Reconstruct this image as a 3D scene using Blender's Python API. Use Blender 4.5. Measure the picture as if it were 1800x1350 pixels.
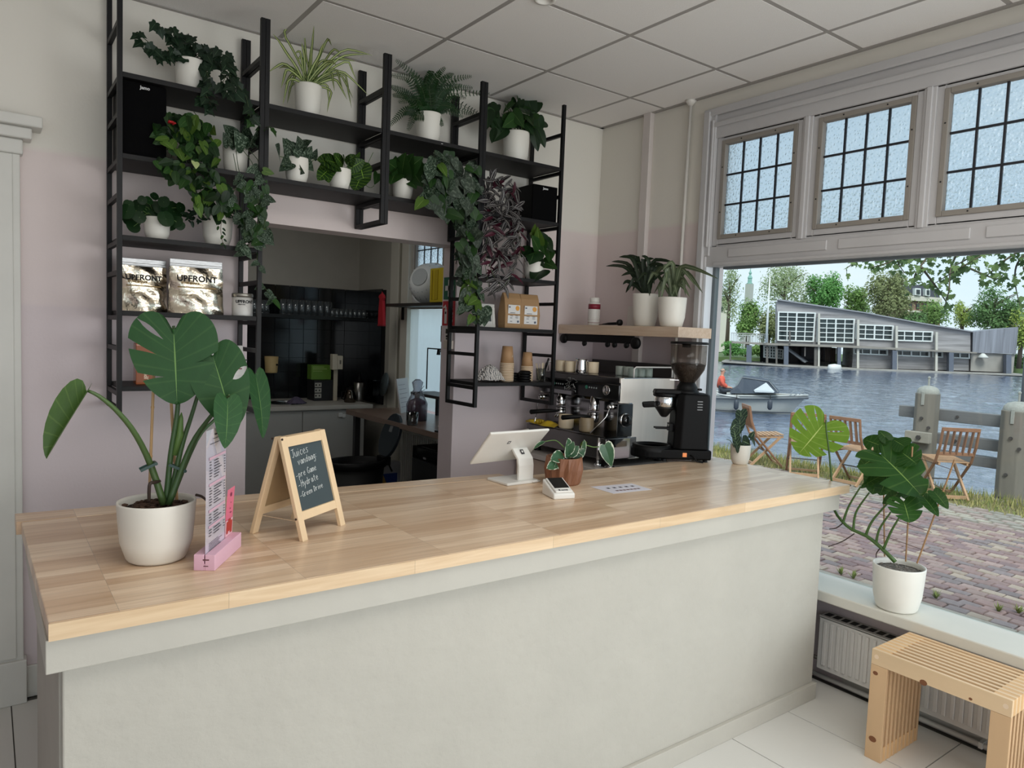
import bpy, bmesh, math, random
from mathutils import Vector, Matrix, geometry
random.seed(11)
for o in list(bpy.data.objects): bpy.data.objects.remove(o, do_unlink=True)
SC = bpy.context.scene
COL = SC.collection
V = Vector
# ---------------------------------------------------------------- camera
YAW, PITCH, ROLL, FPX = math.radians(36.36102), math.radians(3.93854), math.radians(2.23953), 1264.32
EYE = V((0, 0, 1.65))
def _rx(a): return Matrix(((1,0,0),(0,math.cos(a),-math.sin(a)),(0,math.sin(a),math.cos(a))))
def _rz(a): return Matrix(((math.cos(a),-math.sin(a),0),(math.sin(a),math.cos(a),0),(0,0,1)))
W2C = _rz(ROLL) @ _rx(PITCH) @ Matrix(((1,0,0),(0,0,-1),(0,1,0))) @ _rz(YAW)
C2W = W2C.transposed()
cam_d = bpy.data.cameras.new('camera'); cam = bpy.data.objects.new('camera', cam_d); COL.objects.link(cam)
right, up, back = C2W @ V((1,0,0)), C2W @ V((0,-1,0)), C2W @ V((0,0,-1))
cam.matrix_world = Matrix(((right.x,up.x,back.x,EYE.x),(right.y,up.y,back.y,EYE.y),(right.z,up.z,back.z,EYE.z),(0,0,0,1)))
cam_d.sensor_width = 36; cam_d.lens = FPX/1800*36; cam_d.clip_end = 2000; cam_d.clip_start = 0.05
SC.camera = cam
HF = V((-back.x, -back.y, 0)).normalized()      # horizontal viewing direction
HR = V((HF.y, -HF.x, 0))
# ---------------------------------------------------------------- colour management
SC.view_settings.view_transform = 'Standard'; SC.view_settings.look = 'None'
SC.view_settings.gamma = 1; SC.view_settings.use_curve_mapping = False
SC.view_settings.exposure = -0.36
# ---------------------------------------------------------------- sky
wd = bpy.data.worlds.new('sky'); SC.world = wd; wd.use_nodes = True
nt = wd.node_tree; N = nt.nodes; Lk = nt.links; N.clear()
def nn(t, **kw):
    n = N.new(t)
    for k, v in kw.items(): setattr(n, k, v)
    return n
tc = nn('ShaderNodeTexCoord'); sep = nn('ShaderNodeSeparateXYZ'); Lk.new(tc.outputs['Generated'], sep.inputs[0])
rmp = nn('ShaderNodeValToRGB'); Lk.new(sep.outputs['Z'], rmp.inputs[0])
e = rmp.color_ramp.elements
e[0].position = 0.0; e[0].color = (0.72,0.84,0.92,1)
e[1].position = 0.6; e[1].color = (0.52,0.67,0.83,1)
el = e.new(0.18); el.color = (0.66,0.80,0.92,1)
mp = nn('ShaderNodeMapping'); mp.inputs['Scale'].default_value = (1.2,1.2,4.5); Lk.new(tc.outputs['Generated'], mp.inputs[0])
nz = nn('ShaderNodeTexNoise'); nz.inputs['Scale'].default_value = 3.2; nz.inputs['Detail'].default_value = 6; Lk.new(mp.outputs[0], nz.inputs['Vector'])
cr = nn('ShaderNodeValToRGB'); Lk.new(nz.outputs[0], cr.inputs[0]); cr.color_ramp.elements[0].position = .42; cr.color_ramp.elements[1].position = .68
mx = nn('ShaderNodeMixRGB'); Lk.new(cr.outputs[0], mx.inputs[0]); Lk.new(rmp.outputs[0], mx.inputs[1]); mx.inputs[2].default_value = (0.80,0.87,0.90,1)
bg = nn('ShaderNodeBackground'); bg.inputs[1].default_value = 1.62; Lk.new(mx.outputs[0], bg.inputs[0])
wo = nn('ShaderNodeOutputWorld'); Lk.new(bg.outputs[0], wo.inputs[0])
# ---------------------------------------------------------------- large lights
def area(name, loc, aim, sx, sy, power, col=(1,1,1)):
    d = bpy.data.lights.new(name, 'AREA'); d.shape = 'RECTANGLE'; d.size = sx; d.size_y = sy; d.energy = power; d.color = col
    o = bpy.data.objects.new(name, d); COL.objects.link(o); o.location = loc
    o.rotation_euler = (V(aim)-V(loc)).to_track_quat('-Z','Z').to_euler(); return o
sun = bpy.data.lights.new('veiled_sun', 'SUN'); sun.energy = 3.9; sun.angle = math.radians(25); sun.color = (1,.97,.92)
so = bpy.data.objects.new('veiled_sun', sun); COL.objects.link(so); so.rotation_euler = (math.radians(40), 0, math.radians(-42))
area('rear_fill_light', (0.9,-3.7,1.25), (1.5,2.6,2.1), 4.6, 2.3, 76, (1,.985,.95))  # fill light added behind the camera to brighten the counter front and room
area('shop_ceiling_lamps', (1.3,.5,3.02), (1.3,.5,0), 2.4, 1.4, 41, (1,.965,.91))
area('side_window_daylight', (3.30,-.9,1.35), (-.6,3.2,1.5), 1.7, 1.6, 58, (.97,.99,1))
area('kitchen_window_daylight', (3.56,5.35,1.6), (1,5.35,1.4), 1.5, 1.9, 4, (.93,.98,1))
area('kitchen_fill_light', (1.7,5.4,3.0), (1.8,5.6,0), 1.2, .6, 11, (1,.97,.92))  # unseen fill light, added to lift the dim kitchen
# ---------------------------------------------------------------- helpers
def ray(u, v): return C2W @ V(((u-900)/FPX, (v-675)/FPX, 1))
def at(u, v, ax, val):                      # the point where the line of sight meets a plane of the room
    d = ray(u, v); i = 'xyz'.index(ax); return EYE + d*((val-EYE[i])/d[i])
def far(u, v, dist):                        # same on an upright plane across the water
    d = ray(u, v); return EYE + d*(dist/d.dot(HF))
def depth(p): return (W2C @ (V(p)-EYE)).z
def lin(c): return tuple(((x/255)/12.92 if x/255 <= .04045 else ((x/255+.055)/1.055)**2.4) for x in c)+(1,)
MATS = {}
def M(name, col=(128,128,128), rough=.5, metal=0, bump=0, bscale=40, var=0, vscale=6, rnd=0, trans=0, alpha=1, coat=0, spec=.5, stretch=None, detail=4, bdist=.01):
    if name in MATS: return MATS[name]
    m = bpy.data.materials.new(name); m.use_nodes = True; n = m.node_tree.nodes; l = m.node_tree.links
    b = n['Principled BSDF']; c = lin(col)
    b.inputs['Base Color'].default_value = c; b.inputs['Roughness'].default_value = rough; b.inputs['Metallic'].default_value = metal
    b.inputs['Specular IOR Level'].default_value = spec
    if coat: b.inputs['Coat Weight'].default_value = coat; b.inputs['Coat Roughness'].default_value = .08
    src = None
    t = n.new('ShaderNodeTexCoord'); mpn = n.new('ShaderNodeMapping'); l.new(t.outputs['Object'], mpn.inputs[0])
    if stretch: mpn.inputs['Scale'].default_value = stretch
    if var or True:
        z = n.new('ShaderNodeTexNoise'); z.inputs['Scale'].default_value = vscale; z.inputs['Detail'].default_value = detail; l.new(mpn.outputs[0], z.inputs['Vector'])
        h = n.new('ShaderNodeHueSaturation'); h.inputs['Color'].default_value = c
        mr = n.new('ShaderNodeMapRange'); mr.inputs[1].default_value = .3; mr.inputs[2].default_value = .7
        vv = max(var, .03); mr.inputs[3].default_value = 1-vv; mr.inputs[4].default_value = 1+vv
        l.new(z.outputs[0], mr.inputs[0])
        if rnd:
            oi = n.new('ShaderNodeObjectInfo'); r2 = n.new('ShaderNodeMapRange'); r2.inputs[3].default_value = 1-rnd; r2.inputs[4].default_value = 1+rnd
            l.new(oi.outputs['Random'], r2.inputs[0]); mu = n.new('ShaderNodeMath'); mu.operation = 'MULTIPLY'
            l.new(mr.outputs[0], mu.inputs[0]); l.new(r2.outputs[0], mu.inputs[1]); l.new(mu.outputs[0], h.inputs['Value'])
        else: l.new(mr.outputs[0], h.inputs['Value'])
        l.new(h.outputs[0], b.inputs['Base Color'])
    if bump:
        z2 = n.new('ShaderNodeTexNoise'); z2.inputs['Scale'].default_value = bscale; z2.inputs['Detail'].default_value = 5; l.new(mpn.outputs[0], z2.inputs['Vector'])
        bp = n.new('ShaderNodeBump'); bp.inputs['Strength'].default_value = bump; bp.inputs['Distance'].default_value = bdist
        l.new(z2.outputs[0], bp.inputs['Height']); l.new(bp.outputs[0], b.inputs['Normal'])
    if alpha < 1: b.inputs['Alpha'].default_value = alpha
    if trans: b.inputs['Transmission Weight'].default_value = trans
    MATS[name] = m; return m
def glassy(name, tint=(250,252,252), gloss=.08, rough=.0, opacity=0, ocol=(200,200,200)):   # thin clear sheet: see-through with a sheen
    if name in MATS: return MATS[name]
    m = bpy.data.materials.new(name); m.use_nodes = True; n = m.node_tree.nodes; l = m.node_tree.links; n.clear()
    tr = n.new('ShaderNodeBsdfTransparent'); tr.inputs[0].default_value = lin(tint)
    gl = n.new('ShaderNodeBsdfGlossy'); gl.inputs['Roughness'].default_value = rough
    fr = n.new('ShaderNodeLayerWeight'); fr.inputs[0].default_value = .25
    mr = n.new('ShaderNodeMapRange'); mr.inputs[3].default_value = gloss*.5; mr.inputs[4].default_value = min(1,gloss*5); l.new(fr.outputs['Fresnel'], mr.inputs[0])
    mxs = n.new('ShaderNodeMixShader'); l.new(mr.outputs[0], mxs.inputs[0]); l.new(tr.outputs[0], mxs.inputs[1]); l.new(gl.outputs[0], mxs.inputs[2])
    out = n.new('ShaderNodeOutputMaterial'); last = mxs
    if opacity:
        df = n.new('ShaderNodeBsdfDiffuse'); df.inputs[0].default_value = lin(ocol); m2 = n.new('ShaderNodeMixShader'); m2.inputs[0].default_value = opacity
        l.new(mxs.outputs[0], m2.inputs[1]); l.new(df.outputs[0], m2.inputs[2]); last = m2
    l.new(last.outputs[0], out.inputs[0]); MATS[name] = m; return m
class MB:
    def __init__(s): s.v = []; s.f = []; s.uv = {}
    def add(s, vs, fs):
        k = len(s.v); s.v += [V(p) for p in vs]; s.f += [tuple(i+k for i in f) for f in fs]; return s
    def box(s, x0, x1, y0, y1, z0, z1, T=None):
        vs = [V((x,y,z)) for z in (z0,z1) for y in (y0,y1) for x in (x0,x1)]
        if T: vs = [T @ p for p in vs]
        return s.add(vs, [(0,2,3,1),(4,5,7,6),(0,1,5,4),(2,6,7,3),(0,4,6,2),(1,3,7,5)])
    def bar(s, p, q, w, h=None, upv=(0,0,1)):             # square bar from p to q
        p, q = V(p), V(q); h = h or w; d = (q-p).normalized(); a = d.cross(V(upv))
        if a.length < 1e-4: a = d.cross(V((1,0,0)))
        a.normalize(); b = a.cross(d); vs = []
        for c in (p, q):
            for i, j in ((-1,-1),(1,-1),(1,1),(-1,1)): vs.append(c + a*(i*w/2) + b*(j*h/2))
        return s.add(vs, [(0,1,2,3),(7,6,5,4),(0,4,5,1),(1,5,6,2),(2,6,7,3),(3,7,4,0)])
    def tube(s, pts, r, n=6, cap=True):
        pts = [V(p) for p in pts]; m = len(pts); rs = r if isinstance(r, (list,tuple)) else [r]*m
        k0 = len(s.v); ref = None
        for i, p in enumerate(pts):
            d = (pts[min(i+1,m-1)]-pts[max(i-1,0)]).normalized()
            if ref is None:
                ref = d.cross(V((0,0,1)));
                if ref.length < 1e-3: ref = d.cross(V((1,0,0)))
            a = (ref - d*ref.dot(d)).normalized(); ref = a; b = d.cross(a)
            for j in range(n):
                t = 2*math.pi*j/n; s.v.append(p + a*(math.cos(t)*rs[i]) + b*(math.sin(t)*rs[i]))
        for i in range(m-1):
            for j in range(n):
                A = k0+i*n+j; B = k0+i*n+(j+1)%n; s.f.append((A,B,B+n,A+n))
        if cap: s.f.append(tuple(k0+j for j in range(n))[::-1]); s.f.append(tuple(k0+(m-1)*n+j for j in range(n)))
        return s
    def lathe(s, prof, n=24, c=(0,0,0), ax=None, sx=1, sy=1):
        c = V(c); k0 = len(s.v); T = V((0,0,1)).rotation_difference(V(ax)).to_matrix() if ax else Matrix.Identity(3)
        for r, z in prof:
            for j in range(n):
                t = 2*math.pi*j/n; s.v.append(c + T @ V((math.cos(t)*r*sx, math.sin(t)*r*sy, z)))
        for i in range(len(prof)-1):
            for j in range(n):
                A = k0+i*n+j; B = k0+i*n+(j+1)%n; s.f.append((A,B,B+n,A+n))
        if prof[0][0] > 1e-5: s.f.append(tuple(k0+j for j in range(n))[::-1])
        if prof[-1][0] > 1e-5: s.f.append(tuple(k0+(len(prof)-1)*n+j for j in range(n)))
        return s
    def cyl(s, p, q, r, r2=None, n=16): return s.tube([p,q], [r, r if r2 is None else r2], n)
    def prism(s, poly, d):                               # a flat polygon of 3-D points pushed along d
        d = V(d); k = len(poly); vs = [V(p) for p in poly]+[V(p)+d for p in poly]
        return s.add(vs, [tuple(range(k))[::-1], tuple(range(k,2*k))]+[(i,(i+1)%k,(i+1)%k+k,i+k) for i in range(k)])
    def sheet(s, fn, nu, nv):                            # fn(i/nu, j/nv) -> point
        k0 = len(s.v)
        for j in range(nv+1):
            for i in range(nu+1): s.v.append(V(fn(i/nu, j/nv)))
        for j in range(nv):
            for i in range(nu):
                a = k0+j*(nu+1)+i; s.f.append((a,a+1,a+nu+2,a+nu+1))
        return s
    def ico(s, c, r, sub=2, sc=(1,1,1), jit=0):
        bm = bmesh.new(); bmesh.ops.create_icosphere(bm, subdivisions=sub, radius=1); bm.verts.ensure_lookup_table()
        vs = [V((p.co.x*r*sc[0], p.co.y*r*sc[1], p.co.z*r*sc[2]))*(1+random.uniform(-jit,jit))+V(c) for p in bm.verts]
        fs = [tuple(q.index for q in f.verts) for f in bm.faces]; bm.free(); return s.add(vs, fs)
    def mesh(s, name, smooth=False, off=None):
        me = bpy.data.meshes.new(name); off = off or V((0,0,0))
        me.from_pydata([tuple(p-off) for p in s.v], [], s.f)
        bm = bmesh.new(); bm.from_mesh(me); bmesh.ops.recalc_face_normals(bm, faces=bm.faces); bm.to_mesh(me); bm.free()
        if smooth: me.polygons.foreach_set('use_smooth', [True]*len(me.polygons))
        return me
def thing(name, label, cat, loc=(0,0,0), rz=0, group=None):
    o = bpy.data.objects.new(name, None); COL.objects.link(o); o.empty_display_size = .05
    o.location = loc; o.rotation_euler = (0,0,rz); o['label'] = label; o['category'] = cat
    if group: o['group'] = group
    return o
def put(name, me, mat, parent=None, loc=None, label=None, kind=None, bevel=0, mw=None):
    o = bpy.data.objects.new(name, me); COL.objects.link(o)
    if mat and not me.materials: me.materials.append(mat)
    if parent: o.parent = parent
    if loc is not None: o.location = loc
    if mw is not None: o.matrix_basis = mw
    if label: o['label'] = label
    if kind: o['kind'] = kind
    if bevel:
        b = o.modifiers.new('edge','BEVEL'); b.width = bevel; b.segments = 2; b.limit_method = 'ANGLE'
    return o
def absloc(o):
    p = V((0,0,0)); q = o
    while q: p += V(q.location); q = q.parent
    return p
STUFF_NAMES = ('printed_lines','printed_marks','glazing_bars','rear_glazing_bars','terrace_railing','gate_bars','grid_wire','grille_slots','juice_picture','print_skyline','slots')
def part(name, mb, mat, root, smooth=False, bevel=0, label=None, kind=None):     # geometry given in room coordinates, root unrotated
    return put(name, mb.mesh(name, smooth, absloc(root)), mat, root, None, label, kind or ('stuff' if name in STUFF_NAMES else None), bevel)
def loc_part(name, mb, mat, root, smooth=False, bevel=0, label=None, kind=None):  # geometry given in the root's own frame
    return put(name, mb.mesh(name, smooth), mat, root, None, label, kind or ('stuff' if name in STUFF_NAMES else None), bevel)
def struct(name, mb, mat, parent=None, smooth=False, bevel=0, label=None):
    o = put(name, mb.mesh(name, smooth), mat, parent, None, label, None, bevel)
    if not parent: o['kind'] = 'structure'
    return o
def solo(name, mb, mat, label, cat, loc=(0,0,0), group=None, smooth=False, bevel=0, rz=0, kind=None, world=True):   # a thing that is a single mesh
    o = put(name, mb.mesh(name, smooth, V(loc) if world else None), mat, None, loc, label, kind, bevel); o.rotation_euler = (0,0,rz)
    o['category'] = cat
    if group: o['group'] = group
    return o
def copy_tree(o, loc, rz=0, label=None):
    c = o.copy(); COL.objects.link(c); c.location = loc; c.rotation_euler = (0,0,rz)
    if label: c['label'] = label
    for ch in o.children:
        d = ch.copy(); COL.objects.link(d); d.parent = c
        for g in ch.children: h = g.copy(); COL.objects.link(h); h.parent = d
    return c
def text_mesh(body, size, bold=0, align='CENTER', ext=0.0004, sx=1, spacing=1):
    cu = bpy.data.curves.new('txt','FONT'); cu.body = body; cu.size = size; cu.offset = bold; cu.align_x = align; cu.extrude = ext; cu.resolution_u = 3; cu.space_character = spacing
    o = bpy.data.objects.new('txt', cu); COL.objects.link(o); dg = bpy.context.evaluated_depsgraph_get(); dg.update()
    me = bpy.data.meshes.new_from_object(o.evaluated_get(dg)); bpy.data.objects.remove(o); me.transform(Matrix.Diagonal((sx,1,1,1))); me.materials.clear(); return me
def frame_mat(o, xdir, ydir):                        # 4x4 with x along xdir, y along ydir
    x = V(xdir).normalized(); y = V(ydir); y = (y-x*y.dot(x)).normalized(); z = x.cross(y)
    return Matrix(((x.x,y.x,z.x,o[0]),(x.y,y.y,z.y,o[1]),(x.z,y.z,z.z,o[2]),(0,0,0,1)))
def text_part(body, size, mat, root, o, xdir, ydir, bold=0, align='CENTER', sx=1, name='lettering', spacing=1):
    p = absloc(root); return put(name, text_mesh(body, size, bold, align, sx=sx, spacing=spacing), mat, root, mw=frame_mat(V(o)-p, xdir, ydir))
# ================================================================ the room
def paint_mat():                                         # cream above, pink below, mauve at the bottom: the wall's own paint
    m = M('wall_paint', (214,209,200), .55, bump=.06, bscale=90, var=.02, vscale=3)
    n = m.node_tree.nodes; l = m.node_tree.links; b = n['Principled BSDF']
    t = n.new('ShaderNodeTexCoord'); sp = n.new('ShaderNodeSeparateXYZ'); l.new(t.outputs['Object'], sp.inputs[0])
    mr = n.new('ShaderNodeMapRange'); mr.inputs[1].default_value = 0; mr.inputs[2].default_value = 4; l.new(sp.outputs['Z'], mr.inputs[0])
    r = n.new('ShaderNodeValToRGB'); l.new(mr.outputs[0], r.inputs[0]); e = r.color_ramp.elements
    e[0].position = 0; e[0].color = lin((208,195,197)); e[1].position = 1; e[1].color = lin((222,217,206))
    for p, c in ((1.69,(208,195,197)),(1.705,(214,200,199)),(2.338,(219,205,201)),(2.348,(222,217,207))): q = e.new(p/4); q.color = lin(c)
    l.new(r.outputs[0], b.inputs['Base Color']); return m
PAINT = paint_mat()
WHITEP = M('white_gloss_paint', (205,203,196), .35, var=.03, bump=.03, bscale=30)
FRAMEP = M('grey_window_paint', (186,184,184), .4, var=.04, vscale=3, bump=.05, bscale=25)
BEADP = M('putty_bead', (140,134,126), .6, var=.05)
DARK = M('dark_gap', (28,27,26), .8)
# floor: white boards with open joints
fl = struct('floor', MB().box(-3.2,3.4,-4,7.6,-.12,-.006), M('floor_joint', (96,93,88), .9))
tm = M('floor_tile', (214,212,206), .32, var=.035, vscale=2.5, rnd=.02, bump=.03, bscale=14, stretch=(1,.3,1))
base = None
xs = [.08+.405*k for k in range(-3,9)]
for i in range(len(xs)-1):
    for j in range(-3,4):
        if j < -2 and xs[i] < 1: continue
        y0 = 1.205+1.2*j
        x1 = min(xs[i+1], 3.335)
        w, h = x1-xs[i]-.003, min(1.2, 3.64-y0 if y0 < 3.6 else 1.2)-.003
        if h <= .05 or (y0 > 3.6): continue
        struct('floor_tile', MB().box(xs[i]+.0015, xs[i]+w, y0+.0015, y0+h, -.012, 0), tm, fl)
struct('floor_tile', MB().box(.9,3.3,3.66,7.34,-.012,0), M('kitchen_floor',(70,68,66),.5), fl)
# ceiling: mineral panels in a metal grid
CH = 3.05
ce = struct('ceiling', MB().box(-3.2,3.4,-4,7.6,CH+.03,CH+.15), M('ceiling_void', (120,118,114), .9))
pm = M('ceiling_panel', (232,228,224), .95, var=.03, vscale=260, rnd=.012, bump=.35, bscale=330, bdist=.004, detail=2)
gm = M('ceiling_grid', (158,153,148), .5)
gx = [1.18+.622*k for k in range(-6,4)]; gy = [3.09-.61*k for k in range(0,11)]
X = [-3.2]+[x for x in gx if x < 3.3]+[3.345]; Y = [3.64]+gy
pmesh = {}
for i in range(len(X)-1):
    for j in range(len(Y)-1):
        struct('ceiling_panel', MB().box(X[i]+.012, X[i+1]-.012, Y[j+1]+.012, Y[j]-.012, CH, CH+.015), pm, ce)
for x in X: struct('grid_bar', MB().box(x-.012, x+.012, -3.4, 3.645, CH+.001, CH+.03), gm, ce)
for y in Y[1:]: struct('grid_bar', MB().box(-3.2, 3.35, y-.012, y+.012, CH+.0015, CH+.03), gm, ce)
struct('edge_trim', MB().box(-3.2,3.36,3.625,3.65,CH-.004,CH+.03), gm, ce)
struct('edge_trim', MB().box(3.33,3.36,-3.5,3.65,CH-.004,CH+.03), gm, ce)
# ceiling downlight at the top of the picture
p = at(958,-4,'z',CH)
lamp = struct('downlight', MB().lathe([(.0,-.002),(.03,-.002),(.03,-.012),(.045,-.012),(.05,0)],20,(p.x,p.y,CH)), M('lamp_rim',(225,222,215),.4), ce, True)
# back wall with the serving opening
OX0, OX1, OZ = 1.05, 2.255, 2.155
wb = struct('wall_back', MB().box(-3.2,OX0,3.65,3.81,0,3.2).box(OX1,3.36,3.65,3.81,0,3.2).box(OX0,OX1,3.65,3.81,OZ,3.2), PAINT)
# window wall
struct('wall_right', MB().box(3.36,3.58,2.77,3.81,-.3,3.2).box(3.36,3.58,-4,2.77,-.3,.45).box(3.36,3.58,-4,2.77,2.965,3.2).box(3.36,3.58,-4,-2.2,.45,2.965), PAINT)
struct('wall_left', MB().box(-3.3,-3.2,-1.5,7.6,0,3.2), PAINT)
# door pilaster on the far left
tr = struct('trim_1', MB().box(-.25,.125,3.60,3.65,0,2.39).box(-.22,.10,3.592,3.60,.2,2.30), WHITEP, None, bevel=.004)
struct('cornice', MB().box(-.25,.135,3.585,3.65,2.30,2.36).box(-.25,.165,3.56,3.65,2.36,2.405).box(-.25,.20,3.53,3.65,2.405,2.45), WHITEP, tr, bevel=.006)
struct('plinth', MB().box(-.25,.135,3.585,3.65,0,.19), WHITEP, tr, bevel=.004)
struct('baseboard_back', MB().box(.125,OX0,3.635,3.65,0,.14).box(OX1,3.36,3.635,3.65,0,.14), WHITEP, bevel=.003)
# pipe cover and pipe on the window wall
struct('trim_2', MB().box(3.325,3.36,3.185,3.245,.95,CH), M('pipe_cover',(206,197,192),.5), bevel=.003)
pi = struct('trim_3', MB().cyl((3.335,2.90,.95),(3.335,2.88,CH-.001),.0095,n=10), M('pipe_white',(216,212,205),.35), smooth=True)
struct('pipe_collar', MB().lathe([(.012,-.03),(.028,-.012),(.034,0)],16,(3.335,2.88,CH)), MATS['pipe_white'], pi, True)
# ---------------------------------------------------------------- the shop window
wn = struct('window_1', MB().box(3.335,3.45,2.712,2.77,.50,2.14).box(3.335,3.45,2.692,2.77,2.14,2.965).box(3.345,3.45,-2.2,2.77,2.80,2.965).box(3.345,3.45,-2.2,2.77,2.08,2.19), FRAMEP, bevel=.004)
mold = MB()
mold.box(3.318,3.34,2.725,2.765,.5,2.95).box(3.325,3.34,-2.2,2.77,2.925,2.965).box(3.33,3.346,-2.2,2.72,2.86,2.885)
mold.box(3.33,3.345,2.735,2.75,.5,2.08).box(3.325,3.34,2.70,2.712,2.19,2.9).box(3.335,3.35,-2.2,2.66,2.085,2.10)
struct('moulding', mold, FRAMEP, wn, bevel=.004)
pan = MB()
for a, b in ((2.56,1.98),(1.92,1.34),(1.28,.70)): pan.box(3.338,3.346,b,a,2.125,2.172)
struct('transom_panel', pan, FRAMEP, wn, bevel=.003)
HG = bpy.data.materials.new('hammered_glass'); HG.use_nodes = True
n = HG.node_tree.nodes; l = HG.node_tree.links; n.clear()
t = n.new('ShaderNodeTexCoord'); vo = n.new('ShaderNodeTexVoronoi'); vo.feature = 'SMOOTH_F1'; vo.inputs['Scale'].default_value = 70; l.new(t.outputs['Object'], vo.inputs['Vector'])
zz = n.new('ShaderNodeTexNoise'); zz.inputs['Scale'].default_value = 9; l.new(t.outputs['Object'], zz.inputs['Vector'])
va = n.new('ShaderNodeVectorMath'); va.operation = 'MULTIPLY_ADD'; va.inputs[1].default_value = (.05,.05,.05); l.new(zz.outputs['Color'], va.inputs[0]); l.new(t.outputs['Object'], va.inputs[2]); l.new(va.outputs[0], vo.inputs['Vector'])
bp = n.new('ShaderNodeBump'); bp.inputs['Strength'].default_value = 1; bp.inputs['Distance'].default_value = .010; l.new(vo.outputs['Distance'], bp.inputs['Height'])
rf = n.new('ShaderNodeBsdfRefraction'); rf.inputs['IOR'].default_value = 1.22; rf.inputs['Roughness'].default_value = .03; rf.inputs[0].default_value = lin((236,244,248)); l.new(bp.outputs[0], rf.inputs['Normal'])
gl = n.new('ShaderNodeBsdfGlossy'); gl.inputs['Roughness'].default_value = .15; l.new(bp.outputs[0], gl.inputs['Normal'])
tl = n.new('ShaderNodeBsdfTranslucent'); tl.inputs[0].default_value = lin((225,235,240)); l.new(bp.outputs[0], tl.inputs['Normal'])
tp = n.new('ShaderNodeBsdfTransparent'); tp.inputs[0].default_value = lin((225,235,240))
m1 = n.new('ShaderNodeMixShader'); m1.inputs[0].default_value = .6; l.new(tp.outputs[0], m1.inputs[1]); l.new(rf.outputs[0], m1.inputs[2])
m3 = n.new('ShaderNodeMixShader'); m3.inputs[0].default_value = .12; l.new(m1.outputs[0], m3.inputs[1]); l.new(tl.outputs[0], m3.inputs[2])
m2 = n.new('ShaderNodeMixShader'); m2.inputs[0].default_value = .07; l.new(m3.outputs[0], m2.inputs[1]); l.new(gl.outputs[0], m2.inputs[2])
o_ = n.new('ShaderNodeOutputMaterial'); l.new(m2.outputs[0], o_.inputs[0]); MATS['hammered_glass'] = HG
LEAD = M('lead_came', (44,46,52), .45, metal=.4)
def leaded(name, parent, x, y0, y1, z0, z1, nc, nr, out=1):   # panes in lead, within a puttied bead
    fr = struct(name, MB().box(x-.012,x+.03,y0-.06,y0-.022,z0-.06,z1+.06).box(x-.012,x+.03,y1+.022,y1+.06,z0-.06,z1+.06)
        .box(x-.012,x+.03,y0-.022,y1+.022,z1+.022,z1+.06).box(x-.012,x+.03,y0-.022,y1+.022,z0-.06,z0-.022), FRAMEP, parent, bevel=.003)
    def sub(nm, mb, mat, **k): return put(nm, mb.mesh(nm), mat, fr, **k)
    sub('glazing_bead', MB().box(x-.02,x+.02,y0-.024,y0,z0-.024,z1+.024).box(x-.02,x+.02,y1,y1+.024,z0-.024,z1+.024).box(x-.02,x+.02,y0,y1,z1,z1+.024).box(x-.02,x+.02,y0,y1,z0-.024,z0), BEADP, bevel=.003)
    dy, dz = (y1-y0)/nc, (z1-z0)/nr; pmesh = MB().box(-.002,.002,-dy/2+.003,dy/2-.003,-dz/2+.003,dz/2-.003).mesh('pane')
    for i in range(nc):
        for j in range(nr): put('pane', pmesh, HG, fr, (x+.008, y0+dy*(i+.5), z0+dz*(j+.5)))
    for i in range(1,nc): sub('lead_came', MB().box(x+.002,x+.013,y0+dy*i-.0045,y0+dy*i+.0045,z0,z1), LEAD)
    for j in range(1,nr): sub('lead_came', MB().box(x+.0015,x+.0135,y0,y1,z0+dz*j-.0045,z0+dz*j+.0045), LEAD)
    if out:
        sc = MB()
        for k in (.25,.75):
            for zz_ in (z0-.012, z1+.012): sc.ico((x-.021,y0+(y1-y0)*k,zz_),.004,1)
            for yy in (y0-.012, y1+.012): sc.ico((x-.021,yy,z0+(z1-z0)*k),.004,1)
        sub('screw', sc, DARK)
    return fr
for k in range(8):
    y1 = 2.63-.582*k; y0 = y1-.42
    leaded('top_light', wn, 3.372, y0, y1, 2.257, 2.757, 4, 3, k < 4)
    ym = y0-.081
    struct('mullion', MB().box(3.35,3.44,ym-.027,ym+.027,2.19,2.80).box(3.34,3.352,ym-.012,ym+.012,2.19,2.80), FRAMEP, wn, bevel=.003)
struct('head_rail', MB().box(3.36,3.42,-2.2,2.66,2.795,2.83).box(3.36,3.42,-2.2,2.66,2.18,2.205), FRAMEP, wn)
GLASS = glassy('window_glass', (246,250,250), .025)
struct('glass_pane', MB().box(3.412,3.416,-2.19,2.70,.505,2.075), GLASS, wn)
struct('gasket', MB().box(3.395,3.43,2.682,2.712,.50,2.08).box(3.395,3.43,-2.2,2.63,2.066,2.08), M('gasket_grey',(96,104,108),.5), wn)
struct('white_bead', MB().box(3.336,3.395,2.700,2.722,.50,2.08), M('white_bead',(216,220,226),.35), wn, bevel=.003)
struct('window_sill', MB().box(3.19,3.46,-2.2,2.77,.445,.495), M('sill_white',(212,209,198),.45,var=.02), wn, bevel=.006)
# brick reveal outside, far end
struct('window_end_post', MB().box(3.345,3.45,-2.3,-2.2,.5,2.965), FRAMEP, wn)
struct('baseboard_right', MB().box(3.345,3.36,-4,1.75,0,.11), M('skirting_grey',(190,188,182),.5,var=.06), bevel=.003)
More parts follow.
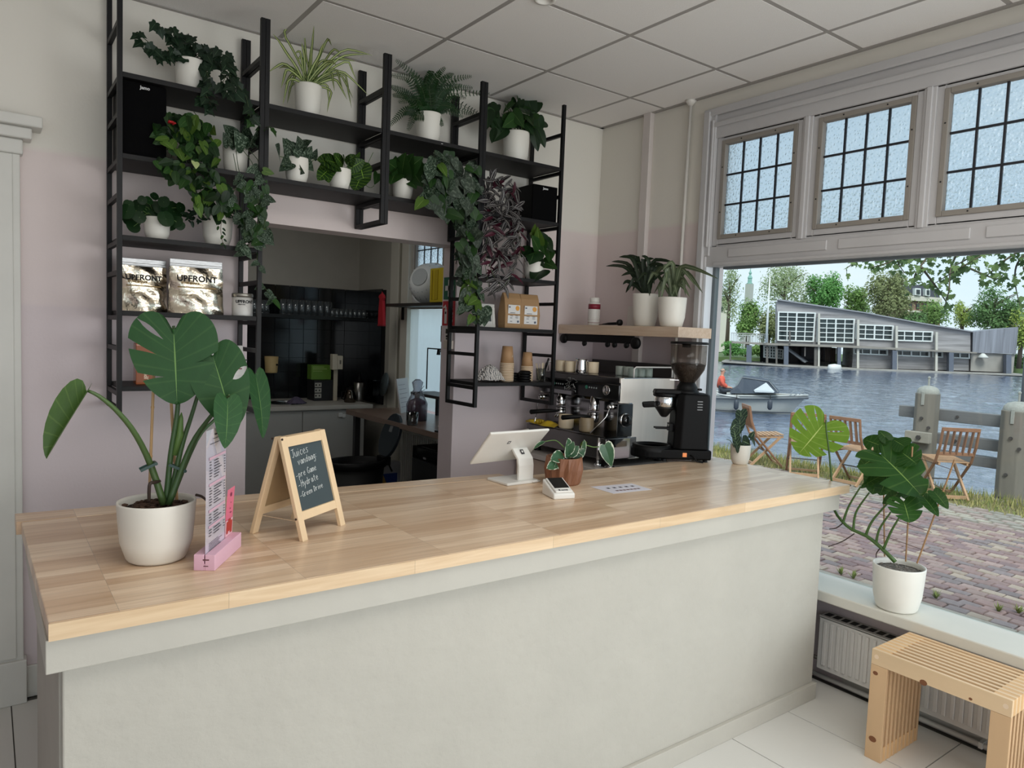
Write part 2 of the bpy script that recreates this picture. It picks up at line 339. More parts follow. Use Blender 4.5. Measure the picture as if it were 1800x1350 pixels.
# ---------------------------------------------------------------- kitchen shell
KP = M('kitchen_paint', (176,172,162), .7, var=.02)
KY = 7.35
struct('wall_kitchen_back', MB().box(.8,3.4,KY+.012,KY+.15,0,3.2), KP)
wkr = struct('wall_kitchen_right', MB().box(3.3,3.5,6.58,KY+.15,-.1,3.2).box(3.3,3.5,3.81,4.55,-.1,3.2).box(3.3,3.5,4.55,6.58,-.1,.80).box(3.3,3.5,4.55,6.58,2.96,3.2), KP)
struct('wall_kitchen_left', MB().box(.68,.8,3.81,KY+.15,0,3.2), KP)
tmat = M('black_tile', (22,25,28), .12, rnd=.25, spec=.55); grout = M('tile_grout', (9,9,10), .8)
wt = struct('wall_tiles', MB().box(.8,3.29,KY,KY+.012,.88,2.05).box(3.288,3.3,6.69,KY,.88,2.05), grout)
wt.name = 'trim_4'
tb = MB().box(-.0725,.0725,-.008,0,-.0725,.0725); tmesh = tb.mesh('tile')
tb2 = MB().box(-.008,0,-.0735,.0735,-.0735,.0735).mesh('tile')
for j in range(8):
    z = .88+.075+.1475*j
    if z > 2.0: continue
    for i in range(9): put('tile', tmesh, tmat, wt, (3.285-.075-.15*i, KY, z))
    for i in range(4): put('tile', tb2, tmat, wt, (3.288, KY-.08-.15*i, z))
# kitchen window with leaded top light and a net blind
kw = struct('window_2', MB().box(3.27,3.40,6.18,6.32,.80,2.96).box(3.285,3.40,6.42,6.58,.80,2.96).box(3.28,3.42,4.55,6.58,.72,.80), M('kitchen_window_paint',(214,210,198),.4), bevel=.004)
for k in range(3): leaded('top_light', kw, 3.33, 6.12-.62*k-.5, 6.12-.62*k, 1.98, 2.62, 4, 3, 0)
struct('transom', MB().box(3.30,3.38,4.55,6.2,1.86,1.915).box(3.30,3.38,4.55,6.2,2.68,2.96), MATS['kitchen_window_paint'], kw)
struct('frosted_pane', MB().box(3.372,3.376,4.56,6.2,.8,1.86), glassy('frosted_glass',(235,242,244),.03,.0,.0,(225,230,230)), kw)
struct('window_reveal', MB().box(3.30,3.40,6.32,6.42,.8,2.96), M('reveal_grey',(150,146,132),.6), kw)
# ================================================================ service counter
def stave_mat(name, c1, c2, along='x', sw=.045, sl=.42):
    m = M(name, c1, .3, var=.05, vscale=3, coat=.08, spec=.45); n = m.node_tree.nodes; l = m.node_tree.links; b = n['Principled BSDF']
    t = n.new('ShaderNodeTexCoord'); mpn = n.new('ShaderNodeMapping'); l.new(t.outputs['Object'], mpn.inputs[0])
    if along == 'y': mpn.inputs['Rotation'].default_value = (0,0,math.pi/2)
    br = n.new('ShaderNodeTexBrick'); br.offset = .37; br.offset_frequency = 1; br.squash = 1
    br.inputs['Scale'].default_value = 1; br.inputs['Mortar Size'].default_value = .0006; br.inputs['Brick Width'].default_value = sl; br.inputs['Row Height'].default_value = sw
    br.inputs['Color1'].default_value = lin(c1); br.inputs['Color2'].default_value = lin(c2); br.inputs['Mortar'].default_value = lin(tuple(int(x*.8) for x in c1)); br.inputs['Bias'].default_value = -.1
    l.new(mpn.outputs[0], br.inputs['Vector'])
    gmap = n.new('ShaderNodeMapping'); gmap.inputs['Scale'].default_value = (1.6,26,26); l.new(mpn.outputs[0], gmap.inputs[0])
    g = n.new('ShaderNodeTexNoise'); g.inputs['Scale'].default_value = 2.2; g.inputs['Detail'].default_value = 7; g.inputs['Distortion'].default_value = .6; l.new(gmap.outputs[0], g.inputs['Vector'])
    cr = n.new('ShaderNodeValToRGB'); l.new(g.outputs[0], cr.inputs[0]); cr.color_ramp.elements[0].position = .36; cr.color_ramp.elements[0].color = (.78,.69,.60,1); cr.color_ramp.elements[1].position = .62; cr.color_ramp.elements[1].color = (1,1,1,1)
    mu = n.new('ShaderNodeMixRGB'); mu.blend_type = 'MULTIPLY'; mu.inputs[0].default_value = .55; l.new(br.outputs[0], mu.inputs[1]); l.new(cr.outputs[0], mu.inputs[2])
    l.new(mu.outputs[0], b.inputs['Base Color']); return m
TOP = stave_mat('beech_staves', (234,210,182), (202,170,138))
EDGE = stave_mat('beech_edge', (228,202,168), (214,186,150), sw=.045, sl=.5)
PLAST = M('rough_plaster', (183,179,169), .75, var=.02, vscale=5, bump=.8, bscale=26, bdist=.0045, detail=6)
TRIMC = M('counter_trim', (185,181,171), .5, var=.02, bump=.08, bscale=40)
CT = 1.011
sc_ = thing('service_counter', 'long shop counter with beech worktop and pale plastered front', 'counter', (1.65,2.15,0))
def backy(x): return 2.70-.060*(x-.1)
part('worktop', MB().prism([(.103,1.737,CT-.04),(3.262,1.737,CT-.04),(3.278,backy(3.27),CT-.04),(.088,2.655,CT-.04)], (0,0,.04)), TOP, sc_, bevel=.003)
part('rear_plank', MB().prism([(.075,2.657,CT-.04),(1.9,backy(1.9)-.028,CT-.04),(1.9,backy(1.9)+.06,CT-.04),(.075,2.775,CT-.04)], (0,0,.041)), TOP, sc_, bevel=.002)
part('front_edge_strip', MB().box(.103,3.262,1.7335,1.7372,CT-.0385,CT-.001), EDGE, sc_)
part('top_batten', MB().box(.098,3.20,1.745,1.775,.897,CT-.04).box(.098,.125,1.775,2.66,.897,CT-.04), TRIMC, sc_, bevel=.002)
part('front_panel', MB().box(.13,3.125,1.775,1.80,.0,CT-.04), PLAST, sc_, bevel=.004)
part('end_panel', MB().box(.125,.15,1.80,2.62,.0,CT-.04), M('end_panel',(168,163,154),.6,var=.03), sc_, bevel=.002); part('end_panel', MB().box(3.10,3.125,1.80,2.44,0,CT-.04), MATS['end_panel'], sc_, bevel=.002)
part('inner_shelf', MB().box(.15,3.10,1.80,2.40,.5,.53), TRIMC, sc_)
part('skirting', MB().box(.55,3.135,1.757,1.775,0,.078), TRIMC, sc_, bevel=.002)
# ================================================================ things on the counter
# --- pink block holding menu and card
BX = V((.47,1.905,CT)); ang = math.atan2(2.091-1.911, .593-.477)     # the block runs away from the camera
PINK = M('pink_block', (222,178,196), .5, var=.03)
bd = V((math.cos(ang), math.sin(ang), 0)); bn = V((-bd.y, bd.x, 0)); c0 = V((.453,1.922,CT))
mh = thing('menu_holder', 'pink painted wooden block with a slot standing on the counter', 'holder', c0, ang)
loc_part('block', MB().box(0,.215,-.027,-.0015,0,.042).box(0,.215,.0015,.027,0,.042).box(0,.215,-.0016,.0016,0,.018), PINK, mh, bevel=.0015)
loc_part('branded_mark', MB().box(-.0006,.0004,-.012,.004,.027,.030).box(-.0006,.0004,-.010,.002,.011,.013), M('stamp_brown',(96,52,56),.7), mh)
PAPER = M('menu_paper', (224,221,232), .35, var=.01, coat=.25); INK = M('ink', (52,48,56), .7); ROSE = M('rose_band', (206,170,186), .5)
md = thing('menu_sheet', 'tall white printed menu sheet standing in the pink block', 'menu', c0+V((0,0,.02)), ang)
def mcurve(s, z): return V((.008+s*.112+z*.03, .020*math.sin(z*4.5)*1.0*(.6+.4*z), z*1.0))   # the sheet bows
def msheet(s, z, off=0): p = V((.006+s*.150-.17*z*z, -.06*z*z+off, z)); return p
loc_part('paper', MB().sheet(lambda a,b: msheet(a,b*.345), 6, 14), PAPER, md, True)
loc_part('clear_sleeve', MB().sheet(lambda a,b: msheet(a*1.02-.01,b*.362,-.0012), 6, 14), glassy('sleeve',(248,248,250),.06), md, True)
bands = MB(); lines = MB()
def mrect(mb, a0, a1, z0, z1): mb.add([msheet(a0,z0,-.0022),msheet(a1,z0,-.0022),msheet(a1,z1,-.0022),msheet(a0,z1,-.0022)], [(0,1,2,3)])
for z in (.265,.195,.125,.083): b1 = MB(); mrect(b1, .12, .95, z, z+.007); loc_part('heading_band', b1, ROSE, md)
rr = random.Random(4); z = .300
mrect(lines,.38,.62,.327,.331); mrect(lines,.3,.7,.318,.3195); mrect(lines,.15,.62,.306,.3075)
for z0, z1 in ((.258,.21),(.188,.138),(.118,.088),(.076,.055)):
    z = z0
    while z > z1:
        mrect(lines, .14, .14+rr.uniform(.06,.14), z, z+.0022); mrect(lines, .36, .36+rr.uniform(.2,.42), z, z+.0022); mrect(lines, .87, .93, z, z+.0022); z -= .0075
for k in range(6): mrect(lines, .14, rr.uniform(.6,.85), .022+.004*k, .0232+.004*k)
for sb, tx in ((.5,.3335),): pass
loc_part('printed_lines', lines, INK, md)
cd = thing('promo_card', 'small pink promotional card beside the white menu sheet', 'card', c0+bd*.150+V((0,0,.02)), ang)
def csheet(s, z, off=0): return V((s*.062+.012*z/.15, -.18*z*z+off, z))
loc_part('card', MB().sheet(lambda a,b: csheet(a,b*.155), 3, 6), M('pink_card',(226,112,142),.35,coat=.2), cd, True)
loc_part('pale_foot', MB().sheet(lambda a,b: csheet(a,.012+b*.055,-.001), 3, 3), M('pink_card_pale',(236,190,200),.4), cd, True)
gl_ = MB()
for a, zc, r in ((.25,.045,.008),(.5,.05,.011),(.75,.043,.009)):
    gl_.add([csheet(a-r/.07,zc-.016,-.002),csheet(a+r/.07,zc-.016,-.002),csheet(a+r*1.2/.07,zc+.018,-.002),csheet(a-r*1.2/.07,zc+.018,-.002)],[(0,1,2,3)])
loc_part('juice_picture', gl_, M('juice_red',(178,58,52),.5), cd)
cl = MB()
for a, z0, w, h in ((.42,.132,.08,.010),(.5,.112,.03,.004),(.46,.096,.05,.003),(.5,.084,.1,.003)): cl.add([csheet(a,z0,-.002),csheet(a+w*2,z0,-.002),csheet(a+w*2,z0+h,-.002),csheet(a,z0+h,-.002)],[(0,1,2,3)])
loc_part('lettering', cl, M('card_print',(120,42,78),.6), cd)
# --- chalk board
PINE = M('pine', (224,196,158), .55, var=.07, vscale=7, stretch=(1,1,.12), bump=.05)
HARD = M('hardboard_back', (170,142,104), .75, var=.05); SLATE = M('chalkboard', (58,70,74), .75, var=.05, vscale=9)
fl_, fr_ = V((.711,2.132,CT)), V((.885,2.248,CT))
xa = (fr_-fl_).normalized(); wdt = (fr_-fl_).length; na = V((xa.y,-xa.x,0))           # na points to the viewer
cb = thing('chalkboard_sign', 'small pine chalkboard sign with white handwritten juices on counter', 'sign', (fl_+fr_)/2, math.atan2(xa.y,xa.x))
def face(s, t, sgn, off=0):                # local: x across, t height along the board, sgn front/back
    k = .31; lean = .085
    return V((s, sgn*(-lean*(1-t/k)) - sgn*0 + (-sgn)*off*1.0*.97, (t*.962)))
W2 = wdt/2
def slat(mb, s0, s1, t0, t1, sgn, o0=0, o1=.014):
    q = []
    for o in (o0, o1):
        for s, t in ((s0,t0),(s1,t0),(s1,t1),(s0,t1)): q.append(face(s,t,sgn,o) if sgn==1 else face(s,t,sgn,o))
    mb.add(q, [(0,1,2,3),(7,6,5,4),(0,4,5,1),(1,5,6,2),(2,6,7,3),(3,7,4,0)])
for sgn, nm in ((1,'front_frame'),(-1,'back_frame')):
    mt = PINE
    a = MB(); slat(a,-W2-.008,-W2+.018,0,.318,sgn); f_ = loc_part('stile', a, mt, cb, bevel=.0015)
    a = MB(); slat(a,W2-.018,W2+.008,0,.318,sgn); loc_part('stile', a, mt, cb, bevel=.0015)
    a = MB(); slat(a,-W2+.018,W2-.018,.285,.316,sgn,.001,.013); loc_part('rail', a, mt, cb, bevel=.001)
    a = MB(); slat(a,-W2+.018,W2-.018,.060,.086,sgn,.001,.013); loc_part('rail', a, mt, cb, bevel=.001)
    a = MB(); slat(a,-W2+.014,W2-.014,.080,.29,sgn,.004,.0075); pb = loc_part('board', a, SLATE if sgn==1 else HARD, cb, label=None if sgn==1 else 'brown hardboard backing')
M('dark_pin',(60,44,34),.5); loc_part('hinge_rod', MB().cyl((-W2+.0,.012,.298),(W2,.012,.298),.004), MATS['dark_pin'], cb)
for y_, z_ in ((-.018,.30),(.018,.30),(-.072,.065)): loc_part('peg', MB().cyl((-W2-.0095,y_,z_),(-W2-.0075,y_,z_),.0035,n=10), MATS['dark_pin'], cb)
for s_ in (-1,1): loc_part('cord', MB().tube([(s_*(W2-.005),-.06,.055),(s_*(W2-.005),.06,.058)], .0008, 5), PINE, cb)
GL = {'J':[[(.1,.95),(.75,1)],[(.5,1),(.5,.25),(.35,0),(.1,.12)]],'u':[[(.05,.6),(.08,.1),(.3,0),(.55,.2),(.6,.6)],[(.6,.6),(.62,0)]],'i':[[(.2,.6),(.22,0)],[(.2,.8),(.22,.84)]],
 'c':[[(.6,.55),(.35,.62),(.1,.3),(.3,0),(.6,.1)]],'e':[[(.1,.3),(.55,.36),(.45,.62),(.15,.5),(.1,.15),(.35,0),(.6,.12)]],'s':[[(.55,.58),(.25,.6),(.2,.42),(.5,.25),(.4,.02),(.08,.06)]],
 'v':[[(.05,.6),(.25,0),(.55,.62)]],'a':[[(.55,.5),(.3,.62),(.08,.3),(.25,0),(.5,.2),(.56,.55)],[(.56,.55),(.62,0)]],'n':[[(.08,.6),(.1,0)],[(.1,.4),(.35,.62),(.52,.45),(.55,0)]],
 'd':[[(.55,.45),(.3,.6),(.08,.3),(.25,0),(.52,.2)],[(.58,1),(.56,0)]],'g':[[(.55,.5),(.3,.62),(.08,.35),(.25,.08),(.52,.3)],[(.57,.6),(.55,-.25),(.3,-.42),(.08,-.3)]],
 'p':[[(.1,.6),(.08,-.4)],[(.1,.45),(.35,.62),(.55,.35),(.35,.02),(.1,.12)]],'r':[[(.1,.6),(.12,0)],[(.12,.4),(.3,.6),(.5,.55)]],'G':[[(.65,.85),(.4,1),(.1,.6),(.15,.15),(.5,0),(.68,.35),(.4,.4)]],
 'm':[[(.05,.6),(.06,0)],[(.06,.45),(.22,.6),(.33,.4),(.34,0)],[(.34,.45),(.5,.6),(.62,.4),(.64,0)]],'H':[[(.1,1),(.1,0)],[(.6,1),(.6,0)],[(.02,.55),(.7,.6)]],'y':[[(.05,.6),(.28,.1)],[(.58,.6),(.2,-.4)]],
 't':[[(.3,.95),(.3,.1),(.5,0)],[(.05,.65),(.58,.68)]],'D':[[(.12,1),(.12,0)],[(.05,1),(.5,.85),(.65,.5),(.4,.08),(.1,0)]],'-':[[(.05,.3),(.5,.34)]],':':[[(.2,.15),(.2,.2)],[(.2,.55),(.2,.6)]],' ':[]}
def chalk(words, s, t, h, tilt):
    mb = MB()
    for ch in words:
        for st in GL[ch]:
            q = [face(s+x*h*.8, t+y*h+(s+x*h*.8)*tilt, 1, .0082) for x, y in st]; mb.tube(q, .00068, 4)
        s += h*.62 if ch not in 'i: ' else h*.4
    return mb
CHALK = M('chalk', (222,226,224), .9)
for w_, s, t, h in (('Juices',-.074,.255,.025),('vandaag:',-.052,.228,.0215),('-pre Game',-.074,.192,.020),('-Hydrate',-.072,.162,.021),('-Green Drive',-.074,.132,.0172)):
    loc_part('handwriting', chalk(w_, s, t, h, .10), CHALK, cb)
# --- till with tilted screen
WPL = M('white_plastic', (228,226,220), .28, var=.01, coat=.15)
tl_ = thing('till_screen', 'white tablet till on a bent stand with its back to the room', 'till', (1.93,2.56,CT), math.radians(-27+180))
# local: +y towards staff (away from the camera after the turn), x across
tl_.rotation_euler = (0,0,0)
b0, b1, b2, b3 = V((1.735,2.472,CT)), V((1.765,2.392,CT)), V((1.922,2.432,CT)), V((1.985,2.55,CT))
q0 = at(885,857,'z',CT); 
ux = V((.78,.05,0)).normalized(); 
ux = V((math.cos(math.radians(2)), math.sin(math.radians(2)),0)); uy = V((-ux.y,ux.x,0)); oc = V((1.855,2.475,CT))
part('foot_plate', MB().prism([oc-ux*.085-uy*.06, oc+ux*.085-uy*.06, oc+ux*.085+uy*.085, oc-ux*.085+uy*.085], (0,0,.012)), WPL, tl_, bevel=.004)
def npt(x, y, z): return oc+ux*x+uy*y+V((0,0,z))
nk = MB(); prof = [(-.035,.012),(-.035,.075),(-.028,.105),(.025,.155),(.06,.185)]
for (y0,z0),(y1,z1) in zip(prof, prof[1:]):
    nk.add([npt(sx_,y,z+dz) for y, z, dz in ((y0,z0,0),(y1,z1,0)) for sx_ in (-.005,.078)]+[npt(sx_,y+.012,z) for y, z in ((y0,z0),(y1,z1)) for sx_ in (-.005,.078)], [(0,1,3,2),(4,6,7,5),(0,2,6,4),(1,5,7,3)])
nk = MB(); sec = [npt(-.005,y,z) for y, z in prof]+[npt(-.005,y+.014,z-.004) for y, z in prof[::-1]]
nk.prism(sec, ux*.083); part('neck', nk, WPL, tl_, bevel=.003)
# screen slab through four measured corners
d_ = 2.60
P0, P1, P2 = at(862,762,'y',2.46), at(968,755,'y',2.44), at(824,818,'y',2.62)
sxv = V((1,-.05,0)).normalized(); syv = V((.02,.86,-.50)).normalized()
tlc = P0; Wd = (P1-P0).length*1.0
top_l = at(863,763,'y',2.40); top_r = at(967,756,'y',2.40); bot_l = at(826,817,'y',2.56); bot_r = at(925,806,'y',2.56)
dn = (top_r-top_l).cross(bot_l-top_l).normalized()
if dn.z > 0: dn = -dn
th = -dn*.012
def rq(a, b, c, d, t): return MB().prism([a,b,c,d], t)
part('screen_shell', rq(top_l,top_r,bot_r,bot_l,th), WPL, tl_, bevel=.005)
ins = lambda s,t: top_l.lerp(top_r,s).lerp(bot_l.lerp(bot_r,s),t)
part('display', rq(ins(.03,.04),ins(.97,.04),ins(.97,.96),ins(.03,.96), -dn*.0128), M('screen_black',(12,12,14),.1), tl_)
lc = ins(.42,.33)+dn*.0006; ex = (top_r-top_l).normalized()*.008; ey = (bot_l-top_l).normalized()*.010
LOGO = M('logo_grey', (88,88,92), .5)
part('logo', MB().add([lc-ex-ey,lc+ex-ey,lc+ex+ey,lc-ex+ey],[(0,1,2,3)]), LOGO, tl_); ex2, ey2 = ex*.45, ey*.45
part('logo_centre', MB().add([q+dn*.0005 for q in (lc-ex2-ey2,lc+ex2-ey2,lc+ex2+ey2,lc-ex2+ey2)],[(0,1,2,3)]), WPL, tl_)
ln = npt(.03,-.0352+.028,.128); ez = V((0,.05,.055)).normalized(); ln = npt(.034,-.004,.1295); nrm = V((0,-.74,.67)); ln += nrm*.002
part('logo', MB().add([ln-ux*.009-ez*.012,ln+ux*.009-ez*.012,ln+ux*.009+ez*.012,ln-ux*.009+ez*.012],[(0,1,2,3)]), M('logo_dark',(52,52,56),.5), tl_)
part('logo_centre', MB().add([q+nrm*.0006 for q in (ln-ux*.004-ez*.004,ln+ux*.004-ez*.004,ln+ux*.004+ez*.006,ln-ux*.004+ez*.006)],[(0,1,2,3)]), WPL, tl_)
part('cable', MB().tube([npt(.083,-.01,.012),npt(.105,-.03,.004),npt(.10,-.055,.004),npt(.05,-.0615,.007)], .0035, 6), WPL, tl_, True)
# --- card terminal
ct = thing('card_terminal', 'small white card reader with black display beside brown plant pot', 'card reader', (1.85,2.17,CT), math.radians(-14))
cs = [(-.047,-.055,.0),(.047,-.055,0),(.047,.058,0),(-.047,.058,0),(-.047,-.055,.022),(.047,-.055,.022),(.047,.058,.062),(-.047,.058,.062)]
loc_part('cradle', MB().add(cs,[(0,3,2,1),(4,5,6,7),(0,1,5,4),(1,2,6,5),(2,3,7,6),(3,0,4,7)]), WPL, ct, bevel=.006)
sl = (.062-.022)/.113
def tp_(x, y, o): return V((x, y-o*.33, .022+(y+.055)*sl+o))
loc_part('reader', MB().prism([tp_(-.038,-.05,0),tp_(.038,-.05,0),tp_(.038,.05,0),tp_(-.038,.05,0)], V((0,-.33*.008,.008))), WPL, ct, bevel=.004)
loc_part('display', MB().prism([tp_(-.032,-.026,.008),tp_(.032,-.026,.008),tp_(.032,.046,.008),tp_(-.032,.046,.008)], V((0,-.0002,.0008))), MATS['screen_black'], ct)
pu = text_mesh('sumup', .011, .0003); put('lettering', pu, M('ink_grey',(60,60,64),.5), ct, mw=frame_mat(tp_(.004,-.044,.0085),(1,0,0),V((0,1,sl))))
loc_part('emblem', MB().add([tp_(-.022,-.045,.0086),tp_(-.014,-.045,.0086),tp_(-.014,-.036,.0086),tp_(-.022,-.036,.0086)],[(0,1,2,3)]), MATS['ink_grey'], ct)
# --- flyer
f = [at(1038,856,'z',CT), at(1078,868,'z',CT), at(1146,861,'z',CT), at(1110,850,'z',CT)]
fy = thing('flyer', 'white printed flyer lying flat on the counter near the grinder', 'paper', (f[0]+f[2])/2)
part('paper', MB().prism([p+V((0,0,.0004)) for p in f], (0,0,.0006)), M('flyer_paper',(222,220,228),.5), fy)
def fq(s, t): return f[0].lerp(f[3],s).lerp(f[1].lerp(f[2],s),t)+V((0,0,.0013))
fm = MB(); fm2 = MB()
for k in range(5): fm.add([fq(.2+.15*k,.3),fq(.27+.15*k,.3),fq(.27+.15*k,.42),fq(.2+.15*k,.42)],[(0,1,2,3)])
for k in range(7): fm2.add([fq(.22+.09*k,.68),fq(.29+.09*k,.68),fq(.29+.09*k,.78),fq(.22+.09*k,.78)],[(0,1,2,3)])
part('printed_lines', fm, MATS['ink'], fy); part('printed_row', fm2, M('flyer_brown',(110,70,70),.6), fy)
# ================================================================ coffee grinder
BLK = M('black_enamel', (7,7,8), .5, var=.05, spec=.15); BLKP = M('black_plastic', (10,10,11), .5, spec=.22); CHR = M('chrome', (214,214,214), .12, metal=1)
g0 = V((3.0,2.585,CT)); ga = math.radians(-35)                    # long axis of the grinder runs across the picture
gr = thing('coffee_grinder', 'black coffee grinder with smoked bean hopper on the counter by window', 'grinder', g0, ga); gr.scale = (1.06,1.06,1.06)
tray = [(-.205*math.cos(t)*1.0+0.0, .095*math.sin(t)) for t in []]
pts = [(.175,-.085),(.175,.085)]+[(-.10+.095*math.cos(t)-.02, .088*math.sin(t)) for t in [math.pi/2+math.pi*k/14 for k in range(15)]]
loc_part('base', MB().prism([V((x,y,.012)) for x,y in pts[:]], (0,0,.05)), BLK, gr, bevel=.008)
tr_ = MB(); k0 = 28
inner = [(-.105+.08*math.cos(2*math.pi*k/k0), .075*math.sin(2*math.pi*k/k0)) for k in range(k0)]; outer = [(-.108+.1*math.cos(2*math.pi*k/k0), .092*math.sin(2*math.pi*k/k0)) for k in range(k0)]
vs = [V((x,y,.045)) for x,y in outer]+[V((x,y,.074)) for x,y in outer]+[V((x,y,.074)) for x,y in inner]+[V((x*.98,y*.94,.062)) for x,y in inner]
fs = []
for k in range(k0):
    j = (k+1)%k0
    for a in range(3): fs.append((a*k0+k, a*k0+j, (a+1)*k0+j, (a+1)*k0+k))
tr_.add(vs, fs+[tuple(3*k0+k for k in range(k0))]); loc_part('grounds_tray', tr_, BLKP, gr, True)
for x, y in ((.15,-.06),(.15,.06),(-.06,-.07),(-.06,.07),(-.16,0)): loc_part('foot', MB().cyl((x,y,0),(x,y,.014),.013,.010,10), BLKP, gr)
bod = [(.165,-.06),(.15,-.078),(.02,-.078),(-.015,-.055),(-.02,.055),(.02,.078),(.15,.078),(.165,.06)]
bm_ = MB(); vs = []
for z, s, dx in ((.062,1,0),(.10,.985,0),(.31,.93,.004),(.335,.90,.004),(.342,.80,.008)): vs += [V((.075+(x-.075)*s+dx, y*s, z)) for x,y in bod]
fs = [tuple(range(8))[::-1]]+[(a*8+k,a*8+(k+1)%8,(a+1)*8+(k+1)%8,(a+1)*8+k) for a in range(4) for k in range(8)]+[tuple(32+k for k in range(8))]
loc_part('body', bm_.add(vs, fs), BLK, gr, bevel=.006)
for k in range(4): loc_part('vent_slot', MB().box(.092,.118,-.0775,-.0735,.262+.0135*k,.267+.0135*k), M('vent_grey',(120,122,124),.4), gr)
loc_part('collar', MB().lathe([(.058,.335),(.060,.352),(.052,.353),(.052,.372),(.046,.38),(.036,.40)],24,(.055,0,0)), BLKP, gr, True)
loc_part('adjuster_tab', MB().box(.11,.13,-.012,.012,.355,.366), BLKP, gr, bevel=.003)
loc_part('hopper', MB().lathe([(.036,.388),(.040,.40),(.064,.432),(.082,.462),(.088,.49),(.0895,.585)],36,(.055,0,0)), glassy('smoked_plastic',(206,200,194),.05,.05,.06,(120,110,100)), gr, True)
loc_part('coffee_beans', MB().lathe([(.033,.392),(.062,.434),(.079,.462),(.0845,.486),(.06,.494),(.0,.497)],30,(.055,0,0)), M('beans',(44,30,23),.35,bump=1,bscale=120,bdist=.01,var=.3,vscale=140), gr, True)
loc_part('hopper_lid', MB().lathe([(.0,.588),(.092,.588),(.094,.592),(.094,.598),(.088,.601),(.0,.602)],36,(.055,0,0)), BLKP, gr, True)
loc_part('lid_grip', MB().lathe([(.0,.571),(.02,.571),(.022,.588)],18,(.04,0,0)), BLKP, gr, True)
loc_part('dose_slide', MB().box(-.035,.02,-.002,.002,.404,.406), CHR, gr)
loc_part('doser_ring', MB().lathe([(.052,.268),(.054,.272),(.054,.318),(.052,.322)],28,(-.055,0,0)), CHR, gr, True, label='polished steel ring of the doser')
loc_part('doser_cone', MB().lathe([(.012,.215),(.02,.222),(.048,.262),(.052,.269)],28,(-.055,0,0)), M('cone_black',(30,29,28),.3), gr, True)
dl = MB(); dl.lathe([(.056,.318),(.06,.325),(.060,.338),(.0,.338)],28,(-.055,0,0)); dl.prism([V((-.115,-.03,.334)),V((.03,-.045,.334)),V((.03,.045,.334)),V((-.115,.03,.334))],(0.006,0,.022)); loc_part('doser_lid', dl, BLKP, gr, bevel=.006)
dv = MB(); dv.prism([V((-.175,-.05,.262)),V((-.11,-.058,.268)),V((-.10,-.03,.268)),V((-.10,.0,.268)),V((-.165,-.0,.262))],(-.008,-.004,.028)); loc_part('dosing_lever', dv, BLKP, gr, bevel=.008)
fk = MB(); fk.box(-.10,-.012,-.026,-.014,.155,.163).box(-.10,-.012,.014,.026,.155,.163).box(-.03,-.01,-.03,.03,.145,.185); loc_part('portafilter_fork', fk, BLKP, gr, bevel=.002)
loc_part('fork_screw', MB().cyl((-.033,-.012,.175),(-.029,-.012,.175),.006,n=10).cyl((-.033,.014,.175),(-.029,.014,.175),.006,n=10), CHR, gr)
AMB = M('switch_amber', (226,140,84), .3); AMB.node_tree.nodes['Principled BSDF'].inputs['Emission Color'].default_value = lin((230,130,70)); AMB.node_tree.nodes['Principled BSDF'].inputs['Emission Strength'].default_value = .35
loc_part('power_switch', MB().box(.028,.050,-.0875,-.083,.026,.048), AMB, gr, bevel=.002, label='lit orange rocker switch')
loc_part('power_cord', MB().tube([(.066,-.086,.036),(.085,-.096,.03),(.098,-.10,.008),(.13,-.098,.005)],.004,7), BLKP, gr, True)
# ================================================================ back bar, espresso machine
bb = thing('back_bar', 'low cabinet with pale worktop and beige drawers under espresso machine', 'cabinet', (3.0,3.1,0))
BEIGE = M('drawer_beige', (196,176,158), .5, var=.03)
BZ = .93
part('worktop', MB().box(2.70,3.34,2.66,3.64,BZ-.03,BZ), M('bar_top',(188,182,176),.35), bb, bevel=.002)
part('carcass', MB().box(2.74,3.32,2.68,3.63,.08,BZ-.03), BEIGE, bb)
for z0, z1 in ((.70,.89),(.42,.69),(.10,.41)):
    for y0, y1 in ((2.69,3.155),(3.165,3.62)):
        d = part('drawer', MB().box(2.722,2.74,y0,y1,z0,z1), BEIGE, bb, bevel=.002)
        put('handle', MB().tube([(2.722,(y0+y1)/2-.05,(z0+z1)/2),(2.70,(y0+y1)/2-.045,(z0+z1)/2),(2.70,(y0+y1)/2+.045,(z0+z1)/2),(2.722,(y0+y1)/2+.05,(z0+z1)/2)],.005,8).mesh('handle',True,absloc(bb)), CHR, d)
part('plinth', MB().box(2.78,3.30,2.70,3.62,0,.08), DARK, bb)
STEEL = M('brushed_steel', (240,233,224), .36, metal=.2, var=.03, vscale=40, stretch=(1,1,.05))
STEELD = M('polished_steel', (150,150,152), .16, metal=1); MBLK = M('machine_black', (16,17,18), .12)
ex0, ex1, ey0, ey1 = 2.86, 3.30, 2.86, 3.58; ez = BZ
em = thing('espresso_machine', 'steel two group espresso machine with black front on the back bar', 'espresso machine', ((ex0+ex1)/2,(ey0+ey1)/2,ez))
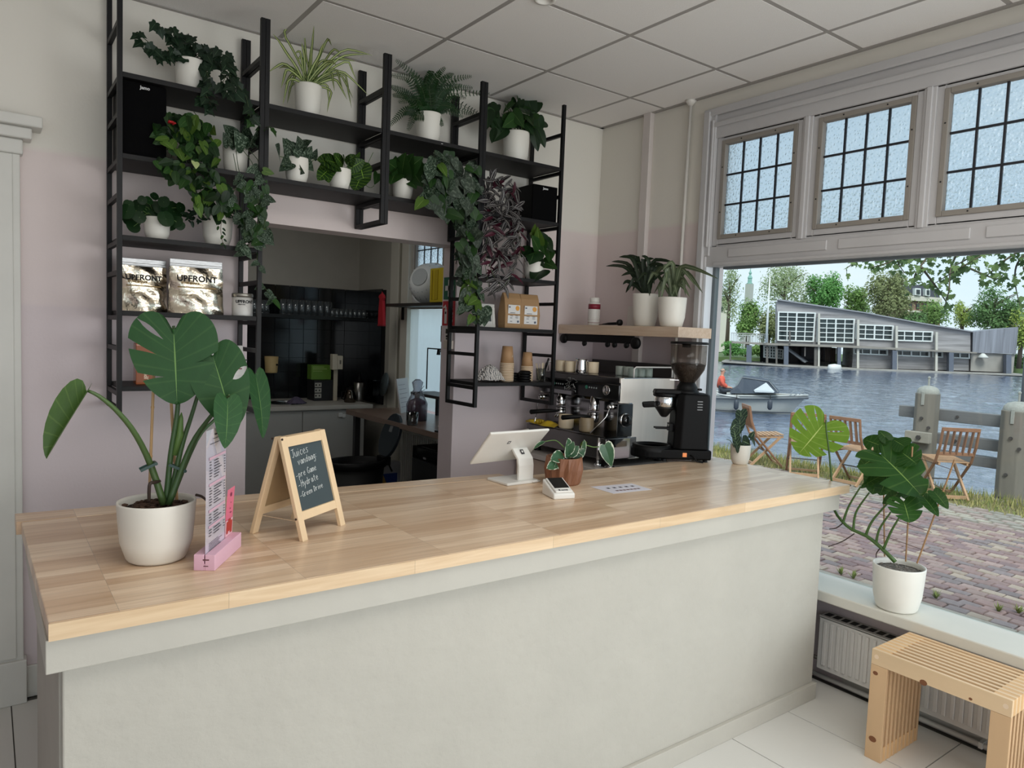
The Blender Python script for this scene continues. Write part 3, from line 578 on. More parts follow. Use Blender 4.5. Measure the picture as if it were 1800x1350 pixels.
# side panel as a profile: deep head, stepped back, drip tray forward
part('side_panel', MB().prism([V((ex0,ey0,ez+.50)),V((ex0,ey0,ez+.36)),V((ex0+.09,ey0,ez+.355)),V((ex0+.09,ey0,ez+.04)),V((ex1,ey0,ez+.04)),V((ex1,ey0,ez+.50))],(0,.016,0)), STEEL, em, bevel=.003)
part('side_panel', MB().prism([V((ex0,ey1-.016,ez+.50)),V((ex0,ey1-.016,ez+.36)),V((ex0+.09,ey1-.016,ez+.355)),V((ex0+.09,ey1-.016,ez+.04)),V((ex1,ey1-.016,ez+.04)),V((ex1,ey1-.016,ez+.50))],(0,.016,0)), STEEL, em, bevel=.003)
part('body', MB().box(ex0+.10,ex1-.005,ey0+.016,ey1-.016,ez+.05,ez+.49), MBLK, em)
part('head_front', MB().prism([V((ex0+.02,ey0+.002,ez+.495)),V((ex0-.012,ey0+.002,ez+.46)),V((ex0-.012,ey0+.002,ez+.375)),V((ex0+.03,ey0+.002,ez+.355)),V((ex0+.12,ey0+.002,ez+.355)),V((ex0+.12,ey0+.002,ez+.495))],(0,ey1-ey0-.004,0)), MBLK, em, bevel=.004)
part('steel_strip', MB().box(ex0-.0145,ex0-.011,ey0+.40,ey1-.01,ez+.372,ez+.395), STEELD, em)
part('top_plate', MB().box(ex0+.02,ex1,ey0,ey1,ez+.495,ez+.502), STEELD, em, bevel=.002)
part('back_splash', MB().box(ex0+.07,ex0+.095,ey0-.001,ey1,ez+.16,ez+.36), STEELD, em)
part('steam_side_plate', MB().prism([V((ex0-.02,ey0-.004,ez+.355)),V((ex0-.02,ey0-.004,ez+.17)),V((ex0+.10,ey0-.004,ez+.17)),V((ex0+.10,ey0-.004,ez+.355))],(0,.004,0)), MBLK, em, bevel=.002)
bx0 = ex0-.10
part('drip_tray', MB().box(bx0,ex0+.14,ey0-.004,ey1-.005,ez+.045,ez+.165), M('tray_front',(112,110,110),.18,metal=.9), em, bevel=.004)
part('drip_grid', MB().box(bx0+.006,ex0+.07,ey0+.012,ey1-.02,ez+.1652,ez+.169), MBLK, em)
grd = MB()
for k in range(22): grd.box(bx0+.012+.0085*k,bx0+.0155+.0085*k,ey0+.015,ey1-.025,ez+.169,ez+.1715)
part('grid_wire', grd, STEELD, em)
part('tray_side', MB().box(bx0+.02,ex0+.085,ey0-.006,ey0-.003,ez+.05,ez+.16), M('mirror_steel',(190,190,192),.06,metal=1), em)
for x in (ex0-.05, ex1-.05):
    for y in (ey0+.05, ey1-.06): part('foot', MB().cyl((x,y,ez),(x,y,ez+.045),.022,.018,14), BLKP, em)
# keypads, lights and knobs on the head front (faces the staff side, -x)
hx = ex0-.0125
for yk in (ey0+.20, ey0+.50):
    part('start_button', MB().cyl((hx+.002,yk+.07,ez+.43),(hx-.002,yk+.07,ez+.43),.011,n=14), M('button_green',(52,120,98),.4), em)
    for k in range(4): part('keypad_button', MB().cyl((hx+.002,yk+.045-.02*k,ez+.43),(hx-.0015,yk+.045-.02*k,ez+.43),.005,n=10), M('button_pale',(150,156,156),.4), em)
part('pressure_gauge', MB().lathe([(.0,.004),(.024,.004),(.027,.008),(.030,.0)],20,(hx,ey0+.10,ez+.425),(-1,0,0)), CHR, em, True)
badge = MB(); rr = random.Random(9)
for k in range(26): y = ey0+.36+rr.uniform(0,.11); z = ez+.40+rr.uniform(0,.075); badge.tube([(hx-.0016,y,z),(hx-.002,y+rr.uniform(-.02,.02),z+rr.uniform(-.012,.012)),(hx-.0016,y+rr.uniform(-.02,.02),z+rr.uniform(-.012,.012))],.0012,4)
part('script_emblem', badge, M('emblem_silver',(170,172,172),.3,metal=.6), em)
part('end_knob', MB().lathe([(.030,0),(.033,.02),(.030,.05),(.02,.055),(.0,.055)],18,(hx,ey1-.08,ez+.425),(-1,0,0)), BLKP, em, True)
def group_head(y):
    gx = ex0+.01
    part('group_head', MB().lathe([(.030,-.065),(.031,-.06),(.031,-.02),(.028,-.015),(.024,.02)],20,(gx,y,ez+.36)).lathe([(.03,-.09),(.031,-.075)],18,(gx,y,ez+.36)), CHR, em, True)
    part('portafilter', MB().lathe([(.012,-.135),(.026,-.128),(.031,-.11),(.031,-.085)],20,(gx,y,ez+.36)).tube([(gx-.02,y,ez+.255),(gx-.035,y-.012,ez+.225)],.006,8).tube([(gx-.02,y,ez+.255),(gx-.035,y+.012,ez+.225)],.006,8), CHR, em, True)
    part('portafilter_handle', MB().tube([(gx-.03,y+.0,ez+.262),(gx-.06,y+.02,ez+.262),(gx-.10,y+.05,ez+.258),(gx-.165,y+.09,ez+.25),(gx-.17,y+.092,ez+.25)],[.007,.011,.013,.015,.008],10), BLKP, em, True)
group_head(ey0+.22); group_head(ey0+.52)
for y, s in ((ey0+.045,1),(ey1-.05,-1)):
    part('steam_valve', MB().cyl((ex0-.03,y,ez+.335),(ex0+.03,y,ez+.335),.014,n=12).ico((ex0-.035,y,ez+.335),.016,2), CHR, em, True)
    part('steam_wand', MB().tube([(ex0-.035,y,ez+.33),(ex0-.055,y+.005,ez+.28),(ex0-.085,y+.03*s,ez+.235),(ex0-.12,y+.06*s,ez+.185)],[.0045,.004,.0035,.005],8), CHR, em, True)
part('steam_knob', MB().lathe([(.034,0),(.036,.012),(.030,.028),(.018,.032),(.0,.032)],22,(ex0+.04,ey0-.004,ez+.265),(0,-1,0)), MBLK, em, True)
part('knob_ring', MB().lathe([(.040,-.001),(.040,.006),(.034,.008)],24,(ex0+.04,ey0-.004,ez+.265),(0,-1,0)), CHR, em, True)
rl = MB(); rz_ = ez+.502
rl.tube([(ex0+.11,ey0+.012,rz_),(ex0+.11,ey0+.012,rz_+.05),(ex0+.125,ey0+.012,rz_+.06),(ex1-.02,ey0+.012,rz_+.06),(ex1-.01,ey0+.012,rz_+.05),(ex1-.01,ey0+.012,rz_)],.0045,8)
part('cup_rail', rl, M('rail_white',(224,222,218),.25), em, True)
part('cup_rail', MB().tube([(ex0+.05,ey1-.012,rz_),(ex0+.05,ey1-.012,rz_+.055),(ex1-.01,ey1-.012,rz_+.055),(ex1-.01,ey1-.012,rz_)],.0045,8), CHR, em, True)
part('rear_guard', MB().box(ex1-.012,ex1,ey0+.02,ey1-.01,rz_,rz_+.075).box(ex1-.014,ex1-.011,ey0+.2,ey1-.1,rz_+.02,rz_+.04), M('guard_dark',(48,44,44),.4), em)
part('water_lever', MB().cyl((bx0-.002,ey0+.05,ez+.165),(bx0-.002,ey0+.05,ez+.02),.009,n=10).ico((bx0-.002,ey0+.05,ez+.01),.021,2), CHR, em, True)
# tamping block and mat below
solo('tamping_mat', MB().box(2.72,2.86,2.66,2.84,BZ+.0005,BZ+.008), BLKP, 'flat black rubber mat beside the grinder tray on the back bar', 'mat', (2.79,2.75,BZ), bevel=.002)
tp2 = thing('tamper', 'chrome ball topped tamper standing in front of the espresso machine', 'tamper', (2.745,2.80,BZ+.008))
loc_part('tamper_foot', MB().lathe([(.029,0),(.029,.018),(.010,.024),(.008,.04)],20), STEELD, tp2, True); loc_part('handle', MB().lathe([(.008,.04),(.012,.055),(.014,.075),(.02,.09),(.021,.105),(.012,.117),(.0,.119)],18), CHR, tp2, True)
# cups on top
CREAM = M('cream_ceramic', (224,206,176), .35, var=.02); GREYC = M('grey_ceramic', (150,158,150), .35); TAUPE = M('taupe_ceramic', (140,124,98), .4)
def cup(r, h): return MB().lathe([(r*.82,0),(r*.97,h*.06),(r,h*.16),(r,h*.98),(r*.97,h),(r*.9,h*.97),(r*.9,h*.12),(0,h*.1)],20)
z0 = ez+.502
def cup_thing(name, x, y, z, r, h, mat, label, cat='cup', group=None):
    c = thing(name, label, cat, (x,y,z), 0, group); loc_part('bowl', cup(r,h), mat, c, True)
    loc_part('base_ring', MB().lathe([(r*.7,-.0),(r*.78,.002),(r*.82,.006)],18,(0,0,0)), mat, c, True); return c
G1 = 'cream cups on top of the espresso machine'
cup_thing('cup', ex0+.06, ey1-.125, z0, .036,.068, CREAM, 'cream cup on the espresso machine, leftmost of the cups on top', group=G1)
cup_thing('cup', ex0+.06, ey1-.215, z0, .036,.068, CREAM, 'cream cup on the espresso machine, just left of the steel pitcher', group=G1)
cup_thing('cup', ex0+.14, ey1-.335, z0, .034,.070, CREAM, 'cream cup half hidden right behind the steel milk pitcher', group=G1)
pt = thing('milk_pitcher', 'shiny steel milk pitcher among cream cups on the espresso machine', 'pitcher', (ex0+.07,ey1-.305,z0))
loc_part('body', MB().lathe([(.036,0),(.038,.004),(.039,.03),(.034,.075),(.036,.085),(.034,.085),(.032,.075),(.036,.03),(.0,.01)],24), CHR, pt, True)
loc_part('spout', MB().prism([V((-.03,-.012,.07)),V((-.048,0,.088)),V((-.03,.012,.07))],(.006,0,.004)), CHR, pt); loc_part('handle', MB().tube([(.035,0,.075),(.06,0,.07),(.062,0,.03),(.038,0,.02)],.0045,8), CHR, pt, True)
cup_thing('cup', ex0+.19, ey0+.20, z0, .030,.056, GREYC, 'small pale stoneware cup on machine, left of the pair near the rail', group=G1)
cup_thing('cup', ex0+.19, ey0+.135, z0, .030,.056, GREYC, 'small pale stoneware cup on machine, right one of the pair near the rail', group=G1)
for k, w_ in enumerate(('leftmost','middle','rightmost')):
    cup_thing('cup', ex0+.145+.062*k, ey0+.055, z0, .028,.052, M('green_ceramic',(134,146,138),.35), 'small grey green cup behind white rail, %s of three'%w_, group='grey green cups behind the rail')
cup_thing('mug', ex0-.045, ey0+.40, ez+.1715, .046,.082, CREAM, 'cream mug standing on the drip tray of the espresso machine', 'mug')
cup_thing('mug', ex0-.03, ey0+.235, ez+.1715, .044,.085, TAUPE, 'dark taupe mug under the right group of the espresso machine', 'mug')
gv = MB(); rr = random.Random(3)
gv.sheet(lambda a,b: V((ex0-.085+.075*(b-.5)+.01*math.sin(9*a), ey1-.20+.20*(a-.5), ez+.174+.034*math.sin(math.pi*b)*math.sin(math.pi*min(1,a+.12))*(.7+.3*math.sin(11*a+5*b)))), 16, 8)
for k in range(4): gv.tube([(ex0-.11+.02*k,ey1-.11,ez+.185),(ex0-.115+.022*k,ey1-.06,ez+.188),(ex0-.115+.025*k,ey1-.02,ez+.18)],[.012,.011,.006],8)
solo('rubber_glove', gv, M('yellow_rubber',(196,166,42),.5,var=.05), 'yellow rubber glove lying on the left of the drip tray', 'glove', (ex0-.085,ey1-.2,ez+.172), smooth=True)
bg_ = thing('nut_bag', 'small white paper bag with brown almond print beside espresso machine', 'bag', (2.80,3.60,BZ), math.radians(20))
bg_.location = (at(923,752,'y',3.54).x, 3.54, BZ)
loc_part('bag', MB().prism([V((-.05,-.025,0)),V((.05,-.025,0)),V((.052,.025,0)),V((-.052,.025,0))],(0,0,.10)).prism([V((-.052,-.02,.10)),V((.052,-.02,.10)),V((.054,.0,.135)),V((-.055,.0,.128))],(0,.012,0)), M('bag_white',(206,198,192),.6,var=.04), bg_, bevel=.004)
loc_part('printed_almond', MB().lathe([(.0,0),(.021,.0004),(.021,.001),(.0,.0012)],18,(-.005,-.0262,.055),(0,-1,0),1,1), M('almond',(176,120,78),.6), bg_)
loc_part('printed_lines', MB().box(.026,.044,-.0262,-.0254,.10,.103).box(.026,.044,-.0262,-.0254,.088,.09).box(.026,.044,-.0262,-.0254,.076,.078), INK, bg_)
# ================================================================ floating shelf on the window wall
SZ = 1.727
fs_ = thing('wall_shelf', 'thick pale wooden shelf on the wall beside the window', 'shelf', (3.2,3.1,SZ))
part('board', MB().box(3.045,3.325,2.63,3.645,SZ-.058,SZ), stave_mat('pale_wood',(206,184,162),(196,172,150),'y',.3,3), fs_, bevel=.002)
hk = thing('lever_rail', 'black cast iron rail with round hooks under the wooden wall shelf', 'rail', (3.10,3.3,SZ-.06))
part('plate', MB().box(3.055,3.075,2.98,3.60,SZ-.105,SZ-.0585), BLKP, hk, bevel=.004)
part('end_boss', MB().lathe([(.034,0),(.034,.018),(.02,.024),(.0,.024)],20,(3.065,2.955,SZ-.10),(-1,0,0)), BLKP, hk, True)
part('end_boss', MB().lathe([(.03,0),(.03,.016),(.0,.02)],20,(3.065,3.60,SZ-.09),(-1,0,0)), BLKP, hk, True)
for y in (3.40,3.19,3.13,3.03): part('hook', MB().lathe([(.016,0),(.018,.012),(.0,.016)],14,(3.065,y,SZ-.115),(-1,0,0)), BLKP, hk, True)
bt = thing('supplement_bottle', 'white bottle with dark red label band on the wooden wall shelf', 'bottle', (3.13,0,SZ))
p = at(1044,560,'z',SZ); bt.location = (3.12, at(1044,558,'x',3.12).y, SZ)
loc_part('bottle', MB().lathe([(.036,0),(.038,.006),(.038,.135),(.034,.142),(.027,.146),(.027,.148)],26), M('bottle_white',(216,212,206),.35), bt, True)
loc_part('label_band', MB().lathe([(.0384,.102),(.0384,.134)],26), M('label_red',(128,28,48),.45), bt, True); loc_part('label_line', MB().lathe([(.0384,.016),(.0384,.0185)],26).lathe([(.0384,.036),(.0384,.0366)],26), MATS['label_red'], bt, True)
tx = MB()
for k in range(7): tx.add([V((-.0386*math.cos(a),-.0386*math.sin(a),.045+.007*k+dz)) for a, dz in ((.3,0),(1.2,0),(1.2,.0018),(.3,.0018))],[(0,1,2,3)])
loc_part('printed_lines', tx, M('print_grey',(120,116,118),.6), bt)
loc_part('screw_cap', MB().lathe([(.029,.147),(.030,.150),(.030,.172),(.027,.175),(0,.175)],26), M('cap_white',(224,220,212),.35), bt, True)
cv = thing('greeting_card', 'upright pale card with green clover print behind the whisk', 'card', (3.20, at(1105,565,'x',3.2).y, SZ), math.radians(90))
cv.rotation_euler = (0,0,math.radians(70))
loc_part('card', MB().box(-.085,.02,0,.0015,0,.125).prism([V((.02,0,0)),V((.055,-.03,0)),V((.055,-.03,.125)),V((.02,0,.125))],(0,.0015,0)), M('card_pale',(206,200,194),.5), cv)
cm = MB()
for k in range(6): a = k*math.pi/3+.3; cm.add([V((-.04,-.0008,.085)),V((-.04+.018*math.cos(a-.3),-.0008,.085+.018*math.sin(a-.3))),V((-.04+.026*math.cos(a),-.0008,.085+.026*math.sin(a))),V((-.04+.018*math.cos(a+.3),-.0008,.085+.018*math.sin(a+.3)))],[(0,1,2,3)])
cm.add([V((-.042,-.0008,.085)),V((-.038,-.0008,.085)),V((-.048,-.0008,.045)),V((-.051,-.0008,.045))],[(0,1,2,3)])
loc_part('clover_print', cm, M('clover_green',(50,98,60),.6), cv)
cm = MB(); rr = random.Random(8)
for k in range(8): cm.add([V((.004+rr.uniform(0,.01),-.0008,.015+.013*k)),V((.016,-.0008,.018+.013*k)),V((.012,-.0008,.026+.013*k)),V((.003,-.0008,.024+.013*k))],[(0,1,2,3)])
loc_part('floral_print', cm, M('floral_purple',(86,66,90),.6), cv)
wk = thing('whisk_handle', 'black handled tool with round end lying on wooden wall shelf', 'tool', (3.08, at(1070,563,'x',3.08).y, SZ))
y0 = wk.location.y
loc_part('handle', MB().tube([(0,.05,.008),(0,.0,.011),(0,-.09,.014)],[.004,.008,.009],10), BLKP, wk, True); loc_part('end_cap', MB().lathe([(.018,-.01),(.02,0),(.018,.01),(0,.012)],16,(0,-.095,.019),(0,-1,0)), BLKP, wk, True)
loc_part('tip', MB().tube([(0,.05,.007),(0,.085,.004)],[.0035,.003],8), M('tip_brown',(92,66,50),.5), wk, True)
# ================================================================ black metal shelving on the back wall
YF, YB = 3.33, 3.628
BLM = M('black_metal', (12,12,14), .5, spec=.3, var=.04); SHB = M('black_shelf_board', (18,17,18), .55, spec=.3, var=.05)
su = thing('shelving_unit', 'black metal ladder shelving on the pink wall, full of potted plants', 'shelves', (1.6,3.48,1.25))
Z1, Z2, Z3, Z3R, Z4, Z5 = 2.638, 2.318, 1.992, 1.975, 1.686, 1.374
TOPZ = 3.0
def ladder(x, zb, zt, rungs, bottom=True):
    w = .019
    for y in (YF, YB-.006): part('post', MB().box(x-w/2,x+w/2,y-w/2,y+w/2,zb,zt if y==YF else zt-.005), BLM, su)
    for z in rungs: part('rung', MB().box(x-w/2+.001,x+w/2-.001,YF+w/2,YB-.0155,z-w/2,z+w/2), BLM, su)
    if bottom: part('rung', MB().box(x-w/2,x+w/2,YF-w/2,YB+.003,zb-w,zb), BLM, su)
R_full = [2.83,Z1-.03,2.47,Z2-.03,2.15,Z3-.03,1.84,Z4-.03,1.53,Z5-.03]
R_top = [2.83,Z1-.03,2.47,Z2-.03]
XA0, XA1, XB0, XB1, XC0, XC1, XD0, XD1 = .447, 1.008, 1.029, 1.604, 1.625, 2.178, 2.199, 2.752
ladder(XA0, 1.285, TOPZ+.2, R_full); ladder(XA1, 1.26, TOPZ, R_full)
ladder(XB0, 2.19, TOPZ, R_top); ladder(XB1, 2.195, TOPZ, R_top); ladder(XC0, 2.195, TOPZ, R_top); ladder(XC1, 2.19, TOPZ, R_top)
ladder(XD0, 1.255, TOPZ, R_full); ladder(XD1, 1.255, TOPZ, R_full)
def shelf(x0, x1, z, thick=.020): part('shelf_board', MB().box(x0+.010,x1-.010,YF-.005,YB+.004,z-thick,z), SHB, su, bevel=.001)
for z in (Z1,Z2,Z3,Z4,Z5): shelf(XA0, XA1, z)
for z in (Z1,Z2): shelf(XB0, XB1, z); shelf(XC0, XC1, z)
for z in (Z1,Z2,Z3R,Z4,Z5): shelf(XD0, XD1, z)
part('shelf_label', MB().box(.585,.60,YF-.0055,YF-.0049,Z2-.013,Z2-.009).box(1.93,1.94,YF-.0055,YF-.0049,Z1-.013,Z1-.010), M('label_pale',(190,190,190),.5), su)
# ---- loudspeakers
def speaker(name, x0, x1, y0, z, h, label, rot=0):
    s = thing(name, label, 'speaker', ((x0+x1)/2,(y0+3.60)/2,z)); w = (x1-x0)/2; d = (3.60-y0)/2; s.rotation_euler = (0,0,rot)
    loc_part('cabinet', MB().box(-w,w,-d+.012,d,0,h), M('speaker_black',(6,6,7),.6,spec=.2), s, bevel=.003)
    loc_part('grille', MB().box(-w,w,-d,-d+.011,.0,h), M('grille_cloth',(5,5,6),.95,spec=.1,bump=.3,bscale=400,bdist=.002), s, bevel=.004)
    me = text_mesh('Jamo', .018, .0006); put('lettering', me, M('badge_silver',(190,190,190),.4), s, mw=frame_mat(V((.0,-d-.0012,h-.024)),(1,0,0),(0,0,1))); return s
speaker('loudspeaker', XA0+.012, XA0+.175, YF+.012, Z2, .295, 'black bookshelf loudspeaker at the left end of the second shelf')
speaker('loudspeaker', 2.57, 2.745, YF+.015, Z2, .205, 'black compact loudspeaker at the right end of the second shelf', math.radians(-3))
# ---- foil bags, tins, bottles on the left
FOIL = M('silver_foil', (236,226,206), .2, metal=1, bump=.5, bscale=7, bdist=.035, detail=3)
FOILS = M('foil_seal', (176,176,176), .28, metal=.9, bump=.3, bscale=60, bdist=.004)
PRT = M('black_print', (16,16,18), .6); TANB = M('tan_band', (150,126,84), .5)
def foil_bag(x, y, z, w, h, rz, label, cut=1):
    b = thing('foil_bag', label, 'bag', (x,y,z), rz, 'silver protein bags on the shelf')
    def f_(a, t, sg):
        bul = .045*math.sin(math.pi*a)**.7*(1-t)**.6 if 0 < a < 1 else 0
        wv = .004*math.sin(14*a+9*t)+.003*math.sin(23*t+6*a)
        return V(((a-.5)*w*(1+.06*(1-t)), sg*(bul+.004+wv*(.3 if t > .9 else 1)), h*t))
    loc_part('pouch', MB().sheet(lambda a,t: f_(a,t*.86,-1), 18, 20).sheet(lambda a,t: f_(a,t*.86,1), 8, 8), FOIL, b, True)
    loc_part('zip_seal', MB().box(-w*.5,w*.5,-.004,.004,h*.86,h).box(-w*.5,w*.5,-.0055,.0055,h*.87,h*.885).box(-w*.5,w*.5,-.0055,.0055,h*.91,h*.92), FOILS, b, bevel=.001)
    def tx(s_, size, z_, bold, mat, x_=0, sp=1): 
        me = text_mesh(s_, size, bold, spacing=sp)
        for q in me.vertices: p_ = f_((q.co.x+x_)/w+.5, min(.9,(z_+q.co.y)/h), -1); q.co = V((q.co.x+x_, p_.y-.0022-q.co.z, z_+q.co.y))
        put('lettering', me, mat, b)
    tx('UPFRONT', w*.168, h*.60, .0010, PRT, 0, 1.04); tx('EIWIT SHAKE', .0125, h*.545, .0005, TANB, -w*.14)
    loc_part('print_band', MB().sheet(lambda a,t: f_(.14+.72*a,.475+.022*t,-1)-V((0,.0025,0)),12,1), TANB, b)
    ln = MB(); rr = random.Random(5)
    for k in range(6):
        for a0 in (.16,.64): a1 = a0+rr.uniform(.10,.24); ln.sheet(lambda a,t: f_(a0+(a1-a0)*a,.43-.02*k+.006*t,-1)-V((0,.002,0)),4,1)
    loc_part('printed_lines', ln, M('print_tan',(120,104,76),.6), b); return b
foil_bag(.555, 3.47, Z4, .185, .225, math.radians(3), 'silver foil bag with black capital letters, half behind the left post')
foil_bag(.76, 3.415, Z4, .215, .235, math.radians(-2), 'bright silver foil bag with black capital letters, in the middle of its shelf')
tn = thing('supplement_tin', 'small white printed tin with grey lid beside the foil bags', 'tin', (.955,3.40,Z4))
loc_part('tin', MB().lathe([(.044,0),(.045,.003),(.045,.084)],30), M('tin_white',(204,202,198),.35), tn, True)
loc_part('lid', MB().lathe([(.0465,.084),(.0465,.099),(.044,.102),(0,.102)],30), M('tin_lid',(150,146,138),.35,metal=.7), tn, True)
def wrap(body, size, r, z, mat, root, bold=0, a0=-math.pi/2):
    me = text_mesh(body, size, bold)
    for v_ in me.vertices: a = a0+v_.co.x/r; v_.co = V((r*1.008*math.cos(a)+v_.co.z*math.cos(a), r*1.008*math.sin(a), z+v_.co.y))
    put('lettering', me, mat, root)
wrap('UPFRONT', .019, .045, .058, PRT, tn, .0008); wrap('CREATINE', .007, .045, .049, PRT, tn, .0002, -math.pi/2-.35)
lm = MB()
for k in range(4): lm.add([V((.0455*math.cos(a),.0455*math.sin(a),.02+.008*k+dz)) for a, dz in ((-2.1,0),(-1.1-.1*k,0),(-1.1-.1*k,.0012),(-2.1,.0012))],[(0,1,2,3)])
loc_part('printed_lines', lm, M('print_grey',(120,116,118),.6), tn)
def bottle(x, col, label, nm):
    b = thing('syrup_bottle', label, 'bottle', (x,3.45,Z5), 0)
    loc_part('glass', MB().box(-.033,.033,-.033,.033,0,.175).prism([V((-.033,-.033,.175)),V((.033,-.033,.175)),V((.033,.033,.175)),V((-.033,.033,.175))],(0,0,.004)), M(nm,col,.12,trans=.25,coat=.3), b, bevel=.008)
    loc_part('neck', MB().lathe([(.031,.177),(.024,.195),(.015,.203),(.015,.215)],18), MATS[nm], b, True); loc_part('cap', MB().lathe([(.0165,.21),(.0165,.232),(.0,.233)],18), BLKP, b, True)
    me = text_mesh('UPFRONT', .024, .0008, 'LEFT'); put('lettering', me, M('bottle_print',(216,190,164),.5), b, mw=frame_mat(V((.015,-.0345,.012)),(0,0,1),(-1,0,0)))
    loc_part('label', MB().box(-.031,.031,-.0338,-.0332,.01,.165), M(nm+'_label',tuple(int(c*.8) for c in col),.4), b)
bottle(.555, (178,92,36), 'light amber bottle with upright white lettering behind the monstera leaf', 'amber_glass')
bottle(.672, (84,38,24), 'dark red brown bottle with upright white lettering behind the monstera', 'brown_glass')
wb_ = thing('protein_pouch', 'white pouch with black letters seen through a split in the monstera leaf', 'bag', (.905,3.46,Z5))
loc_part('pouch', MB().prism([V((-.075,-.035,0)),V((.075,-.035,0)),V((.075,.035,0)),V((-.075,.035,0))],(0,0,.04)).prism([V((-.075,-.036,.035)),V((.075,-.036,.035)),V((.07,-.008,.175)),V((-.07,-.008,.175))],(0,.02,0)), M('pouch_white',(220,218,214),.4), wb_, bevel=.004)
put('lettering', text_mesh('UPFRONT', .038, .0012), PRT, wb_, mw=frame_mat(V((0,-.0285,.085)),(1,0,0),(0,.2,1)))
loc_part('print_band', MB().prism([V((-.06,-.0315,.066)),V((.06,-.0315,.066)),V((.06,-.0305,.071)),V((-.06,-.0305,.071))],(0,-.001,0)), M('band_red',(128,60,56),.5), wb_)
# ---- right bay
KRAFT = M('kraft_paper', (158,124,86), .7, var=.06, vscale=8, bump=.25, bscale=14, bdist=.012)
def coffee_bag(x, y, rz, h, label):
    b = thing('coffee_bag', label, 'bag', (x,y,Z4), rz, 'kraft coffee bags')
    w = .062
    loc_part('bag', MB().add([(-w,-.032,0),(w,-.032,0),(w,.032,0),(-w,.032,0),(-w*1.05,-.036,h*.4),(w*1.05,-.036,h*.4),(w*1.05,.036,h*.4),(-w*1.05,.036,h*.4),(-w,-.02,h*.85),(w,-.02,h*.85),(w,.018,h*.85),(-w,.018,h*.85),(-w,-.004,h),(w,-.004,h),(w,.004,h),(-w,.004,h)],
        [(0,3,2,1)]+[(a+k,a+(k+1)%4,a+4+(k+1)%4,a+4+k) for a in (0,4,8) for k in range(4)]+[(12,13,14,15)]), KRAFT, b, bevel=.003)
    fr = lambda z: -.0372+max(0,(z-h*.4))*.036
    loc_part('label', MB().add([(-.046,-.0355,.028),(.046,-.0355,.028),(.044,fr(.135)-.0005,.135),(-.044,fr(.135)-.0005,.135)],[(0,1,2,3)]), M('label_white',(212,210,208),.5), b)
    loc_part('orange_disc', MB().lathe([(.0,0),(.0145,0),(.0145,.0006),(0,.0006)],22,(.024,fr(.116)-.0008,.117),(0,-1,.05)), M('disc_orange',(214,150,62),.5), b)
    ln = MB()
    for a0, a1, z in ((-.03,.006,.088),(-.03,-.01,.070),(.01,.03,.070),(-.03,-.014,.058),(.01,.03,.060),(-.03,-.014,.038)): ln.box(a0,a1,-.0385,-.0375,z,z+.0028)
    loc_part('printed_lines', ln, M('print_blue',(70,74,84),.6), b); loc_part('emblem', MB().lathe([(.0,0),(.007,0),(.007,.0006),(0,.0006)],8,(.03,-.0378,.04),(0,-1,0)).box(-.04,-.028,-.0365,-.0355,.118,.126), M('print_navy',(78,86,104),.6), b)
coffee_bag(2.485, 3.42, math.radians(3), .205, 'brown kraft coffee bag with orange dot label, left one')
coffee_bag(2.622, 3.43, math.radians(-6), .205, 'brown kraft coffee bag with orange dot label, right one')
pf = thing('photo_frame', 'small white framed black and white photo on the right shelves', 'picture frame', (2.335,3.44,Z4), math.radians(4))
T_ = Matrix.Rotation(math.radians(-8),4,'X')
loc_part('frame', MB().box(-.062,.062,-.006,.006,0,.018,T_).box(-.062,.062,-.006,.006,.117,.135,T_).box(-.062,-.044,-.006,.006,.018,.117,T_).box(.044,.062,-.006,.006,.018,.117,T_), M('frame_white',(206,204,198),.4), pf, bevel=.002)
loc_part('mat_board', MB().box(-.044,.044,-.001,.002,.018,.117,T_), M('mat_white',(200,199,194),.6), pf)
loc_part('print', MB().box(-.018,.036,-.003,-.0012,.034,.098,T_), M('photo_grey',(120,124,126),.4,var=.25,vscale=22), pf)
sk = MB(); rr = random.Random(6)
for k in range(9): x = -.016+.0055*k; sk.box(x,x+.005,-.0036,-.003,.036,.052+rr.uniform(.002,.03),T_)
loc_part('print_skyline', sk, M('photo_dark',(52,54,56),.5), pf)
loc_part('stand', MB().prism([V((-.01,.018,.10)),V((.01,.018,.10)),V((.01,.06,0)),V((-.01,.06,0))],(0,.002,0)), BLKP, pf)
def paper_cup(x, y, z, mat, label, grp, first=None, r=.0405, h=.105, mark=True):
    if first: return copy_tree(first, (x,y,z), 0, label)
    c = thing('paper_cup', label, 'cup', (x,y,z), 0, grp)
    loc_part('wall', MB().lathe([(r*.74,h),(r,.004)],22).lathe([(r*.74,h*.995),(0,h*.99)],22), mat, c, True); loc_part('rim', MB().lathe([(r,0),(r+.0025,.001),(r+.0028,.004),(r,.007)],22), M('cup_rim_pale',(206,186,160),.6), c, True)
    return c
ORD = 'lowest second third fourth fifth sixth seventh eighth ninth tenth eleventh twelfth'.split()
CUPK = M('cup_kraft', (170,132,94), .65, var=.03)
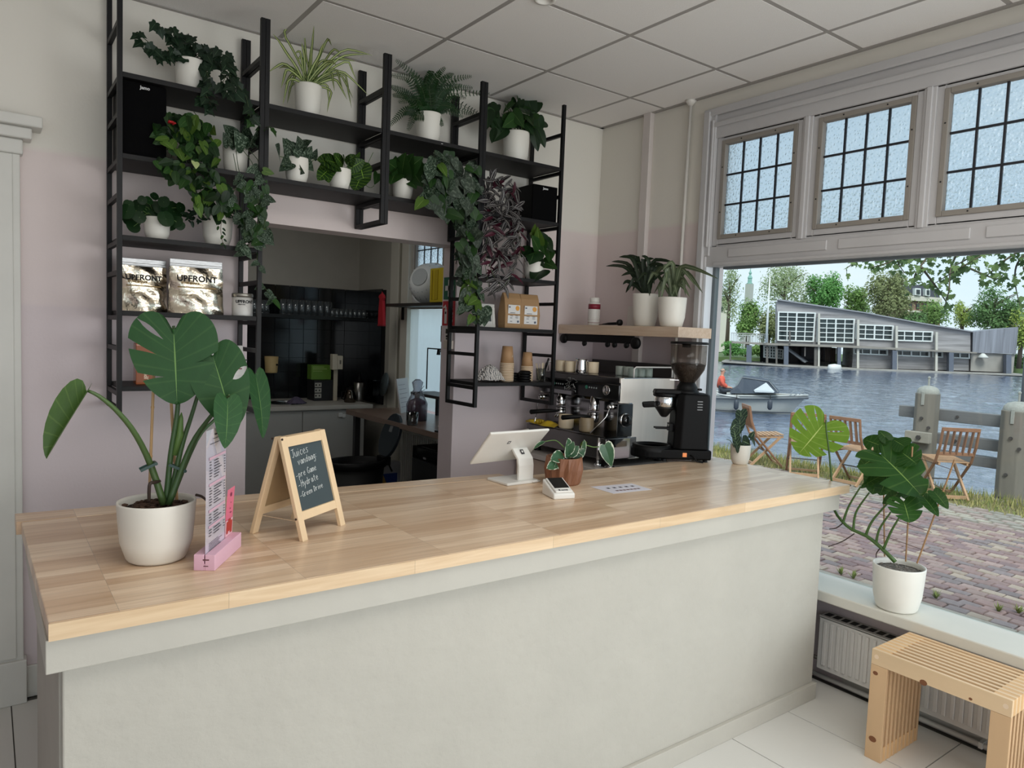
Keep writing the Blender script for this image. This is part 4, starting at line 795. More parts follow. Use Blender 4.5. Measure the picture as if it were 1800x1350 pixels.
for sx_, r_, hh, n_, nm in ((2.490,.0405,.105,12,'taller'),(2.640,.036,.090,10,'shorter')):
    f0 = None; z = Z5
    for k in range(n_):
        g = 'paper cups in the %s upside-down stack'%nm
        lb = ('kraft paper cup at the top of the %s stack, fully showing'%nm) if k == n_-1 else ('kraft paper cup, %s from the bottom of the %s stack'%(ORD[k],nm))
        c = paper_cup(sx_, 3.44, z, CUPK, lb, g, f0, r_, hh)
        if not f0: f0 = c
        z += .0092
    tm_ = MB(); 
    for k in range(7): a = -1.4+.9*math.pi*k/6*.6; tm_.add([V((.9*r_*math.cos(-1.35+.04*k),.9*r_*math.sin(-1.35+.04*k),.04+.003*(k%3))),V((.9*r_*math.cos(-1.31+.04*k),.9*r_*math.sin(-1.31+.04*k),.04)),V((.9*r_*math.cos(-1.31+.04*k),.9*r_*math.sin(-1.31+.04*k),.058))],[(0,1,2)])
    put('stamp', tm_.mesh('stamp'), M('stamp_pale' if nm=='taller' else 'stamp_brown2',(206,190,168) if nm=='taller' else (96,60,40),.6), c)
for k in range(4):
    solo('takeaway_cover', MB().lathe([(.036,0),(.039,.002),(.039,.008),(.033,.010),(.032,.016),(.0,.016)],22,(0,0,0)), BLKP, 'black plastic takeaway cover, %s in the front pile before the paper cups'%ORD[k], 'cover', (2.595,3.40,Z5+.0155*k), 'black cup lids', True, world=False)
for k in range(3):
    solo('takeaway_cover', MB().lathe([(.036,0),(.039,.002),(.039,.008),(.033,.010),(.032,.016),(.0,.016)],22,(0,0,0)), BLKP, 'black plastic takeaway cover, %s in the rear pile beside taller cup stack'%ORD[k], 'cover', (2.565,3.47,Z5+.0155*k), 'black cup lids in the rear pile', True, world=False)
jr = thing('stirrer_glass', 'clear glass holding wooden stirrers and a black pen on shelf', 'glass', (2.705,3.385,Z5))
CLR = glassy('clear_glass', (238,242,242), .10)
loc_part('glass', MB().lathe([(.026,0),(.032,.08),(.030,.08),(.024,.006),(0,.005)],22), CLR, jr, True)
WST = M('stirrer_wood', (212,196,168), .7)
for k in range(7):
    a = k*2.4; st = thing('stirrer', 'pale wooden stirrer standing in the clear glass on shelf', 'stirrer', (2.705+.010*math.cos(a),3.385+.010*math.sin(a),Z5+.006), 0, 'wooden stirrers in the glass')
    loc_part('stick', MB().bar((0,0,0),(.016*math.cos(a)-.012,.014*math.sin(a),.10+.004*(k%3)),.006,.0015), WST, st)
pn = thing('marker_pen', 'black marker pen leaning in the glass of stirrers', 'pen', (2.712,3.38,Z5+.006)); loc_part('barrel', MB().tube([(0,0,0),(.026,-.004,.09)],.0055,10), BLKP, pn, True); loc_part('cap', MB().tube([(.026,-.004,.09),(.040,-.006,.135)],[.0068,.006],10), M('pen_cap',(30,30,33),.3), pn, True)
pn = thing('marker_pen', 'dark thin pen leaning lower in the glass of stirrers', 'pen', (2.70,3.375,Z5+.006)); loc_part('barrel', MB().tube([(0,0,0),(.018,-.014,.085)],.004,10), MATS['pen_cap'], pn, True); loc_part('cap', MB().tube([(.018,-.014,.085),(.024,-.018,.11)],.005,10), BLKP, pn, True)
# striped cloth
def cloth_mesh(cx, cy, z, rx, ry, h, seed):
    mb = MB(); rr = random.Random(seed); ph = [rr.uniform(0,6) for _ in range(6)]
    def fn(a, b):
        t = 2*math.pi*a; r = b; fold = .22*math.sin(5*t+ph[0])+.16*math.sin(9*t+ph[1]+4*b)+.1*math.sin(13*t+ph[2])
        R = r*(1+fold*.35*r); zz_ = h*(1-r**1.5)*(1+.25*math.sin(7*t+ph[3])*r)+.010*abs(math.sin(11*r+6*math.sin(3*t+ph[4])))+.004
        return (cx+rx*R*math.cos(t), cy+ry*R*math.sin(t), z+max(.002,zz_))
    return mb.sheet(fn, 56, 16)
def striped(name, c1, c2, scale):
    m = M(name, c1, .9, bump=.3, bscale=90); n = m.node_tree.nodes; l = m.node_tree.links
    t = n.new('ShaderNodeTexCoord'); w = n.new('ShaderNodeTexWave'); w.inputs['Scale'].default_value = scale; w.inputs['Distortion'].default_value = 6; w.inputs['Detail Scale'].default_value = 2; l.new(t.outputs['Object'], w.inputs['Vector'])
    cr = n.new('ShaderNodeValToRGB'); cr.color_ramp.elements[0].color = lin(c2); cr.color_ramp.elements[1].color = lin(c1); cr.color_ramp.elements[0].position = .42; cr.color_ramp.elements[1].position = .5
    l.new(w.outputs[0], cr.inputs[0]); l.new(cr.outputs[0], n['Principled BSDF'].inputs['Base Color']); return m
solo('dish_cloth', cloth_mesh(2.355,3.42,Z5,.095,.065,.085,2), striped('striped_cloth',(206,200,194),(96,96,98),30), 'crumpled grey and white striped dish cloth on lowest right shelf', 'cloth', (2.355,3.42,Z5), smooth=True)
# ---- signs on the opening's jamb (its face looks left)
JX = OX1
def sign_quad(mb, y0, y1, z0, z1, o=.002): return mb.box(JX-o, JX-.0002, y0, y1, z0, z1)
GRN = M('sign_green', (18,92,66), .5); SGW = M('sign_white', (206,202,198), .5); SGR = M('sign_red', (178,34,46), .5)
s1 = thing('first_aid_sign', 'green first aid sign with white cross on opening jamb', 'sign', (JX,3.73,1.84))
part('plate', sign_quad(MB(),3.664,3.796,1.845,1.978), GRN, s1); part('cross', MB().box(JX-.0028,JX-.002,3.715,3.745,1.862,1.962).box(JX-.0028,JX-.002,3.682,3.778,1.897,1.927), SGW, s1)
s2 = thing('extinguisher_sign', 'red fire extinguisher sign with white symbols below green sign', 'sign', (JX,3.73,1.68))
part('plate', sign_quad(MB(),3.660,3.80,1.688,1.835), SGR, s2)
part('symbol', MB().box(JX-.0028,JX-.002,3.75,3.778,1.70,1.785).box(JX-.0028,JX-.002,3.756,3.770,1.785,1.80).prism([V((JX-.002,3.762,1.80)),V((JX-.002,3.79,1.79)),V((JX-.002,3.792,1.80)),V((JX-.002,3.765,1.815))],(-.0008,0,0)), SGW, s2)
part('gauge', MB().box(JX-.0035,JX-.0027,3.756,3.772,1.758,1.772), M('sign_dark',(52,30,32),.5), s2)
fm_ = MB()
for k, (z0, dy) in enumerate(((1.70,0),(1.72,.002),(1.742,.0),(1.765,.003),(1.79,.006))): fm_.prism([V((JX-.002,3.70+dy,z0)),V((JX-.002,3.712+dy,z0+.004)),V((JX-.002,3.695+dy,z0+.012)),V((JX-.002,3.68+dy,z0+.026)),V((JX-.002,3.683+dy,z0+.010))],(-.0008,0,0))
part('flames', fm_, SGW, s2)
rm = thing('remote_control', 'white remote control in its holder on the opening jamb', 'remote', (JX,3.71,1.55))
part('holder', MB().box(JX-.030,JX,3.665,3.735,1.548,1.60), M('remote_shell',(196,184,170),.4), rm, bevel=.003); part('body', MB().box(JX-.024,JX-.004,3.672,3.728,1.556,1.678), M('remote_white',(206,200,194),.35), rm, bevel=.004)
part('screen', MB().box(JX-.0255,JX-.0238,3.685,3.72,1.64,1.668), MATS['screen_black'], rm, bevel=.001); part('button', MB().box(JX-.0255,JX-.0238,3.700,3.716,1.618,1.630).box(JX-.0255,JX-.0238,3.684,3.697,1.618,1.630).box(JX-.0255,JX-.0238,3.688,3.714,1.605,1.613).box(JX-.0255,JX-.0238,3.688,3.714,1.595,1.600), MATS['screen_black'], rm)
wc = MB(); wc.tube([V((2.24,3.645,2.05)),V((2.25,3.642,2.09)),V((2.275,3.638,2.13)),V((2.33,3.635,2.16))],.0025,6)
solo('wall_cable', wc, BLKP, 'thin black cable running round the jamb corner below lintel', 'cable', (2.25,3.64,2.1), smooth=True)
# ================================================================ plants
def lerp_list(pts, t):
    k = min(int(t*(len(pts)-1)), len(pts)-2); f = t*(len(pts)-1)-k
    p0, p1, p2, p3 = pts[max(k-1,0)], pts[k], pts[k+1], pts[min(k+2,len(pts)-1)]
    return [0.5*((2*b)+(c-a)*f+(2*a-5*b+4*c-d)*f*f+(3*b-a-3*c+d)*f**3) for a, b, c, d in zip(p0,p1,p2,p3)]
LEAVES = {}; LR = random.Random(99)
def leaf_mesh(key, half, nt=8, ns=2, fold=.18, droop=.15, slits=((),()), wave=0, mpow=1.15, mend=1.0):
    if key in LEAVES: return LEAVES[key]
    vs, fs, uv = [], [], []
    for side, sl in ((-1,slits[0]),(1,slits[1])):
        bounds = [0]+[q[0] for q in sl]+[1]
        for k in range(len(bounds)-1):
            a, b = bounds[k], bounds[k+1]; m = max(2, int(round(nt*(b-a)))); k0 = len(vs)
            ga = sl[k-1] if k > 0 else None; gb = sl[k] if k < len(sl) else None
            def gap(g, s):
                if not g or s <= g[2]: return 0
                q = (s-g[2])/(g[3]-g[2]) if len(g) > 3 else (s-g[2])/(1-g[2])
                if len(g) > 3: return g[1]*max(0, math.sin(math.pi*min(1,q)))**.7
                return g[1]*q
            for i in range(m+1):
                for j in range(ns+1):
                    s = j/ns; t = a+gap(ga,s)+(b-gap(gb,s)-a-gap(ga,s))*i/m
                    ex, ey = lerp_list(half, t); my = mend*max(0, t)**mpow
                    x = s*ex; y = my*(1-s)+ey*s
                    z = fold*abs(x)*(1-.5*abs(x)) - droop*y*y + wave*math.sin(9*t+side)*s*s*.08 - (.25*fold*x*x)
                    vs.append((side*x, y, z)); uv.append((.5+.5*side*s, t))
            for i in range(m):
                for j in range(ns):
                    p = k0+i*(ns+1)+j; q = (p, p+1, p+ns+2, p+ns+1); fs.append(q if side > 0 else q[::-1])
    me = bpy.data.meshes.new(key); me.from_pydata(vs, [], fs); me.polygons.foreach_set('use_smooth', [True]*len(fs))
    ul = me.uv_layers.new(name='uv')
    for lp in me.loops: ul.data[lp.index].uv = uv[lp.vertex_index]
    LEAVES[key] = me; return me
def leafmat(name, col, rib=None, ribw=.03, band=None, bandpos=(.2,.32), spots=None, spot_scale=9, edge=None, trans=.22, rough=.42, veins=0, nveins=9, rnd=.25, under=None):
    m = bpy.data.materials.new(name); m.use_nodes = True; n = m.node_tree.nodes; l = m.node_tree.links; b = n['Principled BSDF']; out = n['Material Output']
    b.inputs['Roughness'].default_value = rough; b.inputs['Specular IOR Level'].default_value = .3
    oi = n.new('ShaderNodeObjectInfo'); uvn = n.new('ShaderNodeUVMap'); uvn.uv_map = 'uv'; sp = n.new('ShaderNodeSeparateXYZ'); l.new(uvn.outputs[0], sp.inputs[0])
    def math_(op, a, b_=None, c=None):
        q = n.new('ShaderNodeMath'); q.operation = op
        for i, x in enumerate((a,b_,c)):
            if x is None: continue
            if isinstance(x,(int,float)): q.inputs[i].default_value = x
            else: l.new(x, q.inputs[i])
        return q.outputs[0]
    def mix(fac, a, c):
        q = n.new('ShaderNodeMixRGB')
        if isinstance(fac,(int,float)): q.inputs[0].default_value = fac
        else: l.new(fac, q.inputs[0])
        for i, x in ((1,a),(2,c)):
            if isinstance(x, tuple): q.inputs[i].default_value = lin(x)
            else: l.new(x, q.inputs[i])
        return q.outputs[0]
    s = math_('MULTIPLY', math_('ABSOLUTE', math_('SUBTRACT', sp.outputs['X'], .5)), 2)       # 0 midrib, 1 edge
    nz = n.new('ShaderNodeTexNoise'); nz.inputs['Scale'].default_value = spot_scale; nz.inputs['Detail'].default_value = 3
    av = n.new('ShaderNodeVectorMath'); av.operation = 'ADD'; l.new(uvn.outputs[0], av.inputs[0]); l.new(oi.outputs['Random'], av.inputs[1]); l.new(av.outputs[0], nz.inputs['Vector'])
    c = mix(math_('MULTIPLY', nz.outputs[0], .5), col, tuple(int(x*.65) for x in col))
    def smooth(v, lo, hi):
        q = n.new('ShaderNodeMapRange'); q.interpolation_type = 'SMOOTHSTEP'; q.inputs[1].default_value = lo; q.inputs[2].default_value = hi; l.new(v, q.inputs[0]); return q.outputs[0]
    if band:
        w = math_('ADD', s, math_('MULTIPLY', math_('SUBTRACT', nz.outputs[0], .5), .25))
        f = math_('MULTIPLY', smooth(w, bandpos[0], bandpos[0]+.08), math_('SUBTRACT', 1, smooth(w, bandpos[1], bandpos[1]+.1))); c = mix(f, c, band)
    if spots: c = mix(smooth(nz.outputs[0], .5, .62), c, spots)
    if edge:
        w = math_('ADD', s, math_('MULTIPLY', math_('SUBTRACT', nz.outputs[0], .5), .6)); c = mix(smooth(w, .84, .95), c, edge)
    if veins:
        w = math_('FRACT', math_('SUBTRACT', math_('MULTIPLY', sp.outputs['Y'], nveins), math_('MULTIPLY', s, .0)))
        f = math_('SUBTRACT', 1, smooth(math_('ABSOLUTE', math_('SUBTRACT', w, .5)), .02, .10)); c = mix(math_('MULTIPLY', f, veins), c, rib or tuple(min(255,int(x*1.5)) for x in col))
    if rib: c = mix(math_('SUBTRACT', 1, smooth(s, ribw*.5, ribw)), c, rib)
    h = n.new('ShaderNodeHueSaturation'); l.new(c, h.inputs['Color']); l.new(math_('ADD', 1-rnd, math_('MULTIPLY', oi.outputs['Random'], 2*rnd)), h.inputs['Value'])
    c = h.outputs[0]
    if under:
        ge = n.new('ShaderNodeNewGeometry'); c = mix(ge.outputs['Backfacing'], c, under)
    l.new(c, b.inputs['Base Color'])
    if trans:
        tr = n.new('ShaderNodeBsdfTranslucent'); h2 = n.new('ShaderNodeHueSaturation'); h2.inputs['Hue'].default_value = .47; h2.inputs['Value'].default_value = 1.7; l.new(c, h2.inputs['Color']); l.new(h2.outputs[0], tr.inputs[0])
        ms = n.new('ShaderNodeMixShader'); ms.inputs[0].default_value = trans; l.new(b.outputs[0], ms.inputs[1]); l.new(tr.outputs[0], ms.inputs[2]); l.new(ms.outputs[0], out.inputs[0])
    MATS[name] = m; return m
# outlines of half a leaf, base to tip
H_HEART = [(0,0),(.14,-.10),(.29,-.06),(.36,.16),(.31,.46),(.15,.78),(0,1)]
H_OVAL = [(0,0),(.10,.02),(.24,.16),(.29,.42),(.23,.70),(.10,.92),(0,1)]
H_LANCE = [(0,0),(.06,.06),(.13,.25),(.14,.5),(.10,.75),(.04,.93),(0,1)]
H_ROUND = [(0,.0),(.22,-.02),(.43,.16),(.5,.46),(.42,.78),(.22,.95),(0,1)]
H_IVY = [(0,.05),(.14,-.06),(.36,-.02),(.31,.18),(.46,.36),(.27,.52),(.13,.76),(0,1)]
H_STRAP = [(0,0),(.035,.05),(.05,.3),(.05,.55),(.04,.8),(.015,.95),(0,1)]
H_MON = [(0,.10),(.13,-.14),(.36,-.20),(.56,-.05),(.63,.20),(.56,.50),(.38,.78),(.16,.95),(0,1)]
H_MON2 = [(0,.05),(.10,-.10),(.28,-.13),(.42,.02),(.46,.26),(.40,.55),(.24,.82),(.09,.95),(0,1)]
H_SPEAR = [(0,.05),(.10,-.07),(.22,-.05),(.29,.15),(.28,.42),(.20,.70),(.08,.92),(0,1)]
lm_heart = leaf_mesh('heart_leaf', H_HEART); lm_oval = leaf_mesh('oval_leaf', H_OVAL, 6, 2); lm_lance = leaf_mesh('lance_leaf', H_LANCE, 7, 2, .3, .3); lm_round = leaf_mesh('round_leaf', H_ROUND, 8, 2, -.05, .05, mpow=1)
lm_ivy = leaf_mesh('ivy_leaf', H_IVY, 14, 1, .1, .12); lm_spear = leaf_mesh('spear_leaf', H_SPEAR, 10, 3, .12, .14)
GRIVY = leafmat('ivy_green', (28,48,32), (70,92,66), .05, trans=.12)
GRDARK = leafmat('dark_green_leaf', (28,52,26), (66,92,52), .03, trans=.18)
GRMID = leafmat('mid_green_leaf', (42,76,32), (92,120,66), .03, trans=.25)
GRLIME = leafmat('lime_leaf', (84,116,46), (150,170,96), .03, trans=.3)
GRPIL = leafmat('pilea_leaf', (26,54,26), trans=.2, rough=.3)
GRSCIN = leafmat('satin_leaf', (36,56,38), spots=(104,120,102), spot_scale=11, trans=.12, rough=.6)
GRSILV = leafmat('silver_leaf', (54,66,54), spots=(84,95,82), spot_scale=7, trans=.12, rough=.6)
GRZEB = leafmat('zebrina_leaf', (30,22,28), band=(118,116,112), bandpos=(.28,.60), trans=.1, rough=.4, under=(54,24,34))
GRZEBP = leafmat('zebrina_purple', (70,22,38), trans=.2)
GRMAR = leafmat('prayer_leaf', (38,66,26), (120,158,56), .05, veins=.6, nveins=10, trans=.25)
GRCAL = leafmat('calathea_leaf', (36,52,34), (92,104,76), .05, trans=.1)
GRFERN = leafmat('strap_grey_green', (92,106,78), (150,158,128), .12, trans=.15, rough=.35)
GRSPID = leafmat('spider_leaf', (66,96,36), band=(168,178,122), bandpos=(-.3,.42), trans=.3)
GRHOYA = leafmat('variegated_leaf', (58,92,64), edge=(206,212,192), trans=.15, rough=.3)
GRMON = leafmat('monstera_leaf', (34,78,34), (104,140,76), .022, veins=.10, nveins=9, trans=.16, rough=.5, rnd=.12)
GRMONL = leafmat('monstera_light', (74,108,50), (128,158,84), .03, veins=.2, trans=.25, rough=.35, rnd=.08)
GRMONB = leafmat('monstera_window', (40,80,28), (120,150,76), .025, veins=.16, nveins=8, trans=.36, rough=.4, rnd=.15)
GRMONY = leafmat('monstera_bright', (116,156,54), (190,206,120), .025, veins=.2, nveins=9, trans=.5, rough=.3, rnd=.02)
GRANTH = leafmat('velvet_leaf', (26,48,30), (132,156,112), .07, veins=.5, nveins=6, trans=.2, rough=.5, rnd=.2)
STEM = M('stem_green', (86,116,56), .5, var=.1); STEMD = M('stem_dark', (60,76,44), .55, var=.1); STEMB = M('stem_brown', (84,66,48), .7)
SOIL = M('potting_soil', (62,48,38), .95, var=.35, vscale=90, bump=1, bscale=90, bdist=.02)
POTW = M('white_pot', (226,222,212), .42, var=.012, vscale=4)
POTS = M('sill_pot', (226,224,216), .4, var=.012)
def pot_parts(root, r, h, mat=POTW, taper=.70, soil=True, n=36, soilz=.9, soilmat=None):
    b = r*taper
    loc_part('pot', MB().lathe([(b*.9,0),(b,.004),(b*1.06,h*.06),(r*.86+b*.08,h*.33),(r*.965,h*.66),(r,h*.97),(r*.995,h),(r*.955,h),(r*.945,h*.94),(r*.90,h*.6),(0,h*.55)],n), mat, root, True)
    if soil: 
        rr = random.Random(int(r*1e5)); s = MB(); nn_ = 20
        s.lathe([(r*.935,h*soilz),(r*.6,h*(soilz+.015)),(r*.3,h*soilz),(0,h*(soilz+.02))],nn_)
        loc_part('soil', s, soilmat or SOIL, root, True)
def orient(B, T, nh, w=1, L=None):
    y = (V(T)-V(B)); L = L or y.length; y.normalize(); z = V(nh)-y*V(nh).dot(y)
    if z.length < 1e-4: z = V((0,0,1))-y*y.z
    z.normalize(); x = y.cross(z); w *= L
    return Matrix(((x.x*w,y.x*L,z.x*L,B[0]),(x.y*w,y.y*L,z.y*L,B[1]),(x.z*w,y.z*L,z.z*L,B[2]),(0,0,0,1)))
def leaf(root, me, mat, B, T, nh=None, w=1, name='leaf', label=None):
    B, T = V(B), V(T)
    if nh is None: B = B+V((0,LR.gauss(0,.012),0)); T = T+V((0,LR.gauss(-.01,.02),0))
    nh = nh or ((EYE-B).normalized()+V((LR.gauss(-.1,.45),LR.gauss(0,.2),LR.gauss(.35,.4))))
    key = me.name+'|'+mat.name
    if key not in LEAVES:
        c = me.copy(); c.materials.clear(); c.materials.append(mat); LEAVES[key] = c
    return put(name, LEAVES[key], None, root, mw=orient(B-absloc(root), T-absloc(root), nh, w), label=label)
def inside(p, poly):
    x, y = p; c = False; j = len(poly)-1
    for i in range(len(poly)):
        if (poly[i][1] > y) != (poly[j][1] > y) and x < (poly[j][0]-poly[i][0])*(y-poly[i][1])/(poly[j][1]-poly[i][1])+poly[i][0]: c = not c
        j = i
    return c
def foliage(root, poly, y0, dy, n, me, mats, px, seed, down=.8, spread=.7, out=.5, wj=.15, y1=None, avoid=None):
    rr = random.Random(seed); xs = [p[0] for p in poly]; ys = [p[1] for p in poly]; k = 0; g = 0
    while k < n and g < n*60:
        g += 1; u, v = rr.uniform(min(xs),max(xs)), rr.uniform(min(ys),max(ys))
        if not inside((u,v), poly): continue
        f = (v-min(ys))/(max(ys)-min(ys)); yy = (y0 if y1 is None else y0+(y1-y0)*f)+rr.uniform(-dy,dy)
        B = at(u, v, 'y', yy); L = px*rr.uniform(.7,1.2)*depth(B)/FPX
        d = V((rr.gauss(0,spread), rr.gauss(-out*.5,.4), -down+rr.gauss(0,.35))).normalized()
        nh = V((rr.gauss(-.25,.5), -1, rr.gauss(.45,.45)))
        m = mats[min(int(rr.random()*len(mats)), len(mats)-1)]
        leaf(root, me[int(rr.random()*len(me))] if isinstance(me,list) else me, m, B-d*L*.4, B+d*L*.6, nh, 1+rr.uniform(-wj,wj)); k += 1
def vine(root, pts, y0, y1, r=.0016, mat=STEMD, name='vine'):
    P = [at(u,v,'y',y0+(y1-y0)*i/max(1,len(pts)-1)) for i,(u,v) in enumerate(pts)]
    Q = [V(lerp_list([tuple(p) for p in P], i/14)) for i in range(15)]
    part(name, MB().tube(Q, r, 5), mat, root, True); return Q
def vine_leaves(root, Q, me, mats, px, n, seed, side=.5, t0=0):
    rr = random.Random(seed)
    for i in range(n):
        t = t0+(1-t0)*(i+.5)/n; p = Q[min(len(Q)-1,int(t*len(Q)))]+V((rr.uniform(-.008,.008),rr.uniform(-.012,.006),rr.uniform(-.01,.01)))
        s = 1 if i%2 else -1; L = px*rr.uniform(.75,1.2)*depth(p)/FPX
        d = V((s*rr.uniform(.3,1)*side*1.6, rr.uniform(-.5,.2), -rr.uniform(.2,1))).normalized()
        leaf(root, me, mats[int(rr.random()*len(mats))], p, p+d*L, V((rr.gauss(0,.4),-1,rr.gauss(.4,.4))))
def rad(p): d = depth(p); return d/FPX*d/(V(p)-EYE).length
def pot_plant(name, label, u0, u1, vr, z, y, grp='white potted plants on the black shelves', hpx=None, mat=POTW, taper=.70, cat='plant', soilz=.9):
    cx = at((u0+u1)/2, vr, 'y', y); r = (u1-u0)/2*rad(cx); h = cx.z-z
    if h < .03 or hpx: h = (hpx or 40)*depth(cx)/FPX
    t = thing(name, label, cat, (cx.x, y, z), 0, grp); pot_parts(t, r, h, mat, taper, soilz=soilz); return t, V((cx.x, y, z+h)), r
def ribbon(root, P, w, mat, name='leaf', nh=None, n=9, taper=True, wave=0):           # a strap leaf along a curve
    pts = [V(lerp_list([tuple(p) for p in P], i/n)) for i in range(n+1)]; vs, fs, uv = [], [], []; off = absloc(root)
    for i, p in enumerate(pts):
        d = (pts[min(i+1,n)]-pts[max(i-1,0)]).normalized(); s = d.cross(V(nh or (EYE-p))).normalized(); up_ = s.cross(d)
        t = i/n; ww = w*(min(1,.5+3*t) if t < .17 else 1)*(max(.04,(1-t)/.35)**.8 if (taper and t > .65) else 1)*(1+wave*math.sin(17*t))
        for k, q in ((-1,0),(0,0),(1,0)): vs.append(p+s*(k*ww/2)+up_*((abs(k))*ww*.14)-off); uv.append((.5+.5*k, t))
    for i in range(n):
        for k in range(2): a = i*3+k; fs.append((a,a+1,a+4,a+3))
    me = bpy.data.meshes.new(name); me.from_pydata([tuple(v) for v in vs], [], fs); me.polygons.foreach_set('use_smooth',[True]*len(fs)); ul = me.uv_layers.new(name='uv')
    for lp in me.loops: ul.data[lp.index].uv = uv[lp.vertex_index]
    me.materials.append(mat); return put(name, me, None, root)
ys = 3.48
# 1 ivy, top shelf, left
t, c, r = pot_plant('ivy', 'trailing dark ivy in white pot at the left of the top shelf', 305, 366, 108, Z1, ys)
foliage(t, [(300,85),(330,60),(365,85),(385,105),(372,118),(345,112),(310,110)], 3.47, .05, 46, lm_ivy, [GRIVY], 20, 1, down=.5)
for pts, n, sd in (([(320,95),(300,88),(280,98),(262,75),(240,58)],12,3),([(325,90),(305,70),(290,55),(278,45)],9,4),([(330,80),(312,60),(300,48)],7,5),([(318,100),(295,98),(270,95),(250,72)],9,6)):
    vine_leaves(t, vine(t, pts, 3.46, 3.42), lm_ivy, [GRIVY], 20, n, sd)
for pts, n, sd in (([(360,100),(382,88),(400,110),(405,140),(412,160)],16,7),([(365,105),(385,115),(395,135),(390,150),(400,165)],14,8),([(358,112),(366,135),(370,150),(362,165),(375,190)],13,9),([(370,100),(392,95),(408,125),(418,150),(432,168),(440,205)],16,10),([(362,150),(352,168),(356,185),(372,180)],10,11),([(425,165),(440,185),(448,215)],7,12),([(440,210),(460,222),(478,224)],4,13)):
    vine_leaves(t, vine(t, pts, 3.42, 3.28), lm_ivy, [GRIVY,GRIVY,GRMID] if sd > 10 else [GRIVY], 20, n, sd)
# 2 spider plant
t, c, r = pot_plant('spider_plant', 'striped spider plant with arching leaves in white pot, top shelf', 516, 568, 151, Z1, ys)
bp = at(541,150,'y',ys)
for i, tip in enumerate([(515,40,500,60),(552,45,548,90),(535,60,538,100),(583,80,575,70),(518,95,528,92),(523,108,530,100),(600,95,585,88),(655,98,605,88),(645,96,600,100),(626,140,610,108),(648,168,600,125),(618,190,605,130),(620,172,598,132),(603,160,590,122),(497,185,508,140),(505,182,512,150),(575,198,582,160),(578,180,575,150),(588,160,582,128),(557,162,556,130),(472,127,500,112),(494,155,505,122),(490,120,510,118),(500,150,515,130),(508,160,520,132),(610,175,590,140),(625,108,590,105),(560,100,556,110),(570,75,560,100),(530,75,535,100),(547,80,545,110),(592,115,575,108),(480,60,505,95),(575,105,560,112)]):
    tu, tv, mu, mv = tip; rr = random.Random(i); y1 = ys+rr.uniform(-.17,.08); ym = (ys+y1)/2
    B = bp+V((rr.uniform(-.02,.02),rr.uniform(-.02,.02),-.01)); mid = at(mu,mv,'y',ym); T = at(tu,tv,'y',y1)
    ribbon(t, [B, B.lerp(mid,.55)+V((0,0,.012)), mid, mid.lerp(T,.55)+V((0,0,.006)), T], .0105 if i < 20 else .0125, GRSPID)
# 3 boston fern : every frond is a rachis with leaflets
def frond(root, P, wid, mat, n=26, seed=0, leafw=.34):
    pts = [V(lerp_list([tuple(p) for p in P], i/n)) for i in range(n+1)]; vs, fs, uv = [], [], []; off = absloc(root); rr = random.Random(seed)
    for i in range(1,n):
        p = pts[i]; d = (pts[i+1]-pts[i-1]).normalized(); s = d.cross(EYE-p+V((rr.uniform(-.5,.5),0,.6))).normalized(); t = i/n; L = wid*(min(1,t*4+.3))*(1-t)**.55+.003
        for sg in (-1,1):
            a = (s*sg+d*.35+V((0,0,-.12))).normalized(); wv = d*(L*leafw*.5); k = len(vs)
            for q in (p-wv*.7, p+wv*.7, p+a*L*.6+wv, p+a*L, p+a*L*.6-wv): vs.append(q-off); uv.append((.7,.5))
            fs.append((k,k+1,k+2,k+3,k+4))
    k = len(vs)
    for i in range(n):
        pass
    mb = MB(); mb.v = vs; mb.f = fs; me = bpy.data.meshes.new('frond'); me.from_pydata([tuple(v) for v in vs],[],fs); ul = me.uv_layers.new(name='uv')
    for lp in me.loops: ul.data[lp.index].uv = uv[lp.vertex_index]
    me.materials.append(mat); f = put('frond', me, None, root)
    put('rachis', MB().tube([q-off for q in pts[::3]], .0011, 4).mesh('rachis'), STEMD, f)
t, c, r = pot_plant('boston_fern', 'bushy dark green fern in white pot on the top shelf', 730, 778, 201, Z1, ys)
FERN = leafmat('fern_green', (30,62,28), trans=.2, rnd=.25)
bp = at(754,198,'y',ys)
for i, (mu,mv,tu,tv) in enumerate([(735,140,695,105),(720,140,686,132),(715,165,684,152),(718,170,690,168),(712,195,684,222),(728,205,717,230),(748,150,765,118),(755,150,783,118),(768,150,798,128),(775,145,830,134),(785,155,832,155),(795,165,862,165),(790,175,850,205),(785,190,835,202),(770,190,815,206),(765,200,778,222),(758,150,775,125),(742,155,720,125),(745,160,755,125),(770,165,805,140),(780,170,820,172),(760,160,768,140),(735,175,700,180),(782,182,806,198),(750,165,740,140),(768,175,790,160),(740,185,715,190),(765,155,800,122),(752,140,762,120),(778,160,812,150),(775,185,800,190),(748,175,728,150)]):
    rr = random.Random(i+50); y1 = ys+rr.uniform(-.16,.07); B = bp+V((rr.uniform(-.025,.025),rr.uniform(-.02,.02),-.01)); mid = at(mu,mv,'y',(ys+y1)/2); T = at(tu,tv,'y',y1)
    frond(t, [B, B.lerp(mid,.55), mid, mid.lerp(T,.6)+V((0,0,.004)), T], .034, FERN, 25, i)
